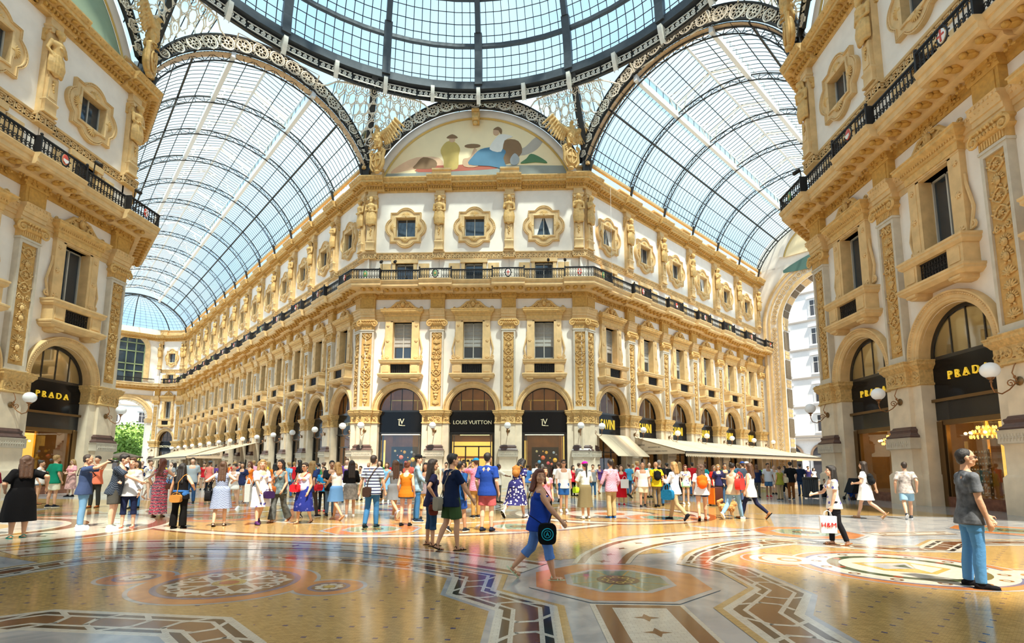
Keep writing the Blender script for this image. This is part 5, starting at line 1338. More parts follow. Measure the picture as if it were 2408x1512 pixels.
for d, o in ((dN, mN), (dE, mE)):
    lt = V((d.y,-d.x))
    for j in range(10):
        F.L(.6); a = o+d*(2+j*6.4); q = [a-lt*4.6, a+lt*4.6, a+lt*4.6+d*4.6, a-lt*4.6+d*4.6]; F.L(.5).poly([tuple(x) for x in q], 'tan')
        F.L(2.2); c = a+d*2.3; F.ring(c, 0, 1.9, 'orange', 24); F.L(3.2).ring(c, 0, 1.3, 'white', 24); F.L(4.2).ring(c, 0, .7, 'brown', 16)
    for s in (-1,1):
        a = o+lt*(s*5.6); F.L(2).line([tuple(a+d*1), tuple(a+d*66)], .7, 'brown'); F.L(3).line([tuple(a+d*1), tuple(a+d*66)], .4, 'white')
# panel A (left) with its banded border
def border(O, I, sm=0):
    F.L(3)
    for f0, f1, c in ((-.12,0,'tan'),(0,.13,'white'),(.13,.25,'black'),(.25,.32,'white'),(.32,.68,'brown'),(.68,.75,'white'),(.75,.87,'black'),(.87,1.0,'white'),(1.0,1.1,'marble')): F.strip(O, I, f0, f1, c, sm)
    A = smooth(O, sm) if sm else O; B = smooth(I, sm) if sm else I    # knots that interrupt the border
    F.L(4); acc = 0; 
    for i in range(len(A)-1):
        a = V(A[i]); b = V(A[i+1]); c = V(B[i]); e = V(B[i+1]); Ls = (b-a).length; n = int(Ls/1.1+.5) if not sm else (1 if i % 3 == 1 else 0)
        for j in range(n):
            f = (j+.5)/n; p = a.lerp(b,f); q = c.lerp(e,f); u = (b-a).normalized()*.16
            for g in (-1,1):
                F.line([tuple(p.lerp(q,.1)+u*g*2.2), tuple(p.lerp(q,.36)+u*g), tuple(p.lerp(q,.64)+u*g), tuple(p.lerp(q,.9)+u*g*2.2)], .05, 'white')
OA = [(-2.9,-33.3),(-2.75,-32.4),(-2.4,-31.4),(-1.71,-31.07),(-.43,-30.95),(1.26,-31.11),(2.37,-31.33),(3.2,-31.6),(4.34,-32.37),(4.32,-33.24),(5.01,-33.92),(5.03,-36.5)]
IA = [(-2.3,-33.3),(-2.16,-32.74),(-1.9,-31.9),(-1.25,-31.6),(-.13,-31.42),(1.43,-31.55),(2.3,-31.78),(3.01,-32.08),(3.69,-32.59),(3.75,-33.48),(4.37,-34.13),(4.39,-36.5)]
F.L(2).poly(OA+[(2.6,-36.5),(2.2,-35.3),(-.9,-35.2)], 'tanA'); border(OA[:8], IA[:8], 3); border(OA[7:], IA[7:])
OB = [(-1.6,-35.6),(-.1,-34.32),(1.84,-34.49),(2.55,-35.18),(3.0,-36.5)]; IB = [(-1.2,-36.2),(.2,-34.98),(1.55,-35.08),(1.85,-35.35),(2.3,-36.5)]
border(OB, IB); F.L(3).poly(IB+[(-1,-37)], 'marble')
# panel B (right)
OR = [(16.5,-28.0),(14.2,-28.3),(12.96,-28.42),(12.06,-29.31),(11.43,-29.35),(9.62,-28.46),(8.54,-29.07),(7.5,-30.3),(7.01,-31.39),(7.45,-31.93),(7.45,-32.98),(6.73,-33.91),(6.72,-36.5)]
IR = [(16.6,-28.8),(14.4,-29.0),(13.2,-29.1),(12.3,-29.95),(11.2,-29.95),(9.75,-29.2),(8.95,-29.7),(8.1,-30.5),(7.62,-31.2),(7.95,-31.72),(7.99,-33.25),(7.47,-34.1),(7.37,-36.5)]
F.L(2).poly(OR+[(19.5,-36.5),(19.5,-29)], 'tanB'); border(OR[:6], IR[:6]); border(OR[5:9], IR[5:9], 3); border(OR[8:], IR[8:])
# white band with dark stars between marble paths
def starband(O, I, n, sm=4):
    F.L(5); A = smooth(O, sm); B = smooth(I, sm)
    for f0, f1, c in ((-.1,0,'white'),(0,.16,'brown'),(.16,.84,'white'),(.84,1,'brown'),(1,1.1,'white')): F.strip(A, B, f0, f1, c)
    F.L(6); m = len(A)
    for i in range(n):
        t = (i+.5)/n*(m-1); j = int(t); p = V(A[j]).lerp(V(B[j]), .5); q = V(A[min(j+1,m-1)]).lerp(V(B[min(j+1,m-1)]), .5); c = p.lerp(q, t-j); d = q-p; F.star(c, .13, atan2(d.y,d.x)+pi/4*0, 'brown')
starband([(-4.4,-30.9),(-3.61,-29.9),(-2.27,-29.52),(-.67,-29.52),(1.02,-29.8),(2.81,-30.3),(4.33,-31.1),(4.95,-31.55)], [(-3.5,-31.4),(-2.72,-30.75),(-1.53,-30.45),(-.15,-30.38),(1.3,-30.5),(2.4,-30.95),(3.48,-31.55),(4.55,-32.3)], 13)
starband([(5.42,-31.5),(5.77,-30.31),(6.77,-28.67),(9.15,-27.26),(11,-26.6)], [(6.16,-31.45),(6.61,-30.26),(7.47,-29.21),(8.76,-28.32),(10,-27.9)], 8)
starband([(12.3,-27.2),(14.4,-26.9)], [(12.4,-27.8),(14.3,-27.4)], 3); starband([(-4.6,-31.2),(-5.6,-29.2),(-8.5,-28.4),(-12,-27.4)], [(-5.4,-31.6),(-6.3,-30.0),(-8.7,-29.3),(-12,-28.6)], 6)
def octagon(c, R, ph=pi/8):
    P = lambda r: [(c[0]+r*cos(ph+pi*i/4), c[1]+r*sin(ph+pi*i/4)) for i in range(8)]
    F.L(6).poly(P(R*1.08), 'marble'); F.L(7).poly(P(R), 'orange'); F.L(8).poly(P(R*.64), 'marble'); F.L(9).poly(P(R*.56), 'green')
    F.L(10)
    for i in range(8): F.line([c, P(R*.56)[i]], .025, 'yellow')
    F.L(11).ring(c, 0, R*.24, 'black', 16); F.L(12); 
    for i in range(8): a = pi*i/4; F.ring((c[0]+R*.14*cos(a), c[1]+R*.14*sin(a)), R*.03, R*.055, 'yellow', 6)
octagon((5.86,-32.62), 1.15)
for c, r in (((11.0,-27.3),1.15),((16.2,-26.6),1.2),((-4.1,-25.1),1.1),((.99,-27.4),1.1),((4.44,-26.6),1.1),((8.6,-24),1.1),((-9.5,-24.5),1.1),((-3.5,-16),1.1),((4.2,-14.5),1.1),((10,-17),1.1),((-8,-19.5),1.1)): octagon(c, r)
# strip with stars running towards the camera
F.L(3).poly([(5.36,-33.8),(6.36,-33.8),(6.36,-36.6),(5.4,-36.6)], 'white'); F.L(4).poly([(5.42,-33.84),(6.31,-33.84),(6.31,-36.6),(5.46,-36.6)], 'brown'); F.L(5).poly([(5.58,-33.95),(6.14,-33.95),(6.14,-36.6),(5.6,-36.6)], 'white')
for y in (-34.3,-34.75,-35.2,-35.7): F.L(6).star((5.86,y), .13, 0, 'brown')
# medallion of panel A
c = (.95,-33.05)
for q, r in ((c,1.03),((-.42,-32.83),.42),((2.28,-33.2),.4)): F.L(3).ring(q, 0, r+.05, 'marble'); F.L(4).ring(q, 0, r, 'orange')
F.L(5).ring(c, 0, .83, 'blue'); F.L(6).ring(c, 0, .76, 'brown'); F.L(7)
for i in range(3):
    a = pi*i/3+.3
    for o in (-.14,.14): 
        F.line([(c[0]+.62*cos(a)-o*sin(a), c[1]+.62*sin(a)+o*cos(a)), (c[0]-.62*cos(a)-o*sin(a), c[1]-.62*sin(a)+o*cos(a))], .07, 'white')
for i in range(6):
    a = pi*i/3+.3; q = (c[0]+.6*cos(a), c[1]+.6*sin(a)); F.poly([(q[0]+.15*cos(a+b), q[1]+.15*sin(a+b)) for b in (0,pi/2,pi,3*pi/2)], 'white')
    F.L(8).poly([(q[0]+.05*cos(a+b), q[1]+.05*sin(a+b)) for b in (0,pi/2,pi,3*pi/2)], 'greend' if i % 2 else 'red'); F.L(7)
    for g in (-1,1): a2 = a+pi/6+g*.1; F.ring((c[0]+.6*cos(a2)+0, c[1]+.6*sin(a2)), .05, .085, 'white', 12)
F.L(8).ring(c, 0, .2, 'yellow', 12); F.L(9).ring(c, 0, .12, 'red', 8)
for q, r in (((-.42,-32.83),.27),((2.28,-33.2),.25)):
    F.L(5).ring(q, 0, r, 'blue', 24); F.L(6).ring(q, 0, r*.8, 'brown', 24); F.L(7)
    for i in range(8): F.ring((q[0]+r*.5*cos(pi*i/4), q[1]+r*.5*sin(pi*i/4)), 0, r*.2, 'white', 8)
    F.L(8).ring(q, 0, r*.3, 'yellow', 10)
# medallion of panel B
c = (10.25,-31.5); e = (.93,-.37)
for s in (-1,1): q = (c[0]+e[0]*1.6*s, c[1]+e[1]*1.6*s); F.L(3).ring(q,0,.62,'marble'); F.L(4).ring(q,0,.58,'orange'); F.L(5).ring(q,0,.48,'white'); F.L(6).ring(q,.15,.2,'brown',10); F.ring(q,.3,.36,'orange',10)
F.L(4).ring(c,0,1.5,'marble'); F.L(5).ring(c,0,1.45,'orange'); F.L(6).ring(c,0,1.3,'blue'); F.L(7).ring(c,0,1.25,'white'); F.L(8).ring(c,.82,.98,'greend',40)
for s in (-1,1): q = (c[0]+e[0]*1.5*s, c[1]+e[1]*1.5*s); F.L(8).ring(q,0,.4,'white',20); F.L(9).ring(q,.12,.18,'orange',12)
for i in range(14):
    a = 2*pi*i/14; q = (c[0]+1.12*cos(a), c[1]+1.12*sin(a)); F.L(8).ring(q,.04,.08,'brown',8)
    if i % 2: F.L(9).ring((c[0]+.9*cos(a),c[1]+.9*sin(a)),0,.06,'red',6)
F.L(9).poly([(c[0]-.55,c[1]+.35),(c[0]+.35,c[1]+.45),(c[0]+.6,c[1]-.1),(c[0]+.1,c[1]-.5),(c[0]-.45,c[1]-.25)], 'yellow'); F.L(10).poly([(c[0]-.45,c[1]+.28),(c[0]+.28,c[1]+.36),(c[0]+.1,c[1]-.1),(c[0]-.35,c[1]-.15)], 'marble'); F.poly([(c[0]+.1,c[1]-.1),(c[0]+.3,c[1]+.3),(c[0]+.5,c[1]-.08),(c[0]+.1,c[1]-.4)], 'white'); F.L(11).poly([(c[0]-.1,c[1]+.1),(c[0]+.15,c[1]+.2),(c[0]+.05,c[1]-.1)], 'greend')
# emblem at the centre of the octagon and rings
F.L(2).ring(OCT,3.2,3.6,'brown',64); F.L(3).ring(OCT,3.3,3.45,'white',64); F.L(2).ring(OCT,2.2,2.9,'white',64); F.L(3).ring(OCT,0,2.3,'orange',48); F.L(4).ring(OCT,0,2.0,'blue',48); F.L(5).ring(OCT,0,1.5,'white',40); F.L(6).ring(OCT,0,1.0,'orange',32)
F.L(1.25).ring(OCT,8.2,8.8,'brown',96); F.L(1.45).ring(OCT,8.35,8.65,'white',96); F.L(1.25).ring(OCT,6.1,6.35,'white',96)
q = (-8.7,-28.3); F.L(6)
for r0, r1, cc in ((0,1.0,'marble'),(1.0,1.25,'tan'),(1.25,2.2,'marble'),(2.2,2.35,'white'),(2.35,2.7,'brown'),(2.7,4.1,'white'),(4.1,4.45,'brown'),(4.45,4.6,'white')): F.ring(q, r0, r1, cc, 64)
F.L(7)
for i in range(26): a = 2*pi*i/26; F.star((q[0]+3.4*cos(a), q[1]+3.4*sin(a)), .16, a, 'brown')
for c, r in (((7.2,-22.8),3.2),((-6,-22),2.6)):
    F.L(3)
    for r0, r1, cc in ((0,.5,'orange'),(.5,1.4,'white'),(1.4,1.6,'brown'),(1.6,2.5,'tan'),(2.5,2.7,'brown'),(2.7,3.1,'white'),(3.1,3.3,'brown')): F.ring(c, r0*r/3.3, r1*r/3.3, cc, 48)
tag(F.k.build('floor_inlay', FML, smooth=False), kind='structure')
# ------------------------------------------------------------------ people
SKN = {n: mat('skin_'+n, c, .5, var=.06, vscale=12) for n, c in dict(fair=(.7,.42,.29), tan=(.6,.33,.2), olive=(.48,.25,.14), dark=(.16,.07,.04), pale=(.72,.42,.3)).items()}
HRC = {n: mat('hair_'+n, c, .45, var=.4, vscale=30, bump=.5, bscale=90) for n, c in dict(black=(.012,.009,.008), dark=(.03,.017,.01), brown=(.09,.04,.018), blond=(.42,.25,.09), grey=(.3,.28,.26), red=(.14,.035,.015)).items()}
HRC['bald'] = SKN['fair']
M['eyew'] = mat('eye_white', (.8,.78,.74), .3); M['eyed'] = mat('iris', (.03,.015,.01), .2); M['lip'] = mat('lips', (.42,.12,.09), .5)
CL = {}
def cloth(c, pat=None):
    key = (tuple(c), pat)
    if key in CL: return CL[key]
    nm = 'cloth_%d' % len(CL); m = mat(nm, c, .85, bump=.25, bscale=25); nt = m.node_tree; N = nt.nodes; L = nt.links; b = N['Principled BSDF']; b.inputs['Specular IOR Level'].default_value = .2
    if pat:
        tc = N.new('ShaderNodeTexCoord'); r = N.new('ShaderNodeValToRGB'); r.color_ramp.interpolation = 'CONSTANT'; E = r.color_ramp.elements
        if pat == 'stripe': t = N.new('ShaderNodeTexWave'); t.bands_direction = 'Z'; t.inputs['Scale'].default_value = 4.2; o = t.outputs['Fac']; E[0].color = (.03,.04,.09,1); E[1].color = (.72,.74,.76,1); E[1].position = .42; e = E.new(.75); e.color = (.32,.42,.52,1)
        elif pat == 'floral': t = N.new('ShaderNodeTexVoronoi'); t.inputs['Scale'].default_value = 13; o = t.outputs['Distance']; E[0].color = (.8,.62,.55,1); E[1].color = (*c,1); E[1].position = .34; e = E.new(.18); e.color = (.75,.72,.68,1)
        elif pat == 'white_floral': t = N.new('ShaderNodeTexVoronoi'); t.inputs['Scale'].default_value = 7; o = t.outputs['Distance']; E[0].color = (.12,.12,.4,1); E[1].color = (*c,1); E[1].position = .22
        elif pat == 'bands': t = N.new('ShaderNodeTexWave'); t.bands_direction = 'Z'; t.inputs['Scale'].default_value = 3.4; t.inputs['Distortion'].default_value = 4; t.inputs['Detail Scale'].default_value = 6; o = t.outputs['Fac']; E[0].color = (.5,.04,.09,1); E[1].color = (.7,.55,.5,1); E[1].position = .4; e = E.new(.65); e.color = (.12,.05,.09,1)
        elif pat == 'check': t = N.new('ShaderNodeTexChecker'); t.inputs['Scale'].default_value = 40; t.inputs['Color1'].default_value = (*c,1); t.inputs['Color2'].default_value = (*[min(1,x*1.9+.05) for x in c],1); L.new(tc.outputs['Object'], t.inputs['Vector']); L.new(t.outputs['Color'], b.inputs['Base Color']); CL[key] = m; return m
        else: t = N.new('ShaderNodeTexNoise'); t.inputs['Scale'].default_value = 9; t.inputs['Detail'].default_value = 8; o = t.outputs['Fac']; r.color_ramp.interpolation = 'LINEAR'; E[0].position = .35; E[1].position = .65; E[0].color = (*[x*.5 for x in c],1); E[1].color = (*[min(1,x*1.3) for x in c],1)
        L.new(tc.outputs['Object'], t.inputs['Vector']); L.new(o, r.inputs['Fac']); L.new(r.outputs['Color'], b.inputs['Base Color'])
    CL[key] = m; return m
def C(h, p=None): return cloth(tuple(((int(h[i:i+2],16)/255)**2.2) for i in (0,2,4)), p)
def zat(q, ty):
    d = V((q.x,q.y,0))-CAM; vv = (ty-CCY)/CF; return -(d.dot(_U)+vv*d.dot(_F))/(_U.z+vv*_F.z)
def ik(sh, wr, l1, l2, pole):
    d = wr-sh; L = min(d.length, (l1+l2)*.995); d.normalize(); a = (l1*l1-l2*l2+L*L)/(2*L); h = sqrt(max(0, l1*l1-a*a))
    p = pole-d*pole.dot(d); p.normalize(); return sh+d*a+p*h, sh+d*L
def person(fx, fy, ty, yaw, label, sex='f', fat=1.0, skin='fair', hair='long', hc='dark', top='aaaaaa', sl=.4, tp=None, bot='pants', bc='222233', bp=None, shoe='shoe', sc='222222', st=0, ra=None, la=None, lean=0, side=0, ht=0, hmax=1.9, cov=None, glasses=False, hem=None, hat=None, loose=1.0, z0=0, sit=False, group=None, straps=False, detail=None, dress=False, pos=None, h=None, hnod=0):
    q = G(fx, fy) if pos is None else V(pos); hh = h or max(1.2, min(hmax, zat(q, ty))); s = hh/1.75
    px = 1200/((V((q.x,q.y,0))-CAM).length)      # pixels per metre
    vox = detail or (.0085 if px > 140 else .011 if px > 95 else .015 if px > 55 else .026)
    f = sex == 'f'; root = thing('person', label, 'person', (q.x,q.y,z0), rad(yaw), group, (s,s,s))
    # ---- skeleton (metres for a 1.75 m body, y forward, z up)
    hx = .092 if f else .085; sx = .158 if f else .182
    fr, kr, flx, kl = (24*st, 5+4*abs(st), -20*st, 8+26*abs(st)) if st >= 0 else (20*st, 8+26*abs(st), -24*st, 5+4*abs(st))
    if st == 0: fr, kr, flx, kl = 3, 5, -2, 3
    if sit: fr = flx = 80; kr = kl = 85
    legs = []
    for sg, fl_, kn in ((1,fr,kr),(-1,flx,kl)):
        hp = V((sg*hx,0,0)); th = V((sg*.03, sin(rad(fl_)), -cos(rad(fl_)))).normalized()*.43; sh_ = V((sg*.015, sin(rad(fl_-kn)), -cos(rad(fl_-kn)))).normalized()*.42; legs.append((hp, hp+th, hp+th+sh_, fl_-kn))
    mz = min(l[2].z for l in legs); off = V((0, 0 if st == 0 else 0, .075-mz))
    if sit: off = V((0,0,.12))
    legs = [(a+off, b+off, c+off, an) for a, b, c, an in legs]; pel = off.copy()
    Rl = Matrix.Rotation(rad(-lean),3,'X') @ Matrix.Rotation(rad(side),3,'Y')
    tz = (pel+Rl @ V((0,.015,.715))).z+.125
    if not sit: s = hh/tz; root.scale = (s,s,s)
    def U_(x, y, z): return pel+Rl @ V((x, y, z))
    wai, che, neck, hdc = U_(0,0,.17), U_(0,.005,.40), U_(0,-.005,.56), U_(0,.015,.715)
    Rh = Rl @ Matrix.Rotation(rad(ht),3,'Z') @ Matrix.Rotation(rad(-hnod),3,'X') @ Matrix.Scale(1.05,3)
    def H_(x, y, z): return hdc+Rh @ V((x, y, z))
    arms = []
    for sg, tg in ((1,ra),(-1,la)):
        shp = U_(sg*sx, 0, .47); sw = -sg*st*.22
        if tg is None: tgt = shp+V((sg*.06*max(1,fat), .05+sw, -.5+abs(sw)*.25)); pole = V((sg*.3,-1,0))
        else:
            tgt = pel+V((tg[0], tg[1], tg[2]-.93)); pole = V((sg*.8,-.7,-.6)) if tg[2] > 1.2 else V((sg*.7,-1,-.1))
        el, wr = ik(shp, tgt, .285, .25, pole); arms.append((shp, el, wr, sg, tg is not None))
    fb = fat; fl = 1+(fat-1)*.6
    def torso(k, e, zlo=-.1, bust=True):
        w = (.145 if f else .15)*fb
        k.ell(tuple(U_(0,0,.0)), (w*(1.12 if f else 1.02)+e, .105*fb+e, .13+e), 16, 10, Rl); k.ell(tuple(U_(0,-.03,-.02)), (w*.95+e, .1*fb+e, .1+e), 14, 8, Rl)
        k.ell(tuple(wai), (w*(.84 if f and fb < 1.15 else .97)+e, .092*fb+e, .17+e), 16, 10, Rl); k.ell(tuple(che), ((.148 if f else .168)*(1+(fb-1)*.6)+e, .1*(1+(fb-1)*.7)+e, .17+e), 16, 10, Rl)
        [k.cap(tuple(U_(0,-.005,.495)), tuple(U_(g*(sx-.012),0,.453)), .052+e, .047*fl+e) for g in (1,-1)]; k.cap(tuple(U_(sx*.66,-.005,.41)), tuple(U_(-sx*.66,-.005,.41)), .075*fl+e, .075*fl+e)
        k.cap(tuple(U_(0,-.01,.47)), tuple(U_(0,0,.52)), .085+e*.5, .06+e*.3)
        if fb > 1.15: k.ell(tuple(U_(0,.06*fb,.1)), (w*.85+e,.09*fb+e,.14), 14, 8, Rl)
        if f: 
            for g in (1,-1): k.ell(tuple(U_(g*.07,.085*fb,.36)), (.065*fb+e*.7,.06*fb+e*.7,.062+e*.5), 10, 8, Rl)
    b = MB(); torso(b, 0)
    b.cap(tuple(U_(0,-.01,.5)), tuple(H_(0,-.01,-.06)), .055*(1+(fl-1)*.5)+(.004 if not f else 0), .052)
    # head
    b.ell(tuple(H_(0,-.008,.03)), (.073,.092,.09), 18, 14, Rh); b.ell(tuple(H_(0,.02,-.02)), (.062,.07,.085), 16, 12, Rh); b.ell(tuple(H_(0,.045,-.072)), (.038,.04,.032), 10, 8, Rh); b.cap(tuple(H_(-.035,.03,-.06)), tuple(H_(.035,.03,-.06)), .03, .03)
    b.cap(tuple(H_(0,.085,.012)), tuple(H_(0,.108,-.022)), .009, .014, 8)
    for g in (1,-1): b.ell(tuple(H_(g*.077,-.005,-.005)), (.01,.02,.032), 8, 6, Rh); b.ell(tuple(H_(g*.03,.078,.026)), (.022,.012,.01), 8, 6, Rh); b.ell(tuple(H_(g*.04,.062,-.025)), (.024,.024,.022), 8, 6, Rh)
    for shp, el, wr, sg, tgd in arms:
        b.cap(shp, shp.lerp(el,.5), .056*fl, .047*fl); b.cap(shp.lerp(el,.5), el, .047*fl, .038*fl); b.cap(el, el.lerp(wr,.35), .041*fl, .042*fl); b.cap(el.lerp(wr,.35), wr, .042*fl, .026)
        d = (wr-el).normalized(); ax = V((0,1,0)) if abs(d.y) < .8 else V((0,0,1)); sdv = d.cross(ax); sdv.normalize(); fw = sdv.cross(d)
        pc = wr+d*.05; b.cap(wr, wr+d*.075, .026, .034)
        for i in range(4):
            o = (i-1.5)*.019; L = (.062,.072,.067,.052)[i]; a1 = wr+d*.085+fw*o; a2 = a1+d*L*.55+sdv*sg*-.008; a3 = a2+(d*.75-sdv*sg*.5).normalized()*L*.5; b.cap(a1, a2, .0095, .009, 8); b.cap(a2, a3, .009, .0075, 8)
        a1 = wr+d*.03+fw*.025; a2 = a1+(d*.7+fw*.8).normalized()*.045; b.cap(a1, a2, .013, .011, 8); b.cap(a2, a2+d*.03, .011, .009, 8)
    for hp, kn, an, ang in legs:
        b.cap(hp, hp.lerp(kn,.5), .088*fl, .074*fl); b.cap(hp.lerp(kn,.5), kn, .074*fl, .054*fl); b.cap(kn, kn.lerp(an,.35)+V((0,-.012,0)), .052*fl, .056*fl); b.cap(kn.lerp(an,.35)+V((0,-.012,0)), an, .056*fl, .034)
        dd = V((0, cos(rad(ang)) if ang < -12 else 1, sin(rad(ang)) if ang < -12 else 0)).normalized(); 
        if ang > 12 : dd = V((0,cos(rad(ang*.6)),sin(rad(ang*.6))))
        b.cap(an+V((0,-.03,-.04)), an+dd*.13+V((0,0,-.045)), .03, .024); b.ell(tuple(an+dd*.1+V((0,0,-.05))), (.036,.05,.02), 8, 6)
    blob('body', b, vox, SKN[skin], root, 1)
    if hair != 'none' and vox < .022:
        k = MB(); 
        for g in (1,-1): k.ell(tuple(H_(g*.031,.084,.008)), (.0105,.005,.0055), 8, 6, Rh)
        k.mi = 1
        for g in (1,-1): k.ell(tuple(H_(g*.031,.0885,.008)), (.006,.003,.006), 6, 5, Rh)
        k.build('eyes', [M['eyew'], M['eyed']], root)
        k = MB()
        for g in (1,-1): k.tube([tuple(H_(g*x,y,z)) for x,y,z in ((.014,.089,.034),(.032,.087,.04),(.05,.076,.034))], .0035, 5)
        k.build('eyebrows', HRC[hc if hc != 'bald' else 'dark'], root)
        k = MB(); k.ell(tuple(H_(0,.082,-.05)), (.022,.008,.006), 10, 6, Rh); k.build('lips', M['lip'], root)
    # ---- clothes
    e = .007+vox*.3
    tk = MB(); fb_ = fb; w_ = (.145 if f else .152)*fb
    hz = -.13-(hem or 0); FX = Rl @ V((1,0,0)); FY = Rl @ V((0,1,0))
    def rg(z, rx, ry, y=0): return (U_(0,y,z), FX*(rx+e), FY*(ry+e))
    lo = (.034 if f else .026) if bot not in ('skirt','mini','midi','maxi') else .0
    tk.loft([rg(hz, w_*(1.12 if f else 1.04)+lo+.012, .116*fb+lo+.008, -.012), rg(-.03, w_*(1.08 if f else 1.02)+lo+.006, .112*fb+lo, -.01), rg(.08, w_*(.93 if f else .98)+lo*.7, .1*fb+lo*.5+.004), rg(.18, w_*(.87 if f and fb < 1.15 else .97)+.006, .097*fb+.004), rg(.3, (.145 if f else .16)*(1+(fb-1)*.7)+.004, .105*(1+(fb-1)*.8)), rg(.39, (.15 if f else .172)*(1+(fb-1)*.5), .098*(1+(fb-1)*.6)), rg(.455, sx*.86, .07), rg(.5, .075, .055, -.008), rg(.525, .058, .048, -.01)], 24)
    for g in (1,-1): tk.cap(tuple(U_(0,-.01,.487 if sl == 0 else .5)), tuple(U_(g*(sx-.012),0,.453)), (.056 if sl == 0 else .066)+e, .055*fl+e)
    tk.cap(tuple(U_(sx*.66,-.005,.41)), tuple(U_(-sx*.66,-.005,.41)), .082*fl+e, .082*fl+e)
    if sl > 0: tk.cap(tuple(U_(0,-.012,.44)), tuple(U_(0,-.01,.5)), .1+e, .068+e)
    if fb > 1.15: tk.ell(tuple(U_(0,.06*fb,.1)), (w_*.85+e,.085*fb+e,.14), 14, 8, Rl)
    if f:
        for g in (1,-1): tk.ell(tuple(U_(g*.068,.082*fb,.36)), (.062*fb+e*.7,.055*fb+e*.7,.06+e*.5), 10, 8, Rl)
    for shp, el, wr, sg, tgd in arms:
        if sl > 0:
            L1 = min(1, sl*1.7); e1 = shp.lerp(el, L1); ls = loose if not dress else 1; tk.ell(tuple(shp), .062*fl+e, 12, 8)
            if sl <= .62: tk.tube([tuple(shp), tuple(shp.lerp(el,L1*.5)), tuple(e1)], [.058*fl+e, .056*fl+e*1.2, .053*fl+e*(1.3+.5*ls)], 12)
            else:
                tk.cap(shp, e1, .058*fl+e, .046*fl+e*1.3); e2 = el.lerp(wr, (sl-.6)/.4); tk.tube([tuple(el-(e2-el)*.02), tuple(el.lerp(e2,.5)), tuple(e2)], [.045*fl+e, .044*fl+e, .036*fl+e*1.3], 12)
    # open neck: keep cloth below the collar by construction
    if top: blob('dress' if dress else 'top', tk, max(vox,.011), top if not isinstance(top, str) else C(top, tp), root, 2)
    bm_ = bc if not isinstance(bc, str) else C(bc, bp)
    if bot in ('pants','shorts','capri','tights'):
        k = MB(); ex = {'tights': .004, 'pants': .008, 'shorts': .016, 'capri': .012}[bot]*loose+vox*.2; w = (.145 if f else .15)*fb
        k.ell(tuple(U_(0,-.005,-.05)), (w*1.1+ex, .112*fb+ex, .12), 16, 10); k.ell(tuple(U_(0,-.035,-.07)), (w*.95+ex, .1*fb+ex, .1), 14, 8)
        for hp, kn, an, ang in legs:
            m_ = hp.lerp(kn,.5)
            if bot == 'shorts':
                en = hp.lerp(kn, .82 if not f else .38); k.ell(tuple(hp), .092*fl+ex, 12, 8); k.tube([tuple(hp), tuple(hp.lerp(en,.5)), tuple(en)], [.09*fl+ex, (.086 if not f else .09)*fl+ex, (.074 if not f else .088)*fl+ex*1.3+.006], 14)
            else:
                k.ell(tuple(hp), .09*fl+ex, 12, 8); k.cap(m_, kn, .076*fl+ex, .056*fl+ex)
                k.tube([tuple(hp), tuple(m_)], [.09*fl+ex, .076*fl+ex], 14)
                en = an+V((0,0,.0)) if bot != 'capri' else kn.lerp(an,.4); fl2 = .012*(loose-1)
                k.tube([tuple(kn), tuple(kn.lerp(en,.45)+V((0,-.008,0))), tuple(en)], [.054*fl+ex, (.053*fl+ex)+fl2, ((.036 if bot == 'tights' else .044) if bot != 'capri' else .058*fl)+ex+fl2*2], 14)
        blob({'pants':'trousers','shorts':'shorts','capri':'cropped_trousers','tights':'leggings'}[bot], k, max(vox,.011), bm_, root, 2)
    elif bot in ('skirt','mini','maxi','midi'):
        zb_ = {'mini':.56,'skirt':.48,'midi':.36,'maxi':.1}[bot]; n = 28; vs = []; fs = []; rows = 9
        zt = pel.z+.13 if not dress else pel.z+.16
        for j in range(rows):
            f_ = j/(rows-1); z = zt+(zb_-zt)*f_
            # where the legs are at this height
            P = []
            for hp, kn, an, ang in legs:
                if z > kn.z: t_ = max(0,min(1,(hp.z-z)/max(.01,hp.z-kn.z))); P.append(hp.lerp(kn,t_))
                else: t_ = max(0,min(1,(kn.z-z)/max(.01,kn.z-an.z))); P.append(kn.lerp(an,t_))
            cx = (P[0].x+P[1].x)/2; cy = (P[0].y+P[1].y)/2; wl = .1+.03*(1-f_)
            rx = max((.145 if f else .15)*fb*(1.0 if f_ < .2 else 1.15)+.02+f_*.06*loose, abs(P[0].x-P[1].x)/2+wl); ry = max(.1*fb+.03+f_*.06*loose, abs(P[0].y-P[1].y)/2+wl)
            if j == 0: c_ = U_(0,0,.13); cx, cy = c_.x, c_.y; rx = .125*fb+.02+vox*.5; ry = .09*fb+.02+vox*.5
            for i in range(n):
                a = 2*pi*i/n; m_ = 1+.06*f_*sin(a*7+fx)+.03*f_*sin(a*11); vs.append((cx+rx*m_*cos(a), cy+ry*m_*sin(a), z))
        for j in range(rows-1):
            for i in range(n): fs.append((j*n+(i+1)%n, j*n+i, (j+1)*n+i, (j+1)*n+(i+1)%n))
        fs.append(tuple(range(n))); k = MB(); k.add(vs, fs); k.build('skirt', bm_, root, ang=80)
    # shoes
    sm_ = C(sc)
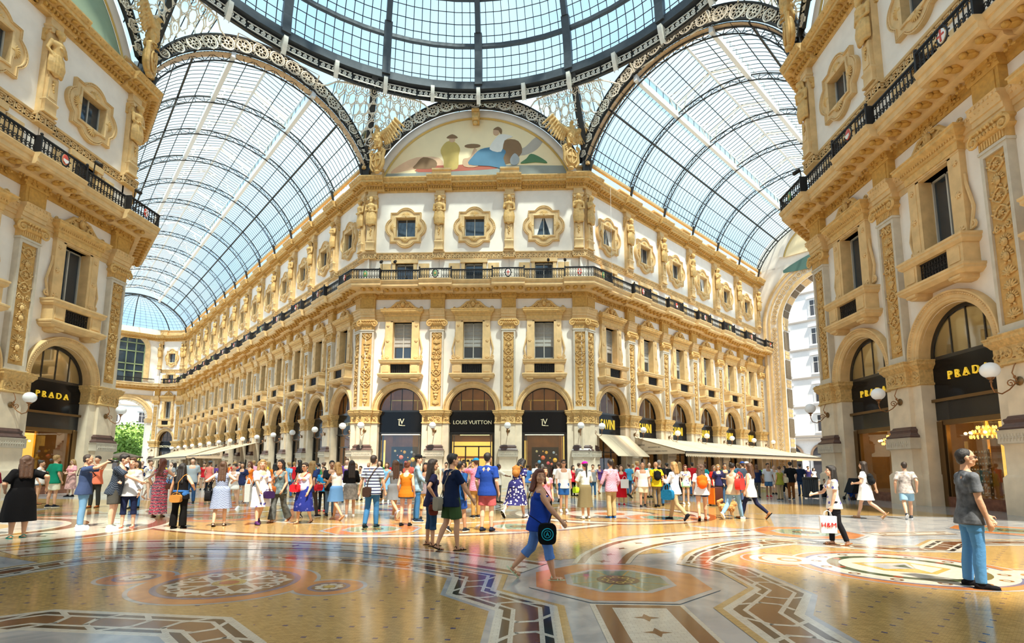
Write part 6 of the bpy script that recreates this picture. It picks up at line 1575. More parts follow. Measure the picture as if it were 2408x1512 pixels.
    for i, (hp, kn, an, ang) in enumerate(legs):
        dd = V((0, cos(rad(ang)) if ang < -12 else 1, sin(rad(ang)) if ang < -12 else 0))
        if ang > 12: dd = V((0,cos(rad(ang*.6)),sin(rad(ang*.6))))
        dn = V((0,dd.z,-dd.y)); k = MB()
        if shoe in ('shoe','trainer'):
            k.cap(an+dd*-.035+dn*.035, an+dd*.06+dn*.035, .042, .042); k.ell(tuple(an+dd*.12+dn*.048), (.046,.07,.032), 10, 8, Matrix.Rotation(atan2(dd.z,dd.y),3,'X')); k.cap(an, an+dn*.04+dd*-.01, .045, .045)
            blob('shoe', k, max(vox*.8,.008), sm_, root, 1)
            k = MB(); R_ = Matrix.Rotation(atan2(dd.z,dd.y),3,'X'); k.T = Matrix.Translation(an+dd*.05+dn*.069) @ R_.to_4x4(); k.slab([(.045*cos(t)*(1 if sin(t) > 0 else .9), .14*sin(t)) for t in [2*pi*j/14 for j in range(14)]], -.012, .008); k.build('sole', C('dddddd') if shoe == 'trainer' else C('181818'), root)
        else:
            R_ = Matrix.Rotation(atan2(dd.z,dd.y),3,'X'); k.T = Matrix.Translation(an+dd*.05+dn*.07) @ R_.to_4x4(); k.slab([(.045*cos(t), .14*sin(t)) for t in [2*pi*j/14 for j in range(14)]], -.01, .008); k.T = None
            for yy in (-.03,.06,.11): k.tube([tuple(an+dd*(yy+.0)+V((g*.042,0,0))*1.0+dn*(.06-.035*(1-abs(g))-(.0 if yy > 0 else .03))) for g in (-1,-.5,0,.5,1)], .008, 5)
            k.build('sandal', sm_, root)
    # hair
    hm = HRC[hc]; k = MB(); g_ = .012
    if hair in ('short','long','pony','bun','bob','wavy'):
        k.ell(tuple(H_(0,-.022,.042)), (.08+g_*.6,.09+g_*.6,.085+g_*.5), 16, 12, Rh); k.ell(tuple(H_(0,.03,.088)), (.062,.058,.034), 12, 8, Rh)
        if hair == 'short': k.ell(tuple(H_(0,-.05,-.01)), (.066,.05,.06), 12, 8, Rh)
        if hair in ('long','wavy','bob'):
            L = {'long':.34,'wavy':.26,'bob':.15}[hair]; w = {'long':.07,'wavy':.095,'bob':.08}[hair]
            for x in (-.055,0,.055): k.cap(tuple(H_(x,-.05,.02)), tuple(U_(x*1.3,-.095*fb,.66-L)), w*.75, w*.5)
            for g in (-1,1): k.cap(tuple(H_(g*.07,-.01,.03)), tuple(H_(g*.085,.0,-.09-(.06 if hair != 'bob' else 0))), .028, .03)
            if hair == 'wavy': 
                for i in range(14): a = pi*2*i/14; k.ell(tuple(H_(.085*cos(a),-.05+.05*sin(a),-.06+.05*sin(i*2.3))), .04, 8, 6)
        if hair == 'pony': k.ell(tuple(H_(0,-.11,.05)), .035, 8, 6); k.cap(tuple(H_(0,-.12,.04)), tuple(U_(0,-.12,.38)), .035, .02)
        if hair == 'bun': k.ell(tuple(H_(0,-.09,.1)), .05, 10, 8)
        blob('hair', k, max(vox*.9,.009), hm, root, 1)
    elif hair == 'buzz':
        k.ell(tuple(H_(0,-.018,.036)), (.078,.092,.09), 16, 12, Rh); k.ell(tuple(H_(0,-.045,-.02)), (.066,.052,.06), 12, 8, Rh); blob('hair', k, max(vox*.9,.009), hm, root, 1)
    if glasses:
        k = MB()
        for g in (-1,1): k.ell(tuple(H_(g*.033,.092,.01)), (.026,.01,.018), 10, 6, Rh); k.tube([tuple(H_(g*.055,.085,.014)), tuple(H_(g*.078,.0,.01))], .004, 4)
        k.bar(tuple(H_(-.02,.098,.014)), tuple(H_(.02,.098,.014)), .006); k.build('sunglasses', M['black'], root)
    if hat:
        k = MB(); k.ell(tuple(H_(0,-.01,.075)), (.09,.105,.065), 16, 10, Rh)
        if hat[1] == 'cap': k.ell(tuple(H_(0,.11,.06)), (.065,.08,.012), 12, 6, Rh)
        else: k.ell(tuple(H_(0,0,.06)), (.14,.15,.012), 18, 6, Rh)
        k.build('hat', C(hat[0]), root)
    root['_'] = 0; del root['_']
    return dict(o=root, s=s, T=Matrix.Translation((q.x,q.y,z0)) @ Matrix.Rotation(rad(yaw),4,'Z') @ Matrix.Scale(s,4), pel=pel, rw=arms[0][2], lw=arms[1][2], px=px, U=U_, vox=vox)
def at_(p, x, y, z): return p['T'] @ V((x, y, z))
def bag(p, kind, c, x, y, z, label, cat='bag', r=0, sc=1.0, strap=None, c2=None):
    """x, y, z in the wearer's own frame (1.75 m body)"""
    t = thing({'tote':'tote_bag','hand':'handbag','pack':'backpack','shop':'shopping_bag','pouch':'shoulder_bag'}[kind], label, cat, (0,0,0)); t.matrix_world = p['T'] @ Matrix.Translation((x,y,z)) @ Matrix.Rotation(rad(r),4,'Z') @ Matrix.Scale(sc,4); m_ = c if not isinstance(c, str) else C(c); k = MB()
    if kind == 'shop':
        k.add([(-.17,-.05,-.2),(.17,-.05,-.2),(.17,.05,-.2),(-.17,.05,-.2),(-.18,-.06,.2),(.18,-.06,.2),(.18,.06,.2),(-.18,.06,.2)], [(0,3,2,1),(0,1,5,4),(1,2,6,5),(2,3,7,6),(3,0,4,7),(4,5,6,7)]); k.build('bag_body', m_, t, smooth=False)
        k = MB()
        for yy in (-.06,.06): k.tube([(-.08,yy,.2),(-.06,yy*.5,.3),(0,0,.34),(.06,yy*.5,.3),(.08,yy,.2)], .007, 5)
    elif kind == 'pack':
        k.ell((0,0,0),(.15,.09,.2),16,10); k.ell((0,-.08,-.06),(.11,.05,.1),12,8); k.cap((-.08,0,.1),(.08,0,.1),.07,.07); blob('bag_body', k, .014, m_, t)
        k = MB()
        for g in (-1,1): k.tube([(g*.09,.04,.14),(g*.1,.12,.2),(g*.12,.26,.12),(g*.13,.2,-.08),(g*.12,.06,-.14)], .014, 5)
        k.tube([(-.03,0,.17),(0,0,.21),(.03,0,.17)], .01, 5)
    else:
        w, d, hgt = {'tote':(.2,.07,.15),'hand':(.14,.06,.1),'pouch':(.11,.045,.12)}[kind]
        P = [(w*sgn(cos(a))*abs(cos(a))**.5, hgt*sgn(sin(a))*abs(sin(a))**.5) for a in [2*pi*j/20 for j in range(20)]]
        k.prism([(x_*.94, z_) for x_, z_ in P], -d, d); k.build('bag_body', m_, t, ang=50)
        k = MB(); 
        if kind != 'tote': k.prism([(x_*.96, z_) for x_, z_ in P if z_ > -.02][0:99], -d-.012, -d)
        if kind == 'tote':
            for yy in (-d,d): k.tube([(-.09,yy,hgt*.9),(-.07,yy*.6,hgt+.12),(0,0,hgt+.18),(.07,yy*.6,hgt+.12),(.09,yy,hgt*.9)], .01, 5)
        elif not (kind == 'pouch' and strap): k.tube([(-w*.9,0,hgt*.5),(-w*.6,0,hgt*1.3),(0,0,hgt*1.5),(w*.6,0,hgt*1.3),(w*.9,0,hgt*.5)], .008, 5)
    k.build('handles' if kind != 'pack' else 'straps', C(c2) if c2 else m_, t)
    if strap:
        k = MB(); inv = t.matrix_world.inverted(); k.tube([tuple(inv @ at_(p,*q)) for q in strap], .011/sc, 5, flat=.6); k.build('shoulder_strap', C(c2) if c2 else m_, t)
    return t
def sgn(x): return 1 if x > 0 else -1
def xstrap(sg, bx, by, bz, fat=1.0):   # strap over the shoulder on side sg down to a bag at (bx,by,bz), front and back
    f = .135*fat; return [(bx,by,bz+.1),(bx*.75,f,bz+.28),(0,f+.02,1.25),(sg*.1,.09,1.42),(sg*.13,0,1.475),(sg*.1,-.11,1.42),(0,-f,1.25),(bx*.75,-f,bz+.28),(bx,by,bz+.1)]
# --- nearest figures
P1 = person(1268,1362,1103,-86,'woman in blue tank top and blue cropped jeans walking past with shoulder bag','f',1.32,'tan','bob','red','1d3f9e',0,bot='capri',bc='5a82c8',shoe='sandal',sc='c9d8b8',st=.78,ht=-76,la=(-.3,-.12,.86),ra=(.2,.36,.92),hmax=1.66)
bag(P1,'pouch','0d1216',.27,.1,.74,'black shoulder bag with turquoise round print carried by the nearest woman',r=90,sc=1.35,strap=xstrap(-1,.27,.1,.74,1.32))
_p = bpy.data.objects[[o.name for o in bpy.data.objects if o.name.startswith('shoulder_bag')][-1]]; k = MB(); k.tube([(.065*cos(2*pi*q/20),-.062,.065*sin(2*pi*q/20)) for q in range(20)], .006, 4, True); k.tube([(.04*cos(2*pi*q/16),-.062,.04*sin(2*pi*q/16)) for q in range(16)], .004, 4, True); k.merge(text_mb('A', .07, .002), Matrix.Translation((0,-.062,-.024))); k.build('turquoise_print', C('2ab0cc'), _p)
P2 = person(2299,1382,1055,-110,'man in dark grey T-shirt, blue jeans and sunglasses standing at the right','m',1.0,'tan','buzz','black','62666c',.4,'wash','pants','5288ba',shoe='shoe',sc='16161a',glasses=True,ra=(.2,.12,.78),la=(-.14,.26,.82),hmax=1.84,loose=1.1,ht=-6)
P3 = person(1967,1281,1095,78,'woman with long black hair in white floral T-shirt and black trousers with phone','f',.95,'fair','long','black','dcd8d2',.35,'white_floral','pants','1d1d22',shoe='sandal',sc='8a5a34',ra=(.16,.34,1.12),la=(-.16,.1,.78),st=.25)
t = bag(P3,'shop','e6e4e4',-.2,.2,.46,'white paper shopping bag with red letters held by black-haired woman',r=90,sc=.92); kx = text_mb('H&M', .16, .004); o = kx.build('red_lettering', C('c01822'), t); o.location = (0,.066,-.06); o.rotation_euler.z = pi
P4 = person(1013,1283,1080,-66,'woman in navy T-shirt and denim knee shorts, hand on hip','f',1.0,'tan','wavy','dark','252540',.35,None,'capri','2c4766',shoe='sandal',sc='4a3220',ra=(.27,.0,1.0),la=(-.2,.05,.85),ht=-10)
bag(P4,'pouch','5a2a22',.24,-.02,.74,'brown patterned shoulder bag beside the navy T-shirt woman',r=90,sc=.9)
P5 = person(1060,1294,1067,-52,'man in navy polo and olive green shorts seen from behind','m',1.08,'tan','short','black','16233f',.42,None,'shorts','3d5433',shoe='sandal',sc='33261c',st=.35,ra=(.25,.3,.92),ht=-12,loose=1.3,hmax=1.82)
bag(P5,'pouch','8f8878',-.1,-.24,.84,'taupe crossbody pouch of the man in olive shorts',r=180,sc=1.05,strap=xstrap(1,-.12,-.18,.84))
P6 = person(1145,1249,1065,-18,'man in royal blue polo and coral red shorts seen from behind','m',1.16,'fair','short','black','22408c',.45,None,'shorts','b25a5e',shoe='shoe',sc='1c2434',loose=1.2,hmax=1.86)
person(1078,1250,1084,-30,'man in blue T-shirt and blue shorts behind the navy polo man','m',1.0,'olive','short','black','1d4576',.4,None,'shorts','2a4a94',shoe='trainer',sc='22262c',st=.5)
P7 = person(873,1240,1070,-6,'man in striped T-shirt and jeans with brown crossbody bag, back turned','m',1.1,'tan','buzz','dark','c5cdd6',.42,'stripe','pants','3b6c98',shoe='shoe',sc='1d2b30',ra=(.33,.05,.78),la=(-.36,-.02,.8),st=.2,hmax=1.84)
bag(P7,'pouch','3a2a24',-.06,-.2,.86,'brown crossbody bag of the striped T-shirt man',r=180,sc=1.0,strap=xstrap(1,-.08,-.16,.88))
P8 = person(189,1241,1069,-60,'man in navy T-shirt and jeans raising a camera','m',1.14,'tan','buzz','dark','3b4a6c',.42,None,'pants','6a93b8',shoe='trainer',sc='e8ebee',ra=(.1,.4,1.58),la=(-.1,.36,1.56),hmax=1.85,hnod=8)
t = thing('camera','black camera held up by the man in navy T-shirt','camera',at_(P8,0,.46,1.6),rad(-60)); MB().box(-.08,.08,-.04,.04,-.05,.05).build('camera_body',M['black'],t); MB().cap((0,.03,0),(0,.13,0),.035,.035).build('lens',M['black'],t)
bag(P8,'hand','16161a',-.3,-.05,.98,'black shoulder bag of the man with the camera',r=90,sc=1.0,strap=xstrap(1,-.28,-.05,.98,1.25))
P9 = person(38,1266,1071,60,'woman in black knee-length dress with hand on hip','f',1.28,'tan','wavy','brown','0c0c10',.5,None,'midi','0c0c10',shoe='sandal',sc='2a9a8c',la=(-.24,.12,1.02),ra=(.36,-.16,1.08),side=0,lean=-5,dress=True,loose=1.1)
P10 = person(262,1243,1068,-75,'man in dark check shirt and grey shorts stretching a selfie stick','m',1.12,'fair','short','black','1f2a38',.45,'check','shorts','4a4a46',shoe='trainer',sc='dfe6d8',ra=(.1,.55,1.12),la=(.0,.5,1.1),lean=10,hmax=1.85,loose=1.3)
P11 = person(298,1241,1077,-160,'smiling woman in white cardigan and navy cropped trousers','f',1.0,'fair','bun','brown','ccd2da',.9,None,'capri','1c2440',shoe='sandal',sc='b06050',ra=(.15,.3,1.15),hmax=1.7)
t = thing('selfie_stick','black selfie stick stretched between two tourists','stick'); MB().bar(at_(P10,.06,.58,1.12), V((G(370,1215).x, G(370,1215).y, 1.35)), .018).build('rod',M['black'],t)
P12 = person(370,1216,1078,12,'woman in long pink patterned maxi dress looking back','f',.95,'tan','long','red','b04a60',0,'bands','maxi','b04a60',bp='bands',shoe='sandal',sc='2a1a14',dress=True,ht=70,la=(-.2,.0,.95),ra=(.15,.3,1.35))
bag(P12,'hand','5e3d33',.25,.0,.92,'brown leather handbag of the woman in pink maxi dress',r=90,sc=.9,strap=xstrap(-1,.24,0,.92))
P13 = person(418,1243,1090,6,'woman with long black hair in black lace trousers, denim shirt tied round waist','f',1.15,'tan','long','black','101014',0,None,'pants','0e0d0d',shoe='shoe',sc='0d0d0d',la=(-.3,.05,.86),ra=(.28,.12,1.1),loose=2.2,hmax=1.62)
k = MB(); k.ell((0,0,P13['pel'].z+.08),(.2,.16,.09),16,8); k.ell((.12,.0,P13['pel'].z-.02),(.1,.15,.14),12,8); k.build('tied_denim_shirt', C('2f5c96'), P13['o'])
bag(P13,'hand','a8763a',.0,-.2,.82,'tan leather shoulder bag of the woman in lace trousers',r=180,sc=1.05,strap=xstrap(1,.0,-.2,.82,1.1))
person(-52,1262,1078,-120,'man in maroon shirt cut by the left edge','m',1.1,'tan','short','dark','6e1a2c',.45,None,'pants','30343c',ra=(.3,.3,.95))
person(120,1193,1070,-8,'man in green T-shirt and white shorts, back turned','m',1.05,'tan','short','blond','13795c',.42,None,'shorts','dcd6bc',shoe='trainer',sc='1b1e26',loose=1.3)
person(86,1186,1082,-60,'woman in white top and denim shorts behind the green shirt','f',1.1,'tan','bun','dark','ddd8d4',.1,None,'shorts','4c7db4',shoe='shoe',sc='8a5a3a')
person(163,1168,1080,170,'blond woman in pink top and patterned pink skirt with sunglasses','f',1.1,'fair','bob','blond','e09aa2',.4,None,'midi','b98f88',bp='noise',shoe='shoe',sc='221a1a',glasses=True,ra=(.1,.26,1.15),la=(-.1,.26,1.1))
person(219,1194,1072,-170,'man in coral shirt and dark trousers taking a photo','m',1.05,'tan','short','dark','e57a5c',.45,None,'pants','33322f',shoe='shoe',sc='8a4a22',ra=(.08,.3,1.5),la=(-.08,.3,1.5))
person(314,1196,1083,-175,'woman in mustard top and blue jeans behind the selfie couple','f',.95,'tan','long','dark','c49a4a',.1,None,'pants','3f6ea0',ra=(.1,.25,1.15),la=(-.1,.25,1.15))
person(346,1174,1082,-100,'woman in white spotted blouse and beige shorts by the pink dress','f',1.0,'fair','bun','brown','e6e4e0',.4,'white_floral','shorts','cdb99a',shoe='sandal',sc='b07850',st=.6)
person(446,1184,1076,-150,'man in grey polo beyond the black-haired woman','m',1.05,'fair','short','dark','9aa2a8',.42,None,'pants','2d4a70')
P = person(515,1237,1085,20,'woman in grey striped sleeveless dress, long brown hair','f',1.05,'fair','long','brown','6e7a94',0,'check','skirt','6e7a94',bp='check',shoe='sandal',sc='2a1c18',dress=True,la=(-.25,.1,1.25),ra=(.25,.05,1.2),loose=1.3,st=.2)
bag(P,'tote','17171a',-.3,-.02,.82,'black leather tote on the grey dress woman',r=90,sc=.95,strap=[(-.3,-.02,.98),(-.2,.06,1.3),(-.17,0,1.46),(-.22,-.08,1.3),(-.3,-.02,.98)])
person(545,1198,1091,178,'woman in white blouse and shorts reading a phone','f',1.05,'fair','bun','dark','f0eeea',.1,None,'shorts','ece8e4',shoe='trainer',sc='e6e6e6',ra=(.05,.28,1.2),la=(-.05,.28,1.2),st=.3)
person(565,1183,1087,-170,'woman in navy blouse and denim shorts lifting a phone','f',1.0,'tan','long','dark','2a3050',.4,None,'shorts','4a6a94',ra=(.1,.3,1.5),shoe='sandal',sc='5a3a28')
person(582,1180,1085,175,'woman in orange top with sunglasses','f',1.0,'tan','bob','red','ee7a2c',0,None,'pants','e8743a',glasses=True,ra=(.3,.1,1.1))
person(489,1163,1084,5,'woman in salmon tank top and black leggings with grey hat','f',1.0,'tan','short','brown','e0776c',0,None,'tights','1a1a20',shoe='trainer',sc='e8e6dc',hat=('555c5e','brim'))
P = person(608,1233,1081,-128,'blond woman in white floral dress walking','f',1.08,'fair','wavy','blond','dfe0e4',.5,'white_floral','skirt','dfe0e4',bp='white_floral',shoe='shoe',sc='4a2a5a',st=.5,dress=True,ht=-20,ra=(.15,.3,.95),loose=1.4)
bag(P,'shop','aab4b6',.35,.05,.86,'large grey and white shopping bag of the blond woman',r=60,sc=1.15); bag(P,'hand','33204a',-.12,.26,.8,'dark purple handbag between the two walking women',r=0,sc=1.0)
P = person(653,1228,1081,170,'smiling woman in grey patterned jumpsuit with sunglasses on head','f',1.0,'tan','long','black','6f8488',0,'noise','pants','5b6060',bp='noise',shoe='sandal',sc='9a5a34',st=.5,loose=2.6,ra=(.2,.2,.95))
bag(P,'hand','a55a2a',.15,.22,.9,'tan leather handbag of the woman in the patterned jumpsuit',r=0,sc=1.1,strap=xstrap(-1,.2,.15,.9))
P = person(711,1231,1088,168,'older woman in blue and white dress with sunglasses','f',1.2,'tan','short','dark','b9bcd8',0,'white_floral','midi','24307e',bp='white_floral',shoe='sandal',sc='6a4a30',st=.35,dress=True,glasses=True,ra=(.1,.25,1.15),loose=1.3,hmax=1.62)
bag(P,'hand','d3232e',.14,.22,1.02,'bright red shoulder bag of the older woman',r=0,sc=1.1,strap=xstrap(-1,.14,.2,1.02,1.1))
P = person(729,1216,1084,-20,'blond woman in blue polka-dot top and grey trousers','f',1.0,'fair','long','blond','32406e',.4,'white_floral','tights','4a4644',shoe='trainer',sc='24242a',st=.6)
bag(P,'hand','d02c3a',.28,.0,.92,'red handbag of the woman in polka dots',r=90,sc=1.0)
person(757,1203,1099,180,'boy in bright blue T-shirt and black trousers','m',.85,'olive','short','black','1f7fb8',.42,None,'pants','17181c',shoe='shoe',sc='b0282e',hnod=-20,h=1.45,ra=(.05,.2,1.1),la=(-.05,.2,1.1))
person(775,1212,1083,-150,'dark-haired man in charcoal T-shirt and jeans','m',1.0,'olive','short','black','23262e',.45,None,'pants','5b6f84',ra=(.1,.3,1.1))
person(788,1223,1087,62,'blond woman in white tank top and denim skirt','f',1.08,'tan','bob','blond','eceae6',0,None,'mini','5c88b8',shoe='sandal',sc='c89a80',st=.75,la=(-.05,.42,1.05),ra=(.1,.3,.95))
P = person(822,1217,1083,30,'woman in silver metallic dress with black cardigan and leggings','f',1.0,'fair','long','dark','18181b',.95,None,'mini','8a8680',bp='noise',shoe='trainer',sc='e8e4de',la=(-.05,.25,1.15),ra=(.1,.25,1.15))
person(845,1176,1088,175,'boy in white shirt looking at a phone by the pillar','m',.9,'olive','short','black','e2ded4',.42,None,'pants','c8b48c',h=1.5,ra=(.05,.22,1.2),la=(-.05,.22,1.2))
person(907,1180,1087,-172,'girl in light blue summer dress and white trainers','f',.85,'tan','long','brown','7fb0d4',0,None,'mini','7fb0d4',shoe='trainer',sc='f0f0f0',dress=True,loose=1.6,hmax=1.68)
person(925,1166,1085,0,'man in red T-shirt and blue shorts at the left window','m',1.1,'fair','buzz','grey','c41f2e',.42,None,'shorts','3c6ca8')
person(941,1170,1088,10,'woman in orange dress at the left window','f',1.0,'tan','long','dark','e4592c',.1,None,'skirt','e4592c')
person(926,1221,1082,38,'long-haired woman in grey bodycon dress striding left','f',.95,'tan','long','brown','7c8084',0,None,'mini','7c8084',shoe='trainer',sc='f2f2f2',st=1.15,dress=True,la=(-.3,.25,.95))
P = person(953,1237,1087,-4,'woman in rust camisole and denim hot pants, back turned','f',1.05,'pale','bun','red','b46a1c',0,None,'shorts','3d5b86',shoe='shoe',sc='141618')
P = person(980,1226,1070,-82,'man in denim shirt, jeans and black baseball cap','m',1.0,'fair','short','dark','8aa8bc',.9,'wash','pants','3a6a98',shoe='trainer',sc='24344a',hat=('1a1c20','cap'),ra=(.15,.3,1.0),ht=-10)
person(998,1222,1092,-178,'young woman in grey top smiling between taller people','f',.9,'olive','long','black','8a8088',.3,None,'capri','d8b070',h=1.58)
person(1118,1217,1078,35,'man in pink check shirt, khaki trousers and bright blue cap photographing','m',1.05,'fair','short','brown','c8708a',.42,'check','pants','b08a52',shoe='trainer',sc='30343c',hat=('2a9ad8','cap'),la=(-.08,.34,1.52),ra=(.1,.34,1.5))
person(1172,1182,1091,-60,'dark-skinned man holding out a phone behind the blue polo','m',1.0,'dark','buzz','black','c8c0b4',.5,None,'pants','55504a',ra=(.2,.45,1.2))
P = person(1213,1218,1099,-30,'woman in navy floral wrap dress bending forward','f',1.05,'fair','wavy','black','2a2a5c',.5,'floral','midi','2a2a5c',bp='floral',shoe='shoe',sc='e8e2d8',lean=28,st=.9,dress=True,loose=2.4,h=1.72)
bag(P,'pack','a8743c',.02,-.02,1.28,'tan leather backpack on the woman in floral dress',r=0,sc=.85)
person(1282,1245,1098,-170,'woman in pink top half hidden behind the nearest woman','f',1.0,'tan','long','dark','d88a9a',.2,None,'pants','3a3a44',ra=(.25,.1,1.5))
person(1262,1168,1088,5,'man in white T-shirt facing the right shop window','m',1.05,'fair','short','brown','e8e6e2',.42,None,'shorts','b0a080')
person(1276,1172,1091,-5,'stocky man in white T-shirt and teal shorts at the window','m',1.15,'fair','buzz','grey','e2e4e6',.42,None,'shorts','3a8a8c')
person(1241,1170,1094,8,'woman in blue top near the right shop window','f',1.0,'tan','bun','dark','4a7ab8',.3,None,'pants','d8d0c4')
P = person(1326,1204,1081,-172,'young man in white shirt and blue denim shorts with sunglasses','m',.95,'tan','short','dark','efeff0',.6,None,'shorts','2f62a8',shoe='trainer',sc='f4f4f4',glasses=True,hmax=1.85)
person(1314,1180,1087,20,'man in white T-shirt and khaki shorts walking to the window','m',1.0,'fair','short','brown','e6e2da',.42,None,'shorts','5e6a46',st=.5)
person(1348,1166,1094,-150,'woman in red shirt and black trousers beside the pillar','f',1.0,'tan','long','dark','d42c3c',.35,None,'pants','141418')
person(1362,1167,1089,-60,'man in grey T-shirt photographing beside the pillar','m',1.0,'fair','short','brown','9a9a98',.42,None,'pants','c8b28a',ra=(.08,.3,1.5))
P = person(1377,1220,1086,22,'woman in grey blouse, long olive skirt and bright pink cap','f',1.0,'tan','pony','black','c8cec8',.55,None,'midi','6e6448',shoe='shoe',sc='e4e0da',hat=('e8188c','cap'),la=(-.1,.28,1.2),ra=(.1,.26,1.25),loose=1.2)
bag(P,'hand','a8d028',-.28,.1,.88,'lime green handbag of the woman with pink cap',r=90,sc=.9)
person(1438,1219,1080,28,'man in plum check shirt and khaki cargo trousers','m',1.05,'olive','short','black','9a7484',.8,'check','pants','b09a72',shoe='trainer',sc='2c5ca0',la=(-.34,.1,.9),loose=1.5,hmax=1.8)
P = person(1462,1189,1098,176,'girl in red dress with fringe','f',.9,'fair','wavy','brown','c41a2a',.5,None,'midi','c41a2a',shoe='trainer',sc='b02030',dress=True,h=1.58)
bag(P,'shop','dfe2e6',-.12,.24,.95,'white carrier bag held by the girl in red',r=0,sc=.95)
person(1480,1164,1090,20,'boy in blue shirt and jeans by the steep awning','m',.95,'fair','short','brown','3f8ab4',.42,None,'pants','3c5c84')
person(1513,1193,1087,178,'balding man in white T-shirt and cream shorts','m',1.15,'tan','buzz','dark','eeeae4',.42,None,'shorts','ddd2b4',shoe='trainer',sc='2a2a2e',st=.3)
P = person(1545,1192,1086,4,'bald man in yellow T-shirt and brown trousers, back turned','m',1.05,'tan','none','dark','e8cc28',.42,None,'pants','7a6a50',shoe='shoe',sc='2a2a2a',st=.3)
bag(P,'pack','17181a',0,-.17,1.22,'black backpack on the man in yellow',sc=1.0)
person(1553,1189,1082,-15,'man in black T-shirt and jeans beside the yellow shirt','m',1.05,'fair','short','grey','1c1e22',.42,None,'pants','37689c')
P = person(1589,1223,1086,42,'blond woman in white shirt and khaki trousers clapping','f',1.0,'fair','bob','blond','e4e6ec',.95,None,'pants','a89470',shoe='shoe',sc='24242c',st=.85,la=(-.05,.32,1.2),ra=(.05,.32,1.22))
bag(P,'tote','1a6a94',-.3,.05,.75,'teal blue tote hanging beside the blond woman',r=90,sc=1.0)
person(1614,1186,1095,178,'girl in white printed T-shirt and mint green shorts','f',.9,'fair','long','red','ece8e4',.42,'white_floral','shorts','8ed4b0',shoe='trainer',sc='f0f0f0',glasses=True,h=1.6)
P = person(1652,1224,1091,-12,'woman in white T-shirt and navy shorts with curly hair, back turned','f',1.15,'tan','wavy','brown','e4e6e8',.42,None,'shorts','24325c',shoe='shoe',sc='7a3a20',st=.45)
bag(P,'pack','e8641c',.02,-.18,1.2,'orange backpack on the woman in navy shorts',sc=1.1)
person(1708,1186,1089,176,'man in dark polo and sunglasses holding a child toy','m',1.05,'tan','short','dark','23283c',.42,None,'pants','3c5a80',glasses=True,ra=(.1,.25,1.1))
person(1692,1186,1092,170,'woman in yellow scarf and navy top with sunglasses','f',1.0,'fair','bob','blond','2c2c50',.5,None,'pants','3a3c44',glasses=True)
person(1682,1182,1094,-165,'woman with sunglasses and red bouquet','f',1.0,'fair','long','brown','c82c24',.4,None,'pants','2c2c34',glasses=True)
P = person(1727,1221,1089,-50,'woman in beige top and light jeans, back turned','f',1.05,'tan','bun','black','d8c4a8',0,None,'pants','7aa0c4',shoe='trainer',sc='e6e2dc',st=.9)
bag(P,'tote','e23a34',.26,-.06,1.08,'large coral red tote on the woman in light jeans',r=-80,sc=1.15)
P = person(1768,1221,1089,48,'woman in white sleeveless blouse and navy leggings','f',1.02,'tan','wavy','brown','f0eeea',0,None,'tights','20243c',shoe='shoe',sc='9a6a44',st=-.9,la=(-.3,.05,.9),hem=.08)
person(1750,1180,1086,10,'man with blue cap and dark shirt behind the blouse','m',1.0,'fair','short','brown','3a4656',.42,None,'pants','4a5a78',hat=('2a4a8c','cap'))
person(1760,1178,1086,20,'man with white cap and white shirt in the crowd','m',1.0,'fair','short','grey','dfe4ea',.42,None,'pants','6a6a64',hat=('eceef0','cap'))
person(1782,1170,1092,176,'dark-skinned man in navy polo and sunglasses with jacket round waist','m',1.1,'dark','buzz','black','1f2a4e',.42,None,'pants','5c5a58',glasses=True)
person(1809,1169,1089,178,'man in white polo and denim shorts, red shoes','m',1.1,'olive','short','black','e6eaf2',.42,None,'shorts','4a76a8',shoe='trainer',sc='c8202c')
P = person(1836,1176,1097,8,'woman in olive camisole and sand trousers, back turned','f',1.0,'tan','bun','brown','8a8c34',0,None,'pants','9a8a6a',shoe='trainer',sc='3a3430')
bag(P,'tote','cfc4a8',.26,-.05,1.05,'cream canvas bag of the woman in olive',r=-80)
person(1862,1174,1086,-6,'man in black T-shirt and brown trousers, back turned','m',1.05,'fair','short','black','17191d',.42,None,'pants','7a4c28',shoe='trainer',sc='3a3a3a')
person(1885,1166,1090,-10,'man in navy T-shirt and jeans walking to the exit','m',1.05,'tan','short','black','1f2b44',.42,None,'pants','2c4468')
P = person(2040,1220,1085,42,'woman in short white dress walking left','f',1.0,'tan','long','dark','ece8e2',.3,None,'mini','ece8e2',shoe='sandal',sc='a07850',st=.95,dress=True,loose=1.4,la=(-.12,.25,1.1),ra=(.3,-.2,.95))
bag(P,'pack','1a1c1e',.0,-.16,1.18,'black backpack on the woman in white dress',sc=.9)
person(2137,1220,1086,-25,'man in mottled grey T-shirt and light denim shorts','m',1.05,'tan','buzz','dark','b4aca6',.42,'noise','shorts','8ab0c8',shoe='trainer',sc='3a3e44',st=.7,la=(-.26,.05,.9),hmax=1.78)
person(1942,1168,1126,150,'man in black sitting at the foot of the right pillar','m',1.0,'olive','short','black','1c1c22',.6,None,'pants','1c1e26',sit=True,h=1.7,ra=(.15,.4,.45),la=(-.15,.4,.45))
person(2004,1175,1140,160,'child in blue sitting on the floor beside the pillar','m',1.0,'tan','short','dark','1f50b0',.5,None,'pants','22242c',sit=True,h=1.3,ra=(.15,.4,.4),la=(-.15,.4,.4))
person(1903,1150,1096,178,'man in purple shirt walking in from the street','m',1.0,'tan','short','dark','3a3460',.45,None,'pants','2a2a30'); person(1916,1150,1100,-174,'woman in white top walking in from the street','f',1.0,'fair','long','dark','eae6e4',.1,None,'pants','24242c')
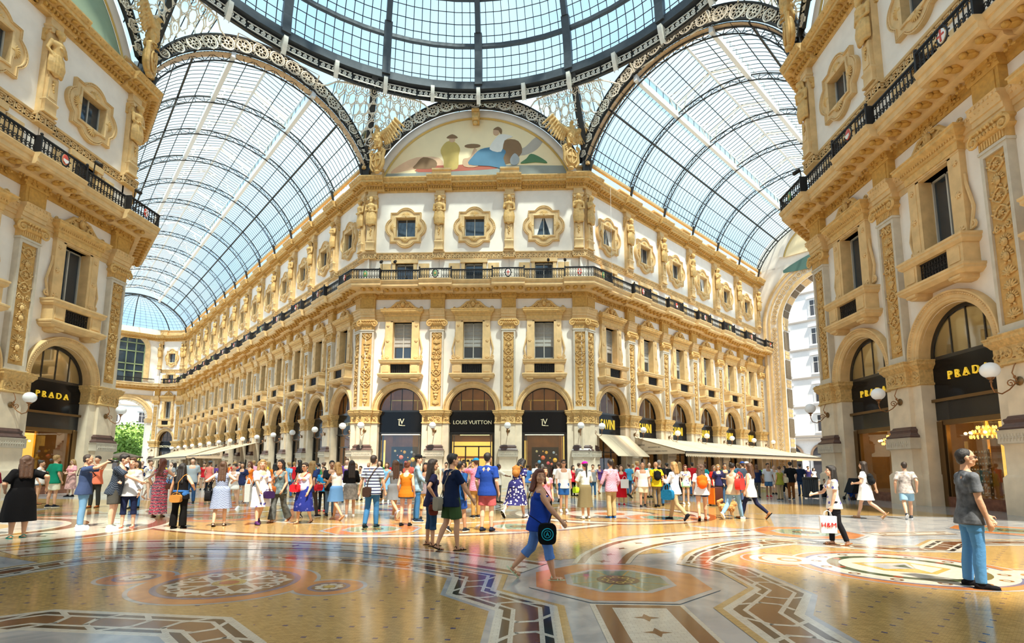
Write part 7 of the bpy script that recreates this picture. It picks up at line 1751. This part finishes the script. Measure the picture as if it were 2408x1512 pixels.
# --- distant crowd
RC = random.Random(21)
TOPS = [('white','e8e6e0'),('black','17181c'),('navy','22305c'),('coral','e0685a'),('teal','1f8a90'),('yellow','e6c63c'),('red','c4242e'),('grey','8a8c8e'),('pink','e096ac'),('green','3c7a4a'),('sky blue','78aed8'),('orange','e6762c'),('beige','cbb48c'),('purple','5a3c7c')]
BOTS = [('jeans','pants','3c638e'),('black trousers','pants','1a1a1e'),('khaki shorts','shorts','b09a70'),('white shorts','shorts','e4e0d8'),('denim shorts','shorts','5a82b0')]
used_c = set()
def crowd(lst, where):
    for fx, fy in lst:
        while True:
            a = RC.choice(TOPS); b_ = RC.choice(BOTS); f = RC.random() < .5
            if (a[0], b_[0], f) not in used_c: used_c.add((a[0], b_[0], f)); break
        person(fx, fy, 0, RC.choice([0,15,-20,170,-160,180,90,-90,40]), '%s in %s top and %s in the distant crowd %s' % ('woman' if f else 'man', a[0], b_[0], where), 'f' if f else 'm', RC.uniform(.9,1.15), RC.choice(['fair','tan','olive']), RC.choice(['long','bun','pony','wavy']) if f else RC.choice(['short','buzz']), RC.choice(['dark','black','brown','blond']), a[1], RC.choice([.1,.4,.42]), None, b_[1], b_[2], shoe='shoe', sc=RC.choice(['222222','e0e0e0','7a5030']), st=RC.choice([0,0,.4,.6]), h=RC.uniform(1.6,1.82), group='people in the distant crowd')
crowd([(330,1150),(305,1148),(352,1146),(384,1150),(398,1160),(408,1143),(430,1150),(448,1156),(462,1140),(476,1152),(505,1148),(522,1160),(536,1144),(548,1156),(560,1150),(592,1164),(604,1150),(617,1170),(628,1156),(642,1172),(664,1160),(676,1170),(688,1162),(700,1176),(735,1164),(744,1172),(560,1138),(430,1136),(480,1136),(520,1138),(590,1142)], 'towards the left arm')
crowd([(757,1176),(800,1172),(812,1180),(834,1164),(864,1172),(890,1176),(960,1172),(1020,1170),(1048,1172),(1090,1174),(1105,1166)], 'before the central block')
crowd([(1395,1168),(1410,1160),(1452,1160),(1490,1160),(1500,1172),(1528,1170),(1570,1170),(1600,1164),(1630,1166),(1660,1166),(1722,1170),(1738,1164),(1822,1162),(1848,1160)], 'before the right arm')
# ------------------------------------------------------------------ awnings
def FW(face, t, y, z):   # point: t along facade, y in front of the pilaster plane
    p, r = on(face, t); q = p-INTO[face]*y; return (q.x, q.y, z)
def awning(face, t0, t1, z0, out, z1, label, val=.35, slat=False, y0=-.2, group=None, mt='canvas', bars=False):
    t = thing('awning', label, 'awning', group=group); a, b, c, d = FW(face,t0,y0,z0), FW(face,t1,y0,z0), FW(face,t1,out,z1), FW(face,t0,out,z1)
    k = MB(); up = V((0,0,.04)); P = [V(q) for q in (a,b,c,d)]
    k.add([tuple(q) for q in P]+[tuple(q+up) for q in P], [(0,1,2,3),(7,6,5,4),(0,4,5,1),(1,5,6,2),(2,6,7,3),(3,7,4,0)])
    n = max(1, int(abs(t1-t0)/1.3))
    for i in range(n+1):
        f = i/n; k.bar(P[0].lerp(P[1],f)+up, P[3].lerp(P[2],f)+up, .03)
    k.build('canvas', M[mt], t, smooth=False)
    if val:
        k = MB(); n = max(2, int(abs(t1-t0)/.28))
        for i in range(n):
            p = P[3].lerp(P[2], i/n); q = P[3].lerp(P[2], (i+1)/n); m_ = (p+q)/2
            k.add([tuple(p),tuple(q),tuple(q-V((0,0,val*.7))),tuple(m_-V((0,0,val))),tuple(p-V((0,0,val*.7)))], [(0,1,2,3,4)])
        k.build('scalloped_valance', M[mt], t, smooth=False)
        MB().bar(tuple(P[3]), tuple(P[2]), .1, .12).build('front_bar', M['frame'], t)
    return t, P
awning('E', .55+HPE, BE+HPE-.75, 4.1, 1.9, 2.35, 'steep beige awning over the first restaurant bay', 0)
t, P = awning('E', BE+HPE+.1, HPE+BE*6+5.5, 4.05, 4.6, 2.75, 'long beige restaurant canopy with scalloped edge along the right arm', .4)
k = MB(); a = [FW('E',BE+HPE+.1,y,z) for y, z in ((.0,4.0),(4.55,2.72),(4.55,2.6),(0,2.6))]; k.add(a, [(0,1,2,3)]); k.build('side_panel', mat('tan_canvas', (.55,.42,.28), .85), t, smooth=False)
M['print'] = mat('dark_print', (.06,.05,.04), .8)
k = MB(); pos = FW('E',BE+HPE+.06,0,0); rot = -pi/4
for tx, sz, x, z in (('SAVINI',.22,.62,3.3),('RISTORANTE 1867',.14,1.85,3.12),('CAFFE  BAR',.13,.9,2.8),('GALLERIA MILANO',.13,2.5,2.8)): k.merge(text_mb(tx,sz,.005), Matrix.Translation((x,-.02,z)))
o = k.build('printed_lettering', M['print'], t); o.location = pos; o.rotation_euler.z = rot
for i in range(6):
    q = FW('E',BE*(i+1.2)+HPE+.1,4.4,0); r = MB().bar((q[0],q[1],0),(q[0],q[1],2.7),.05).build('canopy_post', M['frame'], t)
t, P = awning('N', HPN+BN*7.3, HPN+BN*12.6, 4.3, 4.2, 2.7, 'beige cafe canopy with scalloped edge far down the left arm', .4)
k = MB(); k.add([FW('N',HPN+BN*7.3,y,z) for y, z in ((.0,4.2),(4.15,2.68),(4.15,2.5),(0,2.5))], [(0,1,2,3)]); k.build('side_panel', mat('peach_canvas', (.68,.5,.34), .85), t, smooth=False)
k = text_mb('il Salotto', .62, .005, 1.0, .35); o = k.build('script_lettering', M['print'], t); q = FW('N',HPN+BN*7.3-.06,1.5,2.95); o.location = q; o.rotation_euler.z = atan2(dN.y,dN.x)-pi/2
for i in range(2):
    a = HPN+BN*(4.5+i*1.1); t, P = awning('N', a, a+1.2*BN*.8, 4.2, 4.6, 2.7, 'slanting cream awning over the left arm tables, %s' % ('nearer one' if i == 0 else 'farther one'), 0, group='slanting awnings')
    MB().bar(tuple(P[3]), tuple(P[2]), .1, .1).build('front_bar', M['frame'], t)
MB_ = MB().box(-1.6,1.6,-.5,.5,0,.0)
# ------------------------------------------------------------------ window displays: coloured balls, handbags, chandeliers
BC = {'pale yellow': (.75,.7,.35), 'small gold': (.85,.5,.08), 'golden': (.95,.55,.03), 'pale blue': (.5,.68,.8), 'pink': (.85,.5,.5), 'orange-red': (.85,.15,.04), 'amber': (.9,.5,.04), 'big golden': (.95,.5,.02), 'blue': (.06,.4,.7), 'crimson': (.8,.08,.1), 'vermilion': (.85,.2,.08), 'grey': (.2,.2,.22)}
BL_ = [('pale yellow',-.6,2.75,.09),('small gold',-.1,2.75,.06),('golden',.17,2.66,.12),('pale blue',.75,2.66,.1),('pink',-.4,2.4,.05),('orange-red',-.1,2.25,.17),('amber',.45,2.22,.05),('big golden',.85,2.06,.17),('blue',-.4,1.92,.13),('crimson',.3,1.82,.13),('vermilion',.58,1.74,.1),('grey',.95,2.5,.07)]
for wi, bt in ((0,-5.69),(2,5.69)):
    for n_, x, z, r in BL_:
        t = thing('hanging_ball', '%s ball hanging in the %s monogram shop window' % (n_, 'left' if wi == 0 else 'right'), 'ball', (bt+x,1.35,z), group='balls in the %s shop window' % ('left' if wi == 0 else 'right'))
        MB().ell((0,0,0), r, 18, 12).build('ball', mat('ball_'+n_.replace(' ','_'), BC[n_], .25, emit=BC[n_], estr=.25), t, ang=80)
        MB().bar((0,0,r),(0,0,3.95-z),.006).build('thread', M['iron'], t); 
        MB().tube([(r*1.01*cos(2*pi*q/16),r*1.01*sin(2*pi*q/16),0) for q in range(16)], r*.07, 4, True).build('band', M['curtain'], t)
    k = MB(); k.box(bt-1.0,bt+1.15,1.7,1.75,.5,3.1); tag(k.build('display_screen', M['dark']), 'dark backdrop screen in the %s monogram shop window' % ('left' if wi == 0 else 'right'), 'screen')
for i, x in enumerate((-.35,.0,.35)):
    t = thing('handbag', 'dark handbag on the shelf of the middle shop window, %s' % ('left','middle','right')[i], 'handbag', (x-.55,2.6,1.9), group='handbags in the middle shop window'); MB().sqlathe([(0,0),(.02,.1),(-.01,.2)], -.11,.11,-.05,.05).build('bag_body', M['bag'], t); MB().tube([(-.06,0,.2),(-.05,0,.3),(.05,0,.3),(.06,0,.2)], .01, 5).build('handle', M['bag'], t)
M['crystal'] = mat('lit_crystal', (.95,.7,.25), .2, emit=(1,.55,.1), estr=2.2)
def chandelier(p, label):
    t = thing('chandelier', label, 'chandelier', p); k = MB()
    for r, z in ((.42,0),(.28,.16),(.5,-.2)):
        n = int(r*44)
        for i in range(n): a = 2*pi*i/n; k.ell((r*cos(a),r*sin(a),z), (.035,.035,.07), 5, 4)
    k.build('crystals', M['crystal'], t); k = MB(); k.lathe([(.1,-.3),(.42,-.15),(.5,-.18),(.3,.05),(.1,.25),(.03,.6)], 12); k.build('frame', M['gilt'], t)
    k = MB()
    for i in range(8): a = 2*pi*i/8; k.ell((.62*cos(a),.62*sin(a),-.05), .06, 8, 6)
    k.build('bulbs', M['glow'], t)
for f, tt, y, z, lab in (('SE',.59+BW*1.35,1.8,2.9,'lit crystal chandelier in the nearest right shop, left one'),('SE',.59+BW*1.62,1.9,2.95,'lit crystal chandelier in the nearest right shop, right one'),('SE',.59+BW*1.6,3.0,2.4,'lower lit crystal chandelier deep in the nearest right shop'),('SE',.59+BW*.3,2.2,2.9,'lit crystal chandelier in the second right shop'),('NW',.59+BW*.5,2.5,2.8,'lit crystal chandelier in the near left shop')): chandelier(FW(f,tt,-y,z), lab)
k = MB()     # shelves of small goods in the nearest right window
t = thing('display_rack', 'tall glass rack of small shiny goods in the nearest right shop window', 'rack', FW('SE',.59+BW*1.4,-1.15,0), -pi/2); 
for x in (-.75,-.35,.05,.45): k.box(x-.01,x+.01,-.05,.05,.5,2.2)
for j in range(8): k.box(-.8,.5,-.06,.06,.5+j*.22,.515+j*.22)
k.build('rack_frame', M['bronze'], t); k = MB(); Rr = random.Random(4)
for j in range(8):
    for i in range(10): k.ell((-.72+i*.13,0,.57+j*.22), (.035,.03,.05), 6, 4)
o = k.build('small_goods', mat('shiny_goods', (.75,.7,.65), .15, .8), t); o['kind'] = 'stuff'
# ------------------------------------------------------------------ small things on the floor
p = G(1908,1172); t = thing('litter_bin', 'dark fluted cylindrical litter bin near the right arm exit', 'bin', (p.x,p.y,0)); k = MB()
for i in range(22): a = 2*pi*i/22; k.bar((.3*cos(a),.3*sin(a),.05),(.3*cos(a),.3*sin(a),.95),.06)
k.lathe([(.27,.04),(.27,.95)],16); k.build('fluted_body', M['steel'], t); MB().lathe([(.34,.92),(.36,.98),(.34,1.04),(.2,1.05)],20).build('rim', M['dsteel'], t)
p = G(1684,1190); t = thing('suitcase', 'brown and orange upright suitcase behind the orange backpack', 'suitcase', (p.x,p.y,0), .5); MB().sqlathe([(-.02,.06),(.0,.09),(.0,.7),(-.02,.73)],-.24,.24,-.14,.14).build('case', C('4a2a22'), t); MB().box(-.25,-.2,-.15,.15,.08,.7).build('orange_trim', C('e07020'), t)
k = MB(); k.bar((-.1,.1,.72),(-.1,.1,1.05),.02); k.bar((.1,.1,.72),(.1,.1,1.05),.02); k.bar((-.11,.1,1.05),(.11,.1,1.05),.03); k.build('telescopic_handle', M['black'], t)
for x in (-.2,.2): MB().tube([(x-.02,.1,.04),(x+.02,.1,.04)], .04, 10).build('wheel', M['black'], t)
p = G(1710,1213); t = thing('dog', 'small fluffy orange dog walking on a lead', 'dog', (p.x,p.y,0), rad(-100)); k = MB(); Rr = random.Random(2)
k.cap((0,-.14,.26),(0,.12,.27),.11,.12); k.ell((0,.2,.37),(.09,.1,.09),12,8); k.cap((0,.27,.35),(0,.33,.34),.03,.02); k.cap((0,.1,.3),(0,.19,.36),.11,.09)
for g in (-1,1): k.ell((g*.05,.19,.46),(.02,.015,.04),6,5)
for x, y in ((-.06,.12),(.06,.15),(-.06,-.14),(.06,-.1)): k.cap((x,y,.22),(x,y-(.02 if y < 0 else 0),.12),.035,.022); k.cap((x,y-(.02 if y < 0 else 0),.12),(x,y+.01,.03),.022,.02)
k.cap((0,-.22,.3),(0,-.24,.42),.05,.06); k.cap((0,-.24,.42),(0,-.14,.48),.06,.05)
for i in range(50): a = Rr.uniform(0,6.28); y = Rr.uniform(-.22,.22); k.cap((.1*cos(a),y,.27+.1*sin(a)),(.135*cos(a),y-.03,.26+.13*sin(a)),.022,.01,6)
blob('body', k, .012, mat('orange_fur', (.6,.3,.1), .9, var=.4, vscale=20, bump=.6), t, 1)
k = MB(); 
for g in (-1,1): k.ell((g*.03,.285,.385), .01, 6, 5)
k.ell((0,.345,.345), .014, 6, 5); k.build('eyes_and_nose', M['black'], t)
a = at_(P3,0,0,0); t = thing('dog_lead', 'thin green dog lead', 'lead'); MB().tube([tuple(G(1708,1213)+V((0,0,.33))), tuple(G(1735,1216)+V((0,0,.55))), tuple(G(1762,1219)+V((0,0,.85)))], .006, 4).build('cord', C('4a9a60'), t)
p = G(2000,1176); t = thing('folded_pushchair', 'dark folded pushchair standing against the right pillar', 'pushchair', (p.x+.2,p.y+.15,0), .4); k = MB(); k.prism([(-.3,.35),(.25,.3),(.38,.95),(.1,1.02),(-.1,.7)],-.2,.2); k.build('seat', C('26282c'), t)
k = MB(); k.bar((-.3,-.18,.1),(.35,-.18,1.0),.03); k.bar((-.3,.18,.1),(.35,.18,1.0),.03); k.bar((.3,-.18,.1),(-.1,-.18,.7),.03); k.bar((.3,.18,.1),(-.1,.18,.7),.03); k.build('frame', M['dsteel'], t)
for x in (-.3,.3):
    for y in (-.2,.2): MB().tube([(x,y-.02,.09),(x,y+.02,.09)], .09, 12).build('wheel', M['black'], t)
def planter(p, label):
    t = thing('potted_shrub', label, 'plant', p); MB().lathe([(.2,0),(.26,.45),(.28,.5),(.22,.5)],14).build('pot', C('6a4a34'), t); k = MB(); Rr = random.Random(int(p[0]*100))
    for i in range(160): a = Rr.uniform(0,6.28); e_ = Rr.uniform(-.6,1.4); r = .45*Rr.uniform(.5,1); c = V((r*cos(a)*cos(e_),r*sin(a)*cos(e_),.95+.5*sin(e_)*r*2)); d = V((Rr.uniform(-1,1),Rr.uniform(-1,1),Rr.uniform(-.3,1))).normalized()*.11; s_ = d.orthogonal().normalized()*.05; k.add([tuple(c-d),tuple(c+s_),tuple(c+d),tuple(c-s_)], [(0,1,2,3)])
    k.build('leaves', M['leafg'], t, smooth=False)
M['leafg'] = mat('green_leaves', (.12,.28,.05), .6, col2=(.05,.14,.02))
for i, (x, lab) in enumerate(((1480,'first shrub below the canopy'),(1640,'second shrub below the canopy'),(1735,'third shrub below the canopy'),(1790,'fourth shrub below the canopy'))): planter(FW('E', BE+HPE+2+i*4.6, 4.3, 0), 'green potted plant, '+lab)
# ------------------------------------------------------------------ outside the right arm: street and building across it
def outside(Tm, name, label, W, H, fl, cols, colr, ground=True, arcade=True):
    t = thing(name, label, 'building'); t.matrix_world = Tm; k = MB(); k.box(-W/2,W/2,0,8,0,H); k.build('wall', colr, t, smooth=False)
    k = MB(); z = 6.2
    while z < H: k.box(-W/2,W/2,-.18,0,z-.12,z+.12); z += fl
    k.box(-W/2,W/2,-.4,0,5.6,5.9); k.build('string_courses', M['sgrey'], t, smooth=False)
    sp_ = W/cols; z = 6.9; row = 0
    fr_ = MB(); fr_.box(-.85,.85,-.08,.05,-.15,2.5); fr_.box(-1.0,1.0,-.3,.0,2.6,2.8); fr_.box(-.95,.95,-.2,0,-.25,-.12); fme = fr_.mesh('window_surround', [colr])
    pn = MB(); pn.box(-.6,.6,-.1,-.085,0,2.3); pme = pn.mesh('pane', M['wpane2'])
    sa = MB(); sa.box(-.63,-.57,-.13,-.1,0,2.3); sa.box(.57,.63,-.13,-.1,0,2.3); sa.box(-.03,.03,-.13,-.1,0,2.3); sa.box(-.6,.6,-.13,-.1,1.5,1.56); sme = sa.mesh('sash', M['curtain'])
    while z < H-3:
        for i in range(cols):
            x = -W/2+sp_*(i+.5)
            o = bpy.data.objects.new('window', fme); COL.objects.link(o); o.parent = t; o.location = (x,0,z)
            for nme, me in (('pane',pme),('sash',sme)): q = bpy.data.objects.new(nme, me); COL.objects.link(q); q.parent = o
        z += fl
    if ground:
        for i in range(cols):
            x = -W/2+sp_*(i+.5); k = MB(); k.add([(x,-.1,3.4)]+[(x+1.5*cos(pi*j/14),-.1,3.4+1.5*sin(pi*j/14)) for j in range(15)], [(0,j+1,j+2) for j in range(14)][::1]); k.build('arched_window', M['wpane2'], t, smooth=False)
            ARC([(1.5,-.05),(1.5,-.2),(1.8,-.2),(1.8,0)], 0, pi, 14, x, 3.4).build('arch_surround', M['sbrown'], t)
            k = MB(); k.box(x-1.5,x+1.5,-.12,-.02,0,2.6); k.build('shop_window', M['wpane2'], t); 
            k = MB(); k.box(x-1.6,x+1.6,-.25,-.05,2.7,3.2); k.build('lit_shop_sign', M['lsign'] if i % 2 else M['dark'], t)
    return t
M['sgrey'] = mat('grey_string_course', (.4,.36,.32), .7); M['sbrown'] = mat('brown_stone', (.3,.2,.13), .7, var=.2); M['swhite'] = mat('white_street_plaster', (.85,.85,.86), .8, var=.05); M['lsign'] = mat('yellow_lit_sign', (.9,.6,.1), .5, emit=(1,.6,.1), estr=1.5)
M['wpane2'] = mat('street_window_pane', (.07,.07,.08), .08)
oO = oE+dE*17; outside(Matrix.Translation((oO.x+dN.x*-8,oO.y+dN.y*-8,0)) @ Matrix.Rotation(-pi/4,4,'Z'), 'street_building', 'white plastered building across the street beyond the right arm', 54, 31, 4.3, 12, M['swhite'])
oO = eW+dN*34; outside(Matrix.Translation((oO.x,oO.y,0)) @ Matrix.Rotation(pi/4,4,'Z'), 'distant_building', 'pale ornate building beyond the far end of the left arm', 50, 26, 4.6, 10, M['swhite'])
def tree(p, H, R, label):
    t = thing('tree', label, 'tree', p); MB().cap((0,0,0),(0,.1,H*.6),.3,.15).build('trunk', M['sbrown'], t); k = MB(); Rr = random.Random(int(abs(p[0])*10))
    for i in range(3200):
        d = V((Rr.gauss(0,1),Rr.gauss(0,1),Rr.gauss(0,1))).normalized()*R*Rr.uniform(.55,1.02)*(1+.25*sin(i*.013)); c = V((0,0,H*.62))+V((d.x,d.y,d.z*.85)); a = V((Rr.uniform(-1,1),Rr.uniform(-1,1),Rr.uniform(-1,1))).normalized()*.3; s_ = a.orthogonal().normalized()*.2
        k.add([tuple(c-a),tuple(c+s_),tuple(c+a),tuple(c-s_)], [(0,1,2,3)])
    k.build('foliage', M['leafg2'], t, smooth=False)
M['leafg2'] = mat('bright_green_leaves', (.3,.48,.1), .6, col2=(.12,.26,.03))  # bright green foliage mottled with a darker green by noise
q = eW-dE*3+dN*13; tree((q.x,q.y,0), 9, 3.6, 'bright green tree seen through the far end arch, left one'); q = eW-dE*.3+dN*18; tree((q.x,q.y,0), 10.5, 3.8, 'bright green tree seen through the far end arch, right one')
t = thing('parasol', 'dark market parasol beside the far arch', 'parasol', tuple(V((*(eW-dE*4.5-dN*9),0)))); MB().bar((0,0,0),(0,0,3.3),.08).build('pole', M['frame'], t); k = MB(); k.lathe([(2.6,2.75),(2.6,2.95),(.05,3.7),(.02,3.75)],8); k.build('canopy', mat('dark_canvas', (.09,.07,.05), .9), t)
tl = text_mb("CENTENARI", .55, .03); o = tl.build('shop_lettering', M['paleletter']); p, r = on('CH', 2.6); o.location = (p.x, p.y+.55, 4.8); tag(o, 'pale gold lettering over the far chamfer shop', 'sign')
# wire hanging from the vault beside the first right arm bay
t = thing('hanging_wire', 'thin pale wire hanging in front of the first right arm window', 'wire'); a = V(FW('E', 2.7, .6, 25)); MB().tube([tuple(a), tuple(a-V((0,0,4))), tuple(a-V((0,0,8)))], .012, 4).build('wire', M['curtain'], t)
bpy.context.view_layer.update()
# ------------------------------------------------------------------ light and world
w = bpy.data.worlds.new('world'); SC.world = w; w.use_nodes = True; nt = w.node_tree; N = nt.nodes; L = nt.links
bg = N['Background']
tc = N.new('ShaderNodeTexCoord'); no = N.new('ShaderNodeTexNoise'); no.inputs['Scale'].default_value = 2.2; no.inputs['Detail'].default_value = 5
r = N.new('ShaderNodeValToRGB'); r.color_ramp.elements[0].position = .35; r.color_ramp.elements[1].position = .62
r.color_ramp.elements[0].color = (.4,.7,1,1); r.color_ramp.elements[1].color = (.82,.95,1,1)
L.new(tc.outputs['Generated'], no.inputs['Vector']); L.new(no.outputs['Fac'], r.inputs['Fac']); L.new(r.outputs['Color'], bg.inputs['Color'])
bg.inputs['Strength'].default_value = .9
sd = bpy.data.lights.new('sun', 'SUN'); sd.energy = 7.5; sd.angle = rad(3); sd.color = (1,.9,.74)
so = bpy.data.objects.new('sun', sd); COL.objects.link(so)
so.rotation_euler = Euler((rad(24), rad(10), 0))
SC.view_settings.view_transform = 'Standard'; SC.view_settings.look = 'None'; SC.view_settings.gamma = 1; SC.view_settings.use_curve_mapping = False
SC.view_settings.exposure = .56
SC.cycles.use_adaptive_sampling = True; SC.cycles.adaptive_threshold = .045; SC.cycles.max_bounces = 7; SC.cycles.diffuse_bounces = 4; SC.cycles.glossy_bounces = 3; SC.cycles.transparent_max_bounces = 12; SC.cycles.transmission_bounces = 4
SC.cycles.caustics_reflective = False; SC.cycles.caustics_refractive = False
SC.cycles.sample_clamp_indirect = 4
bpy.data.scenes.remove(_S2)
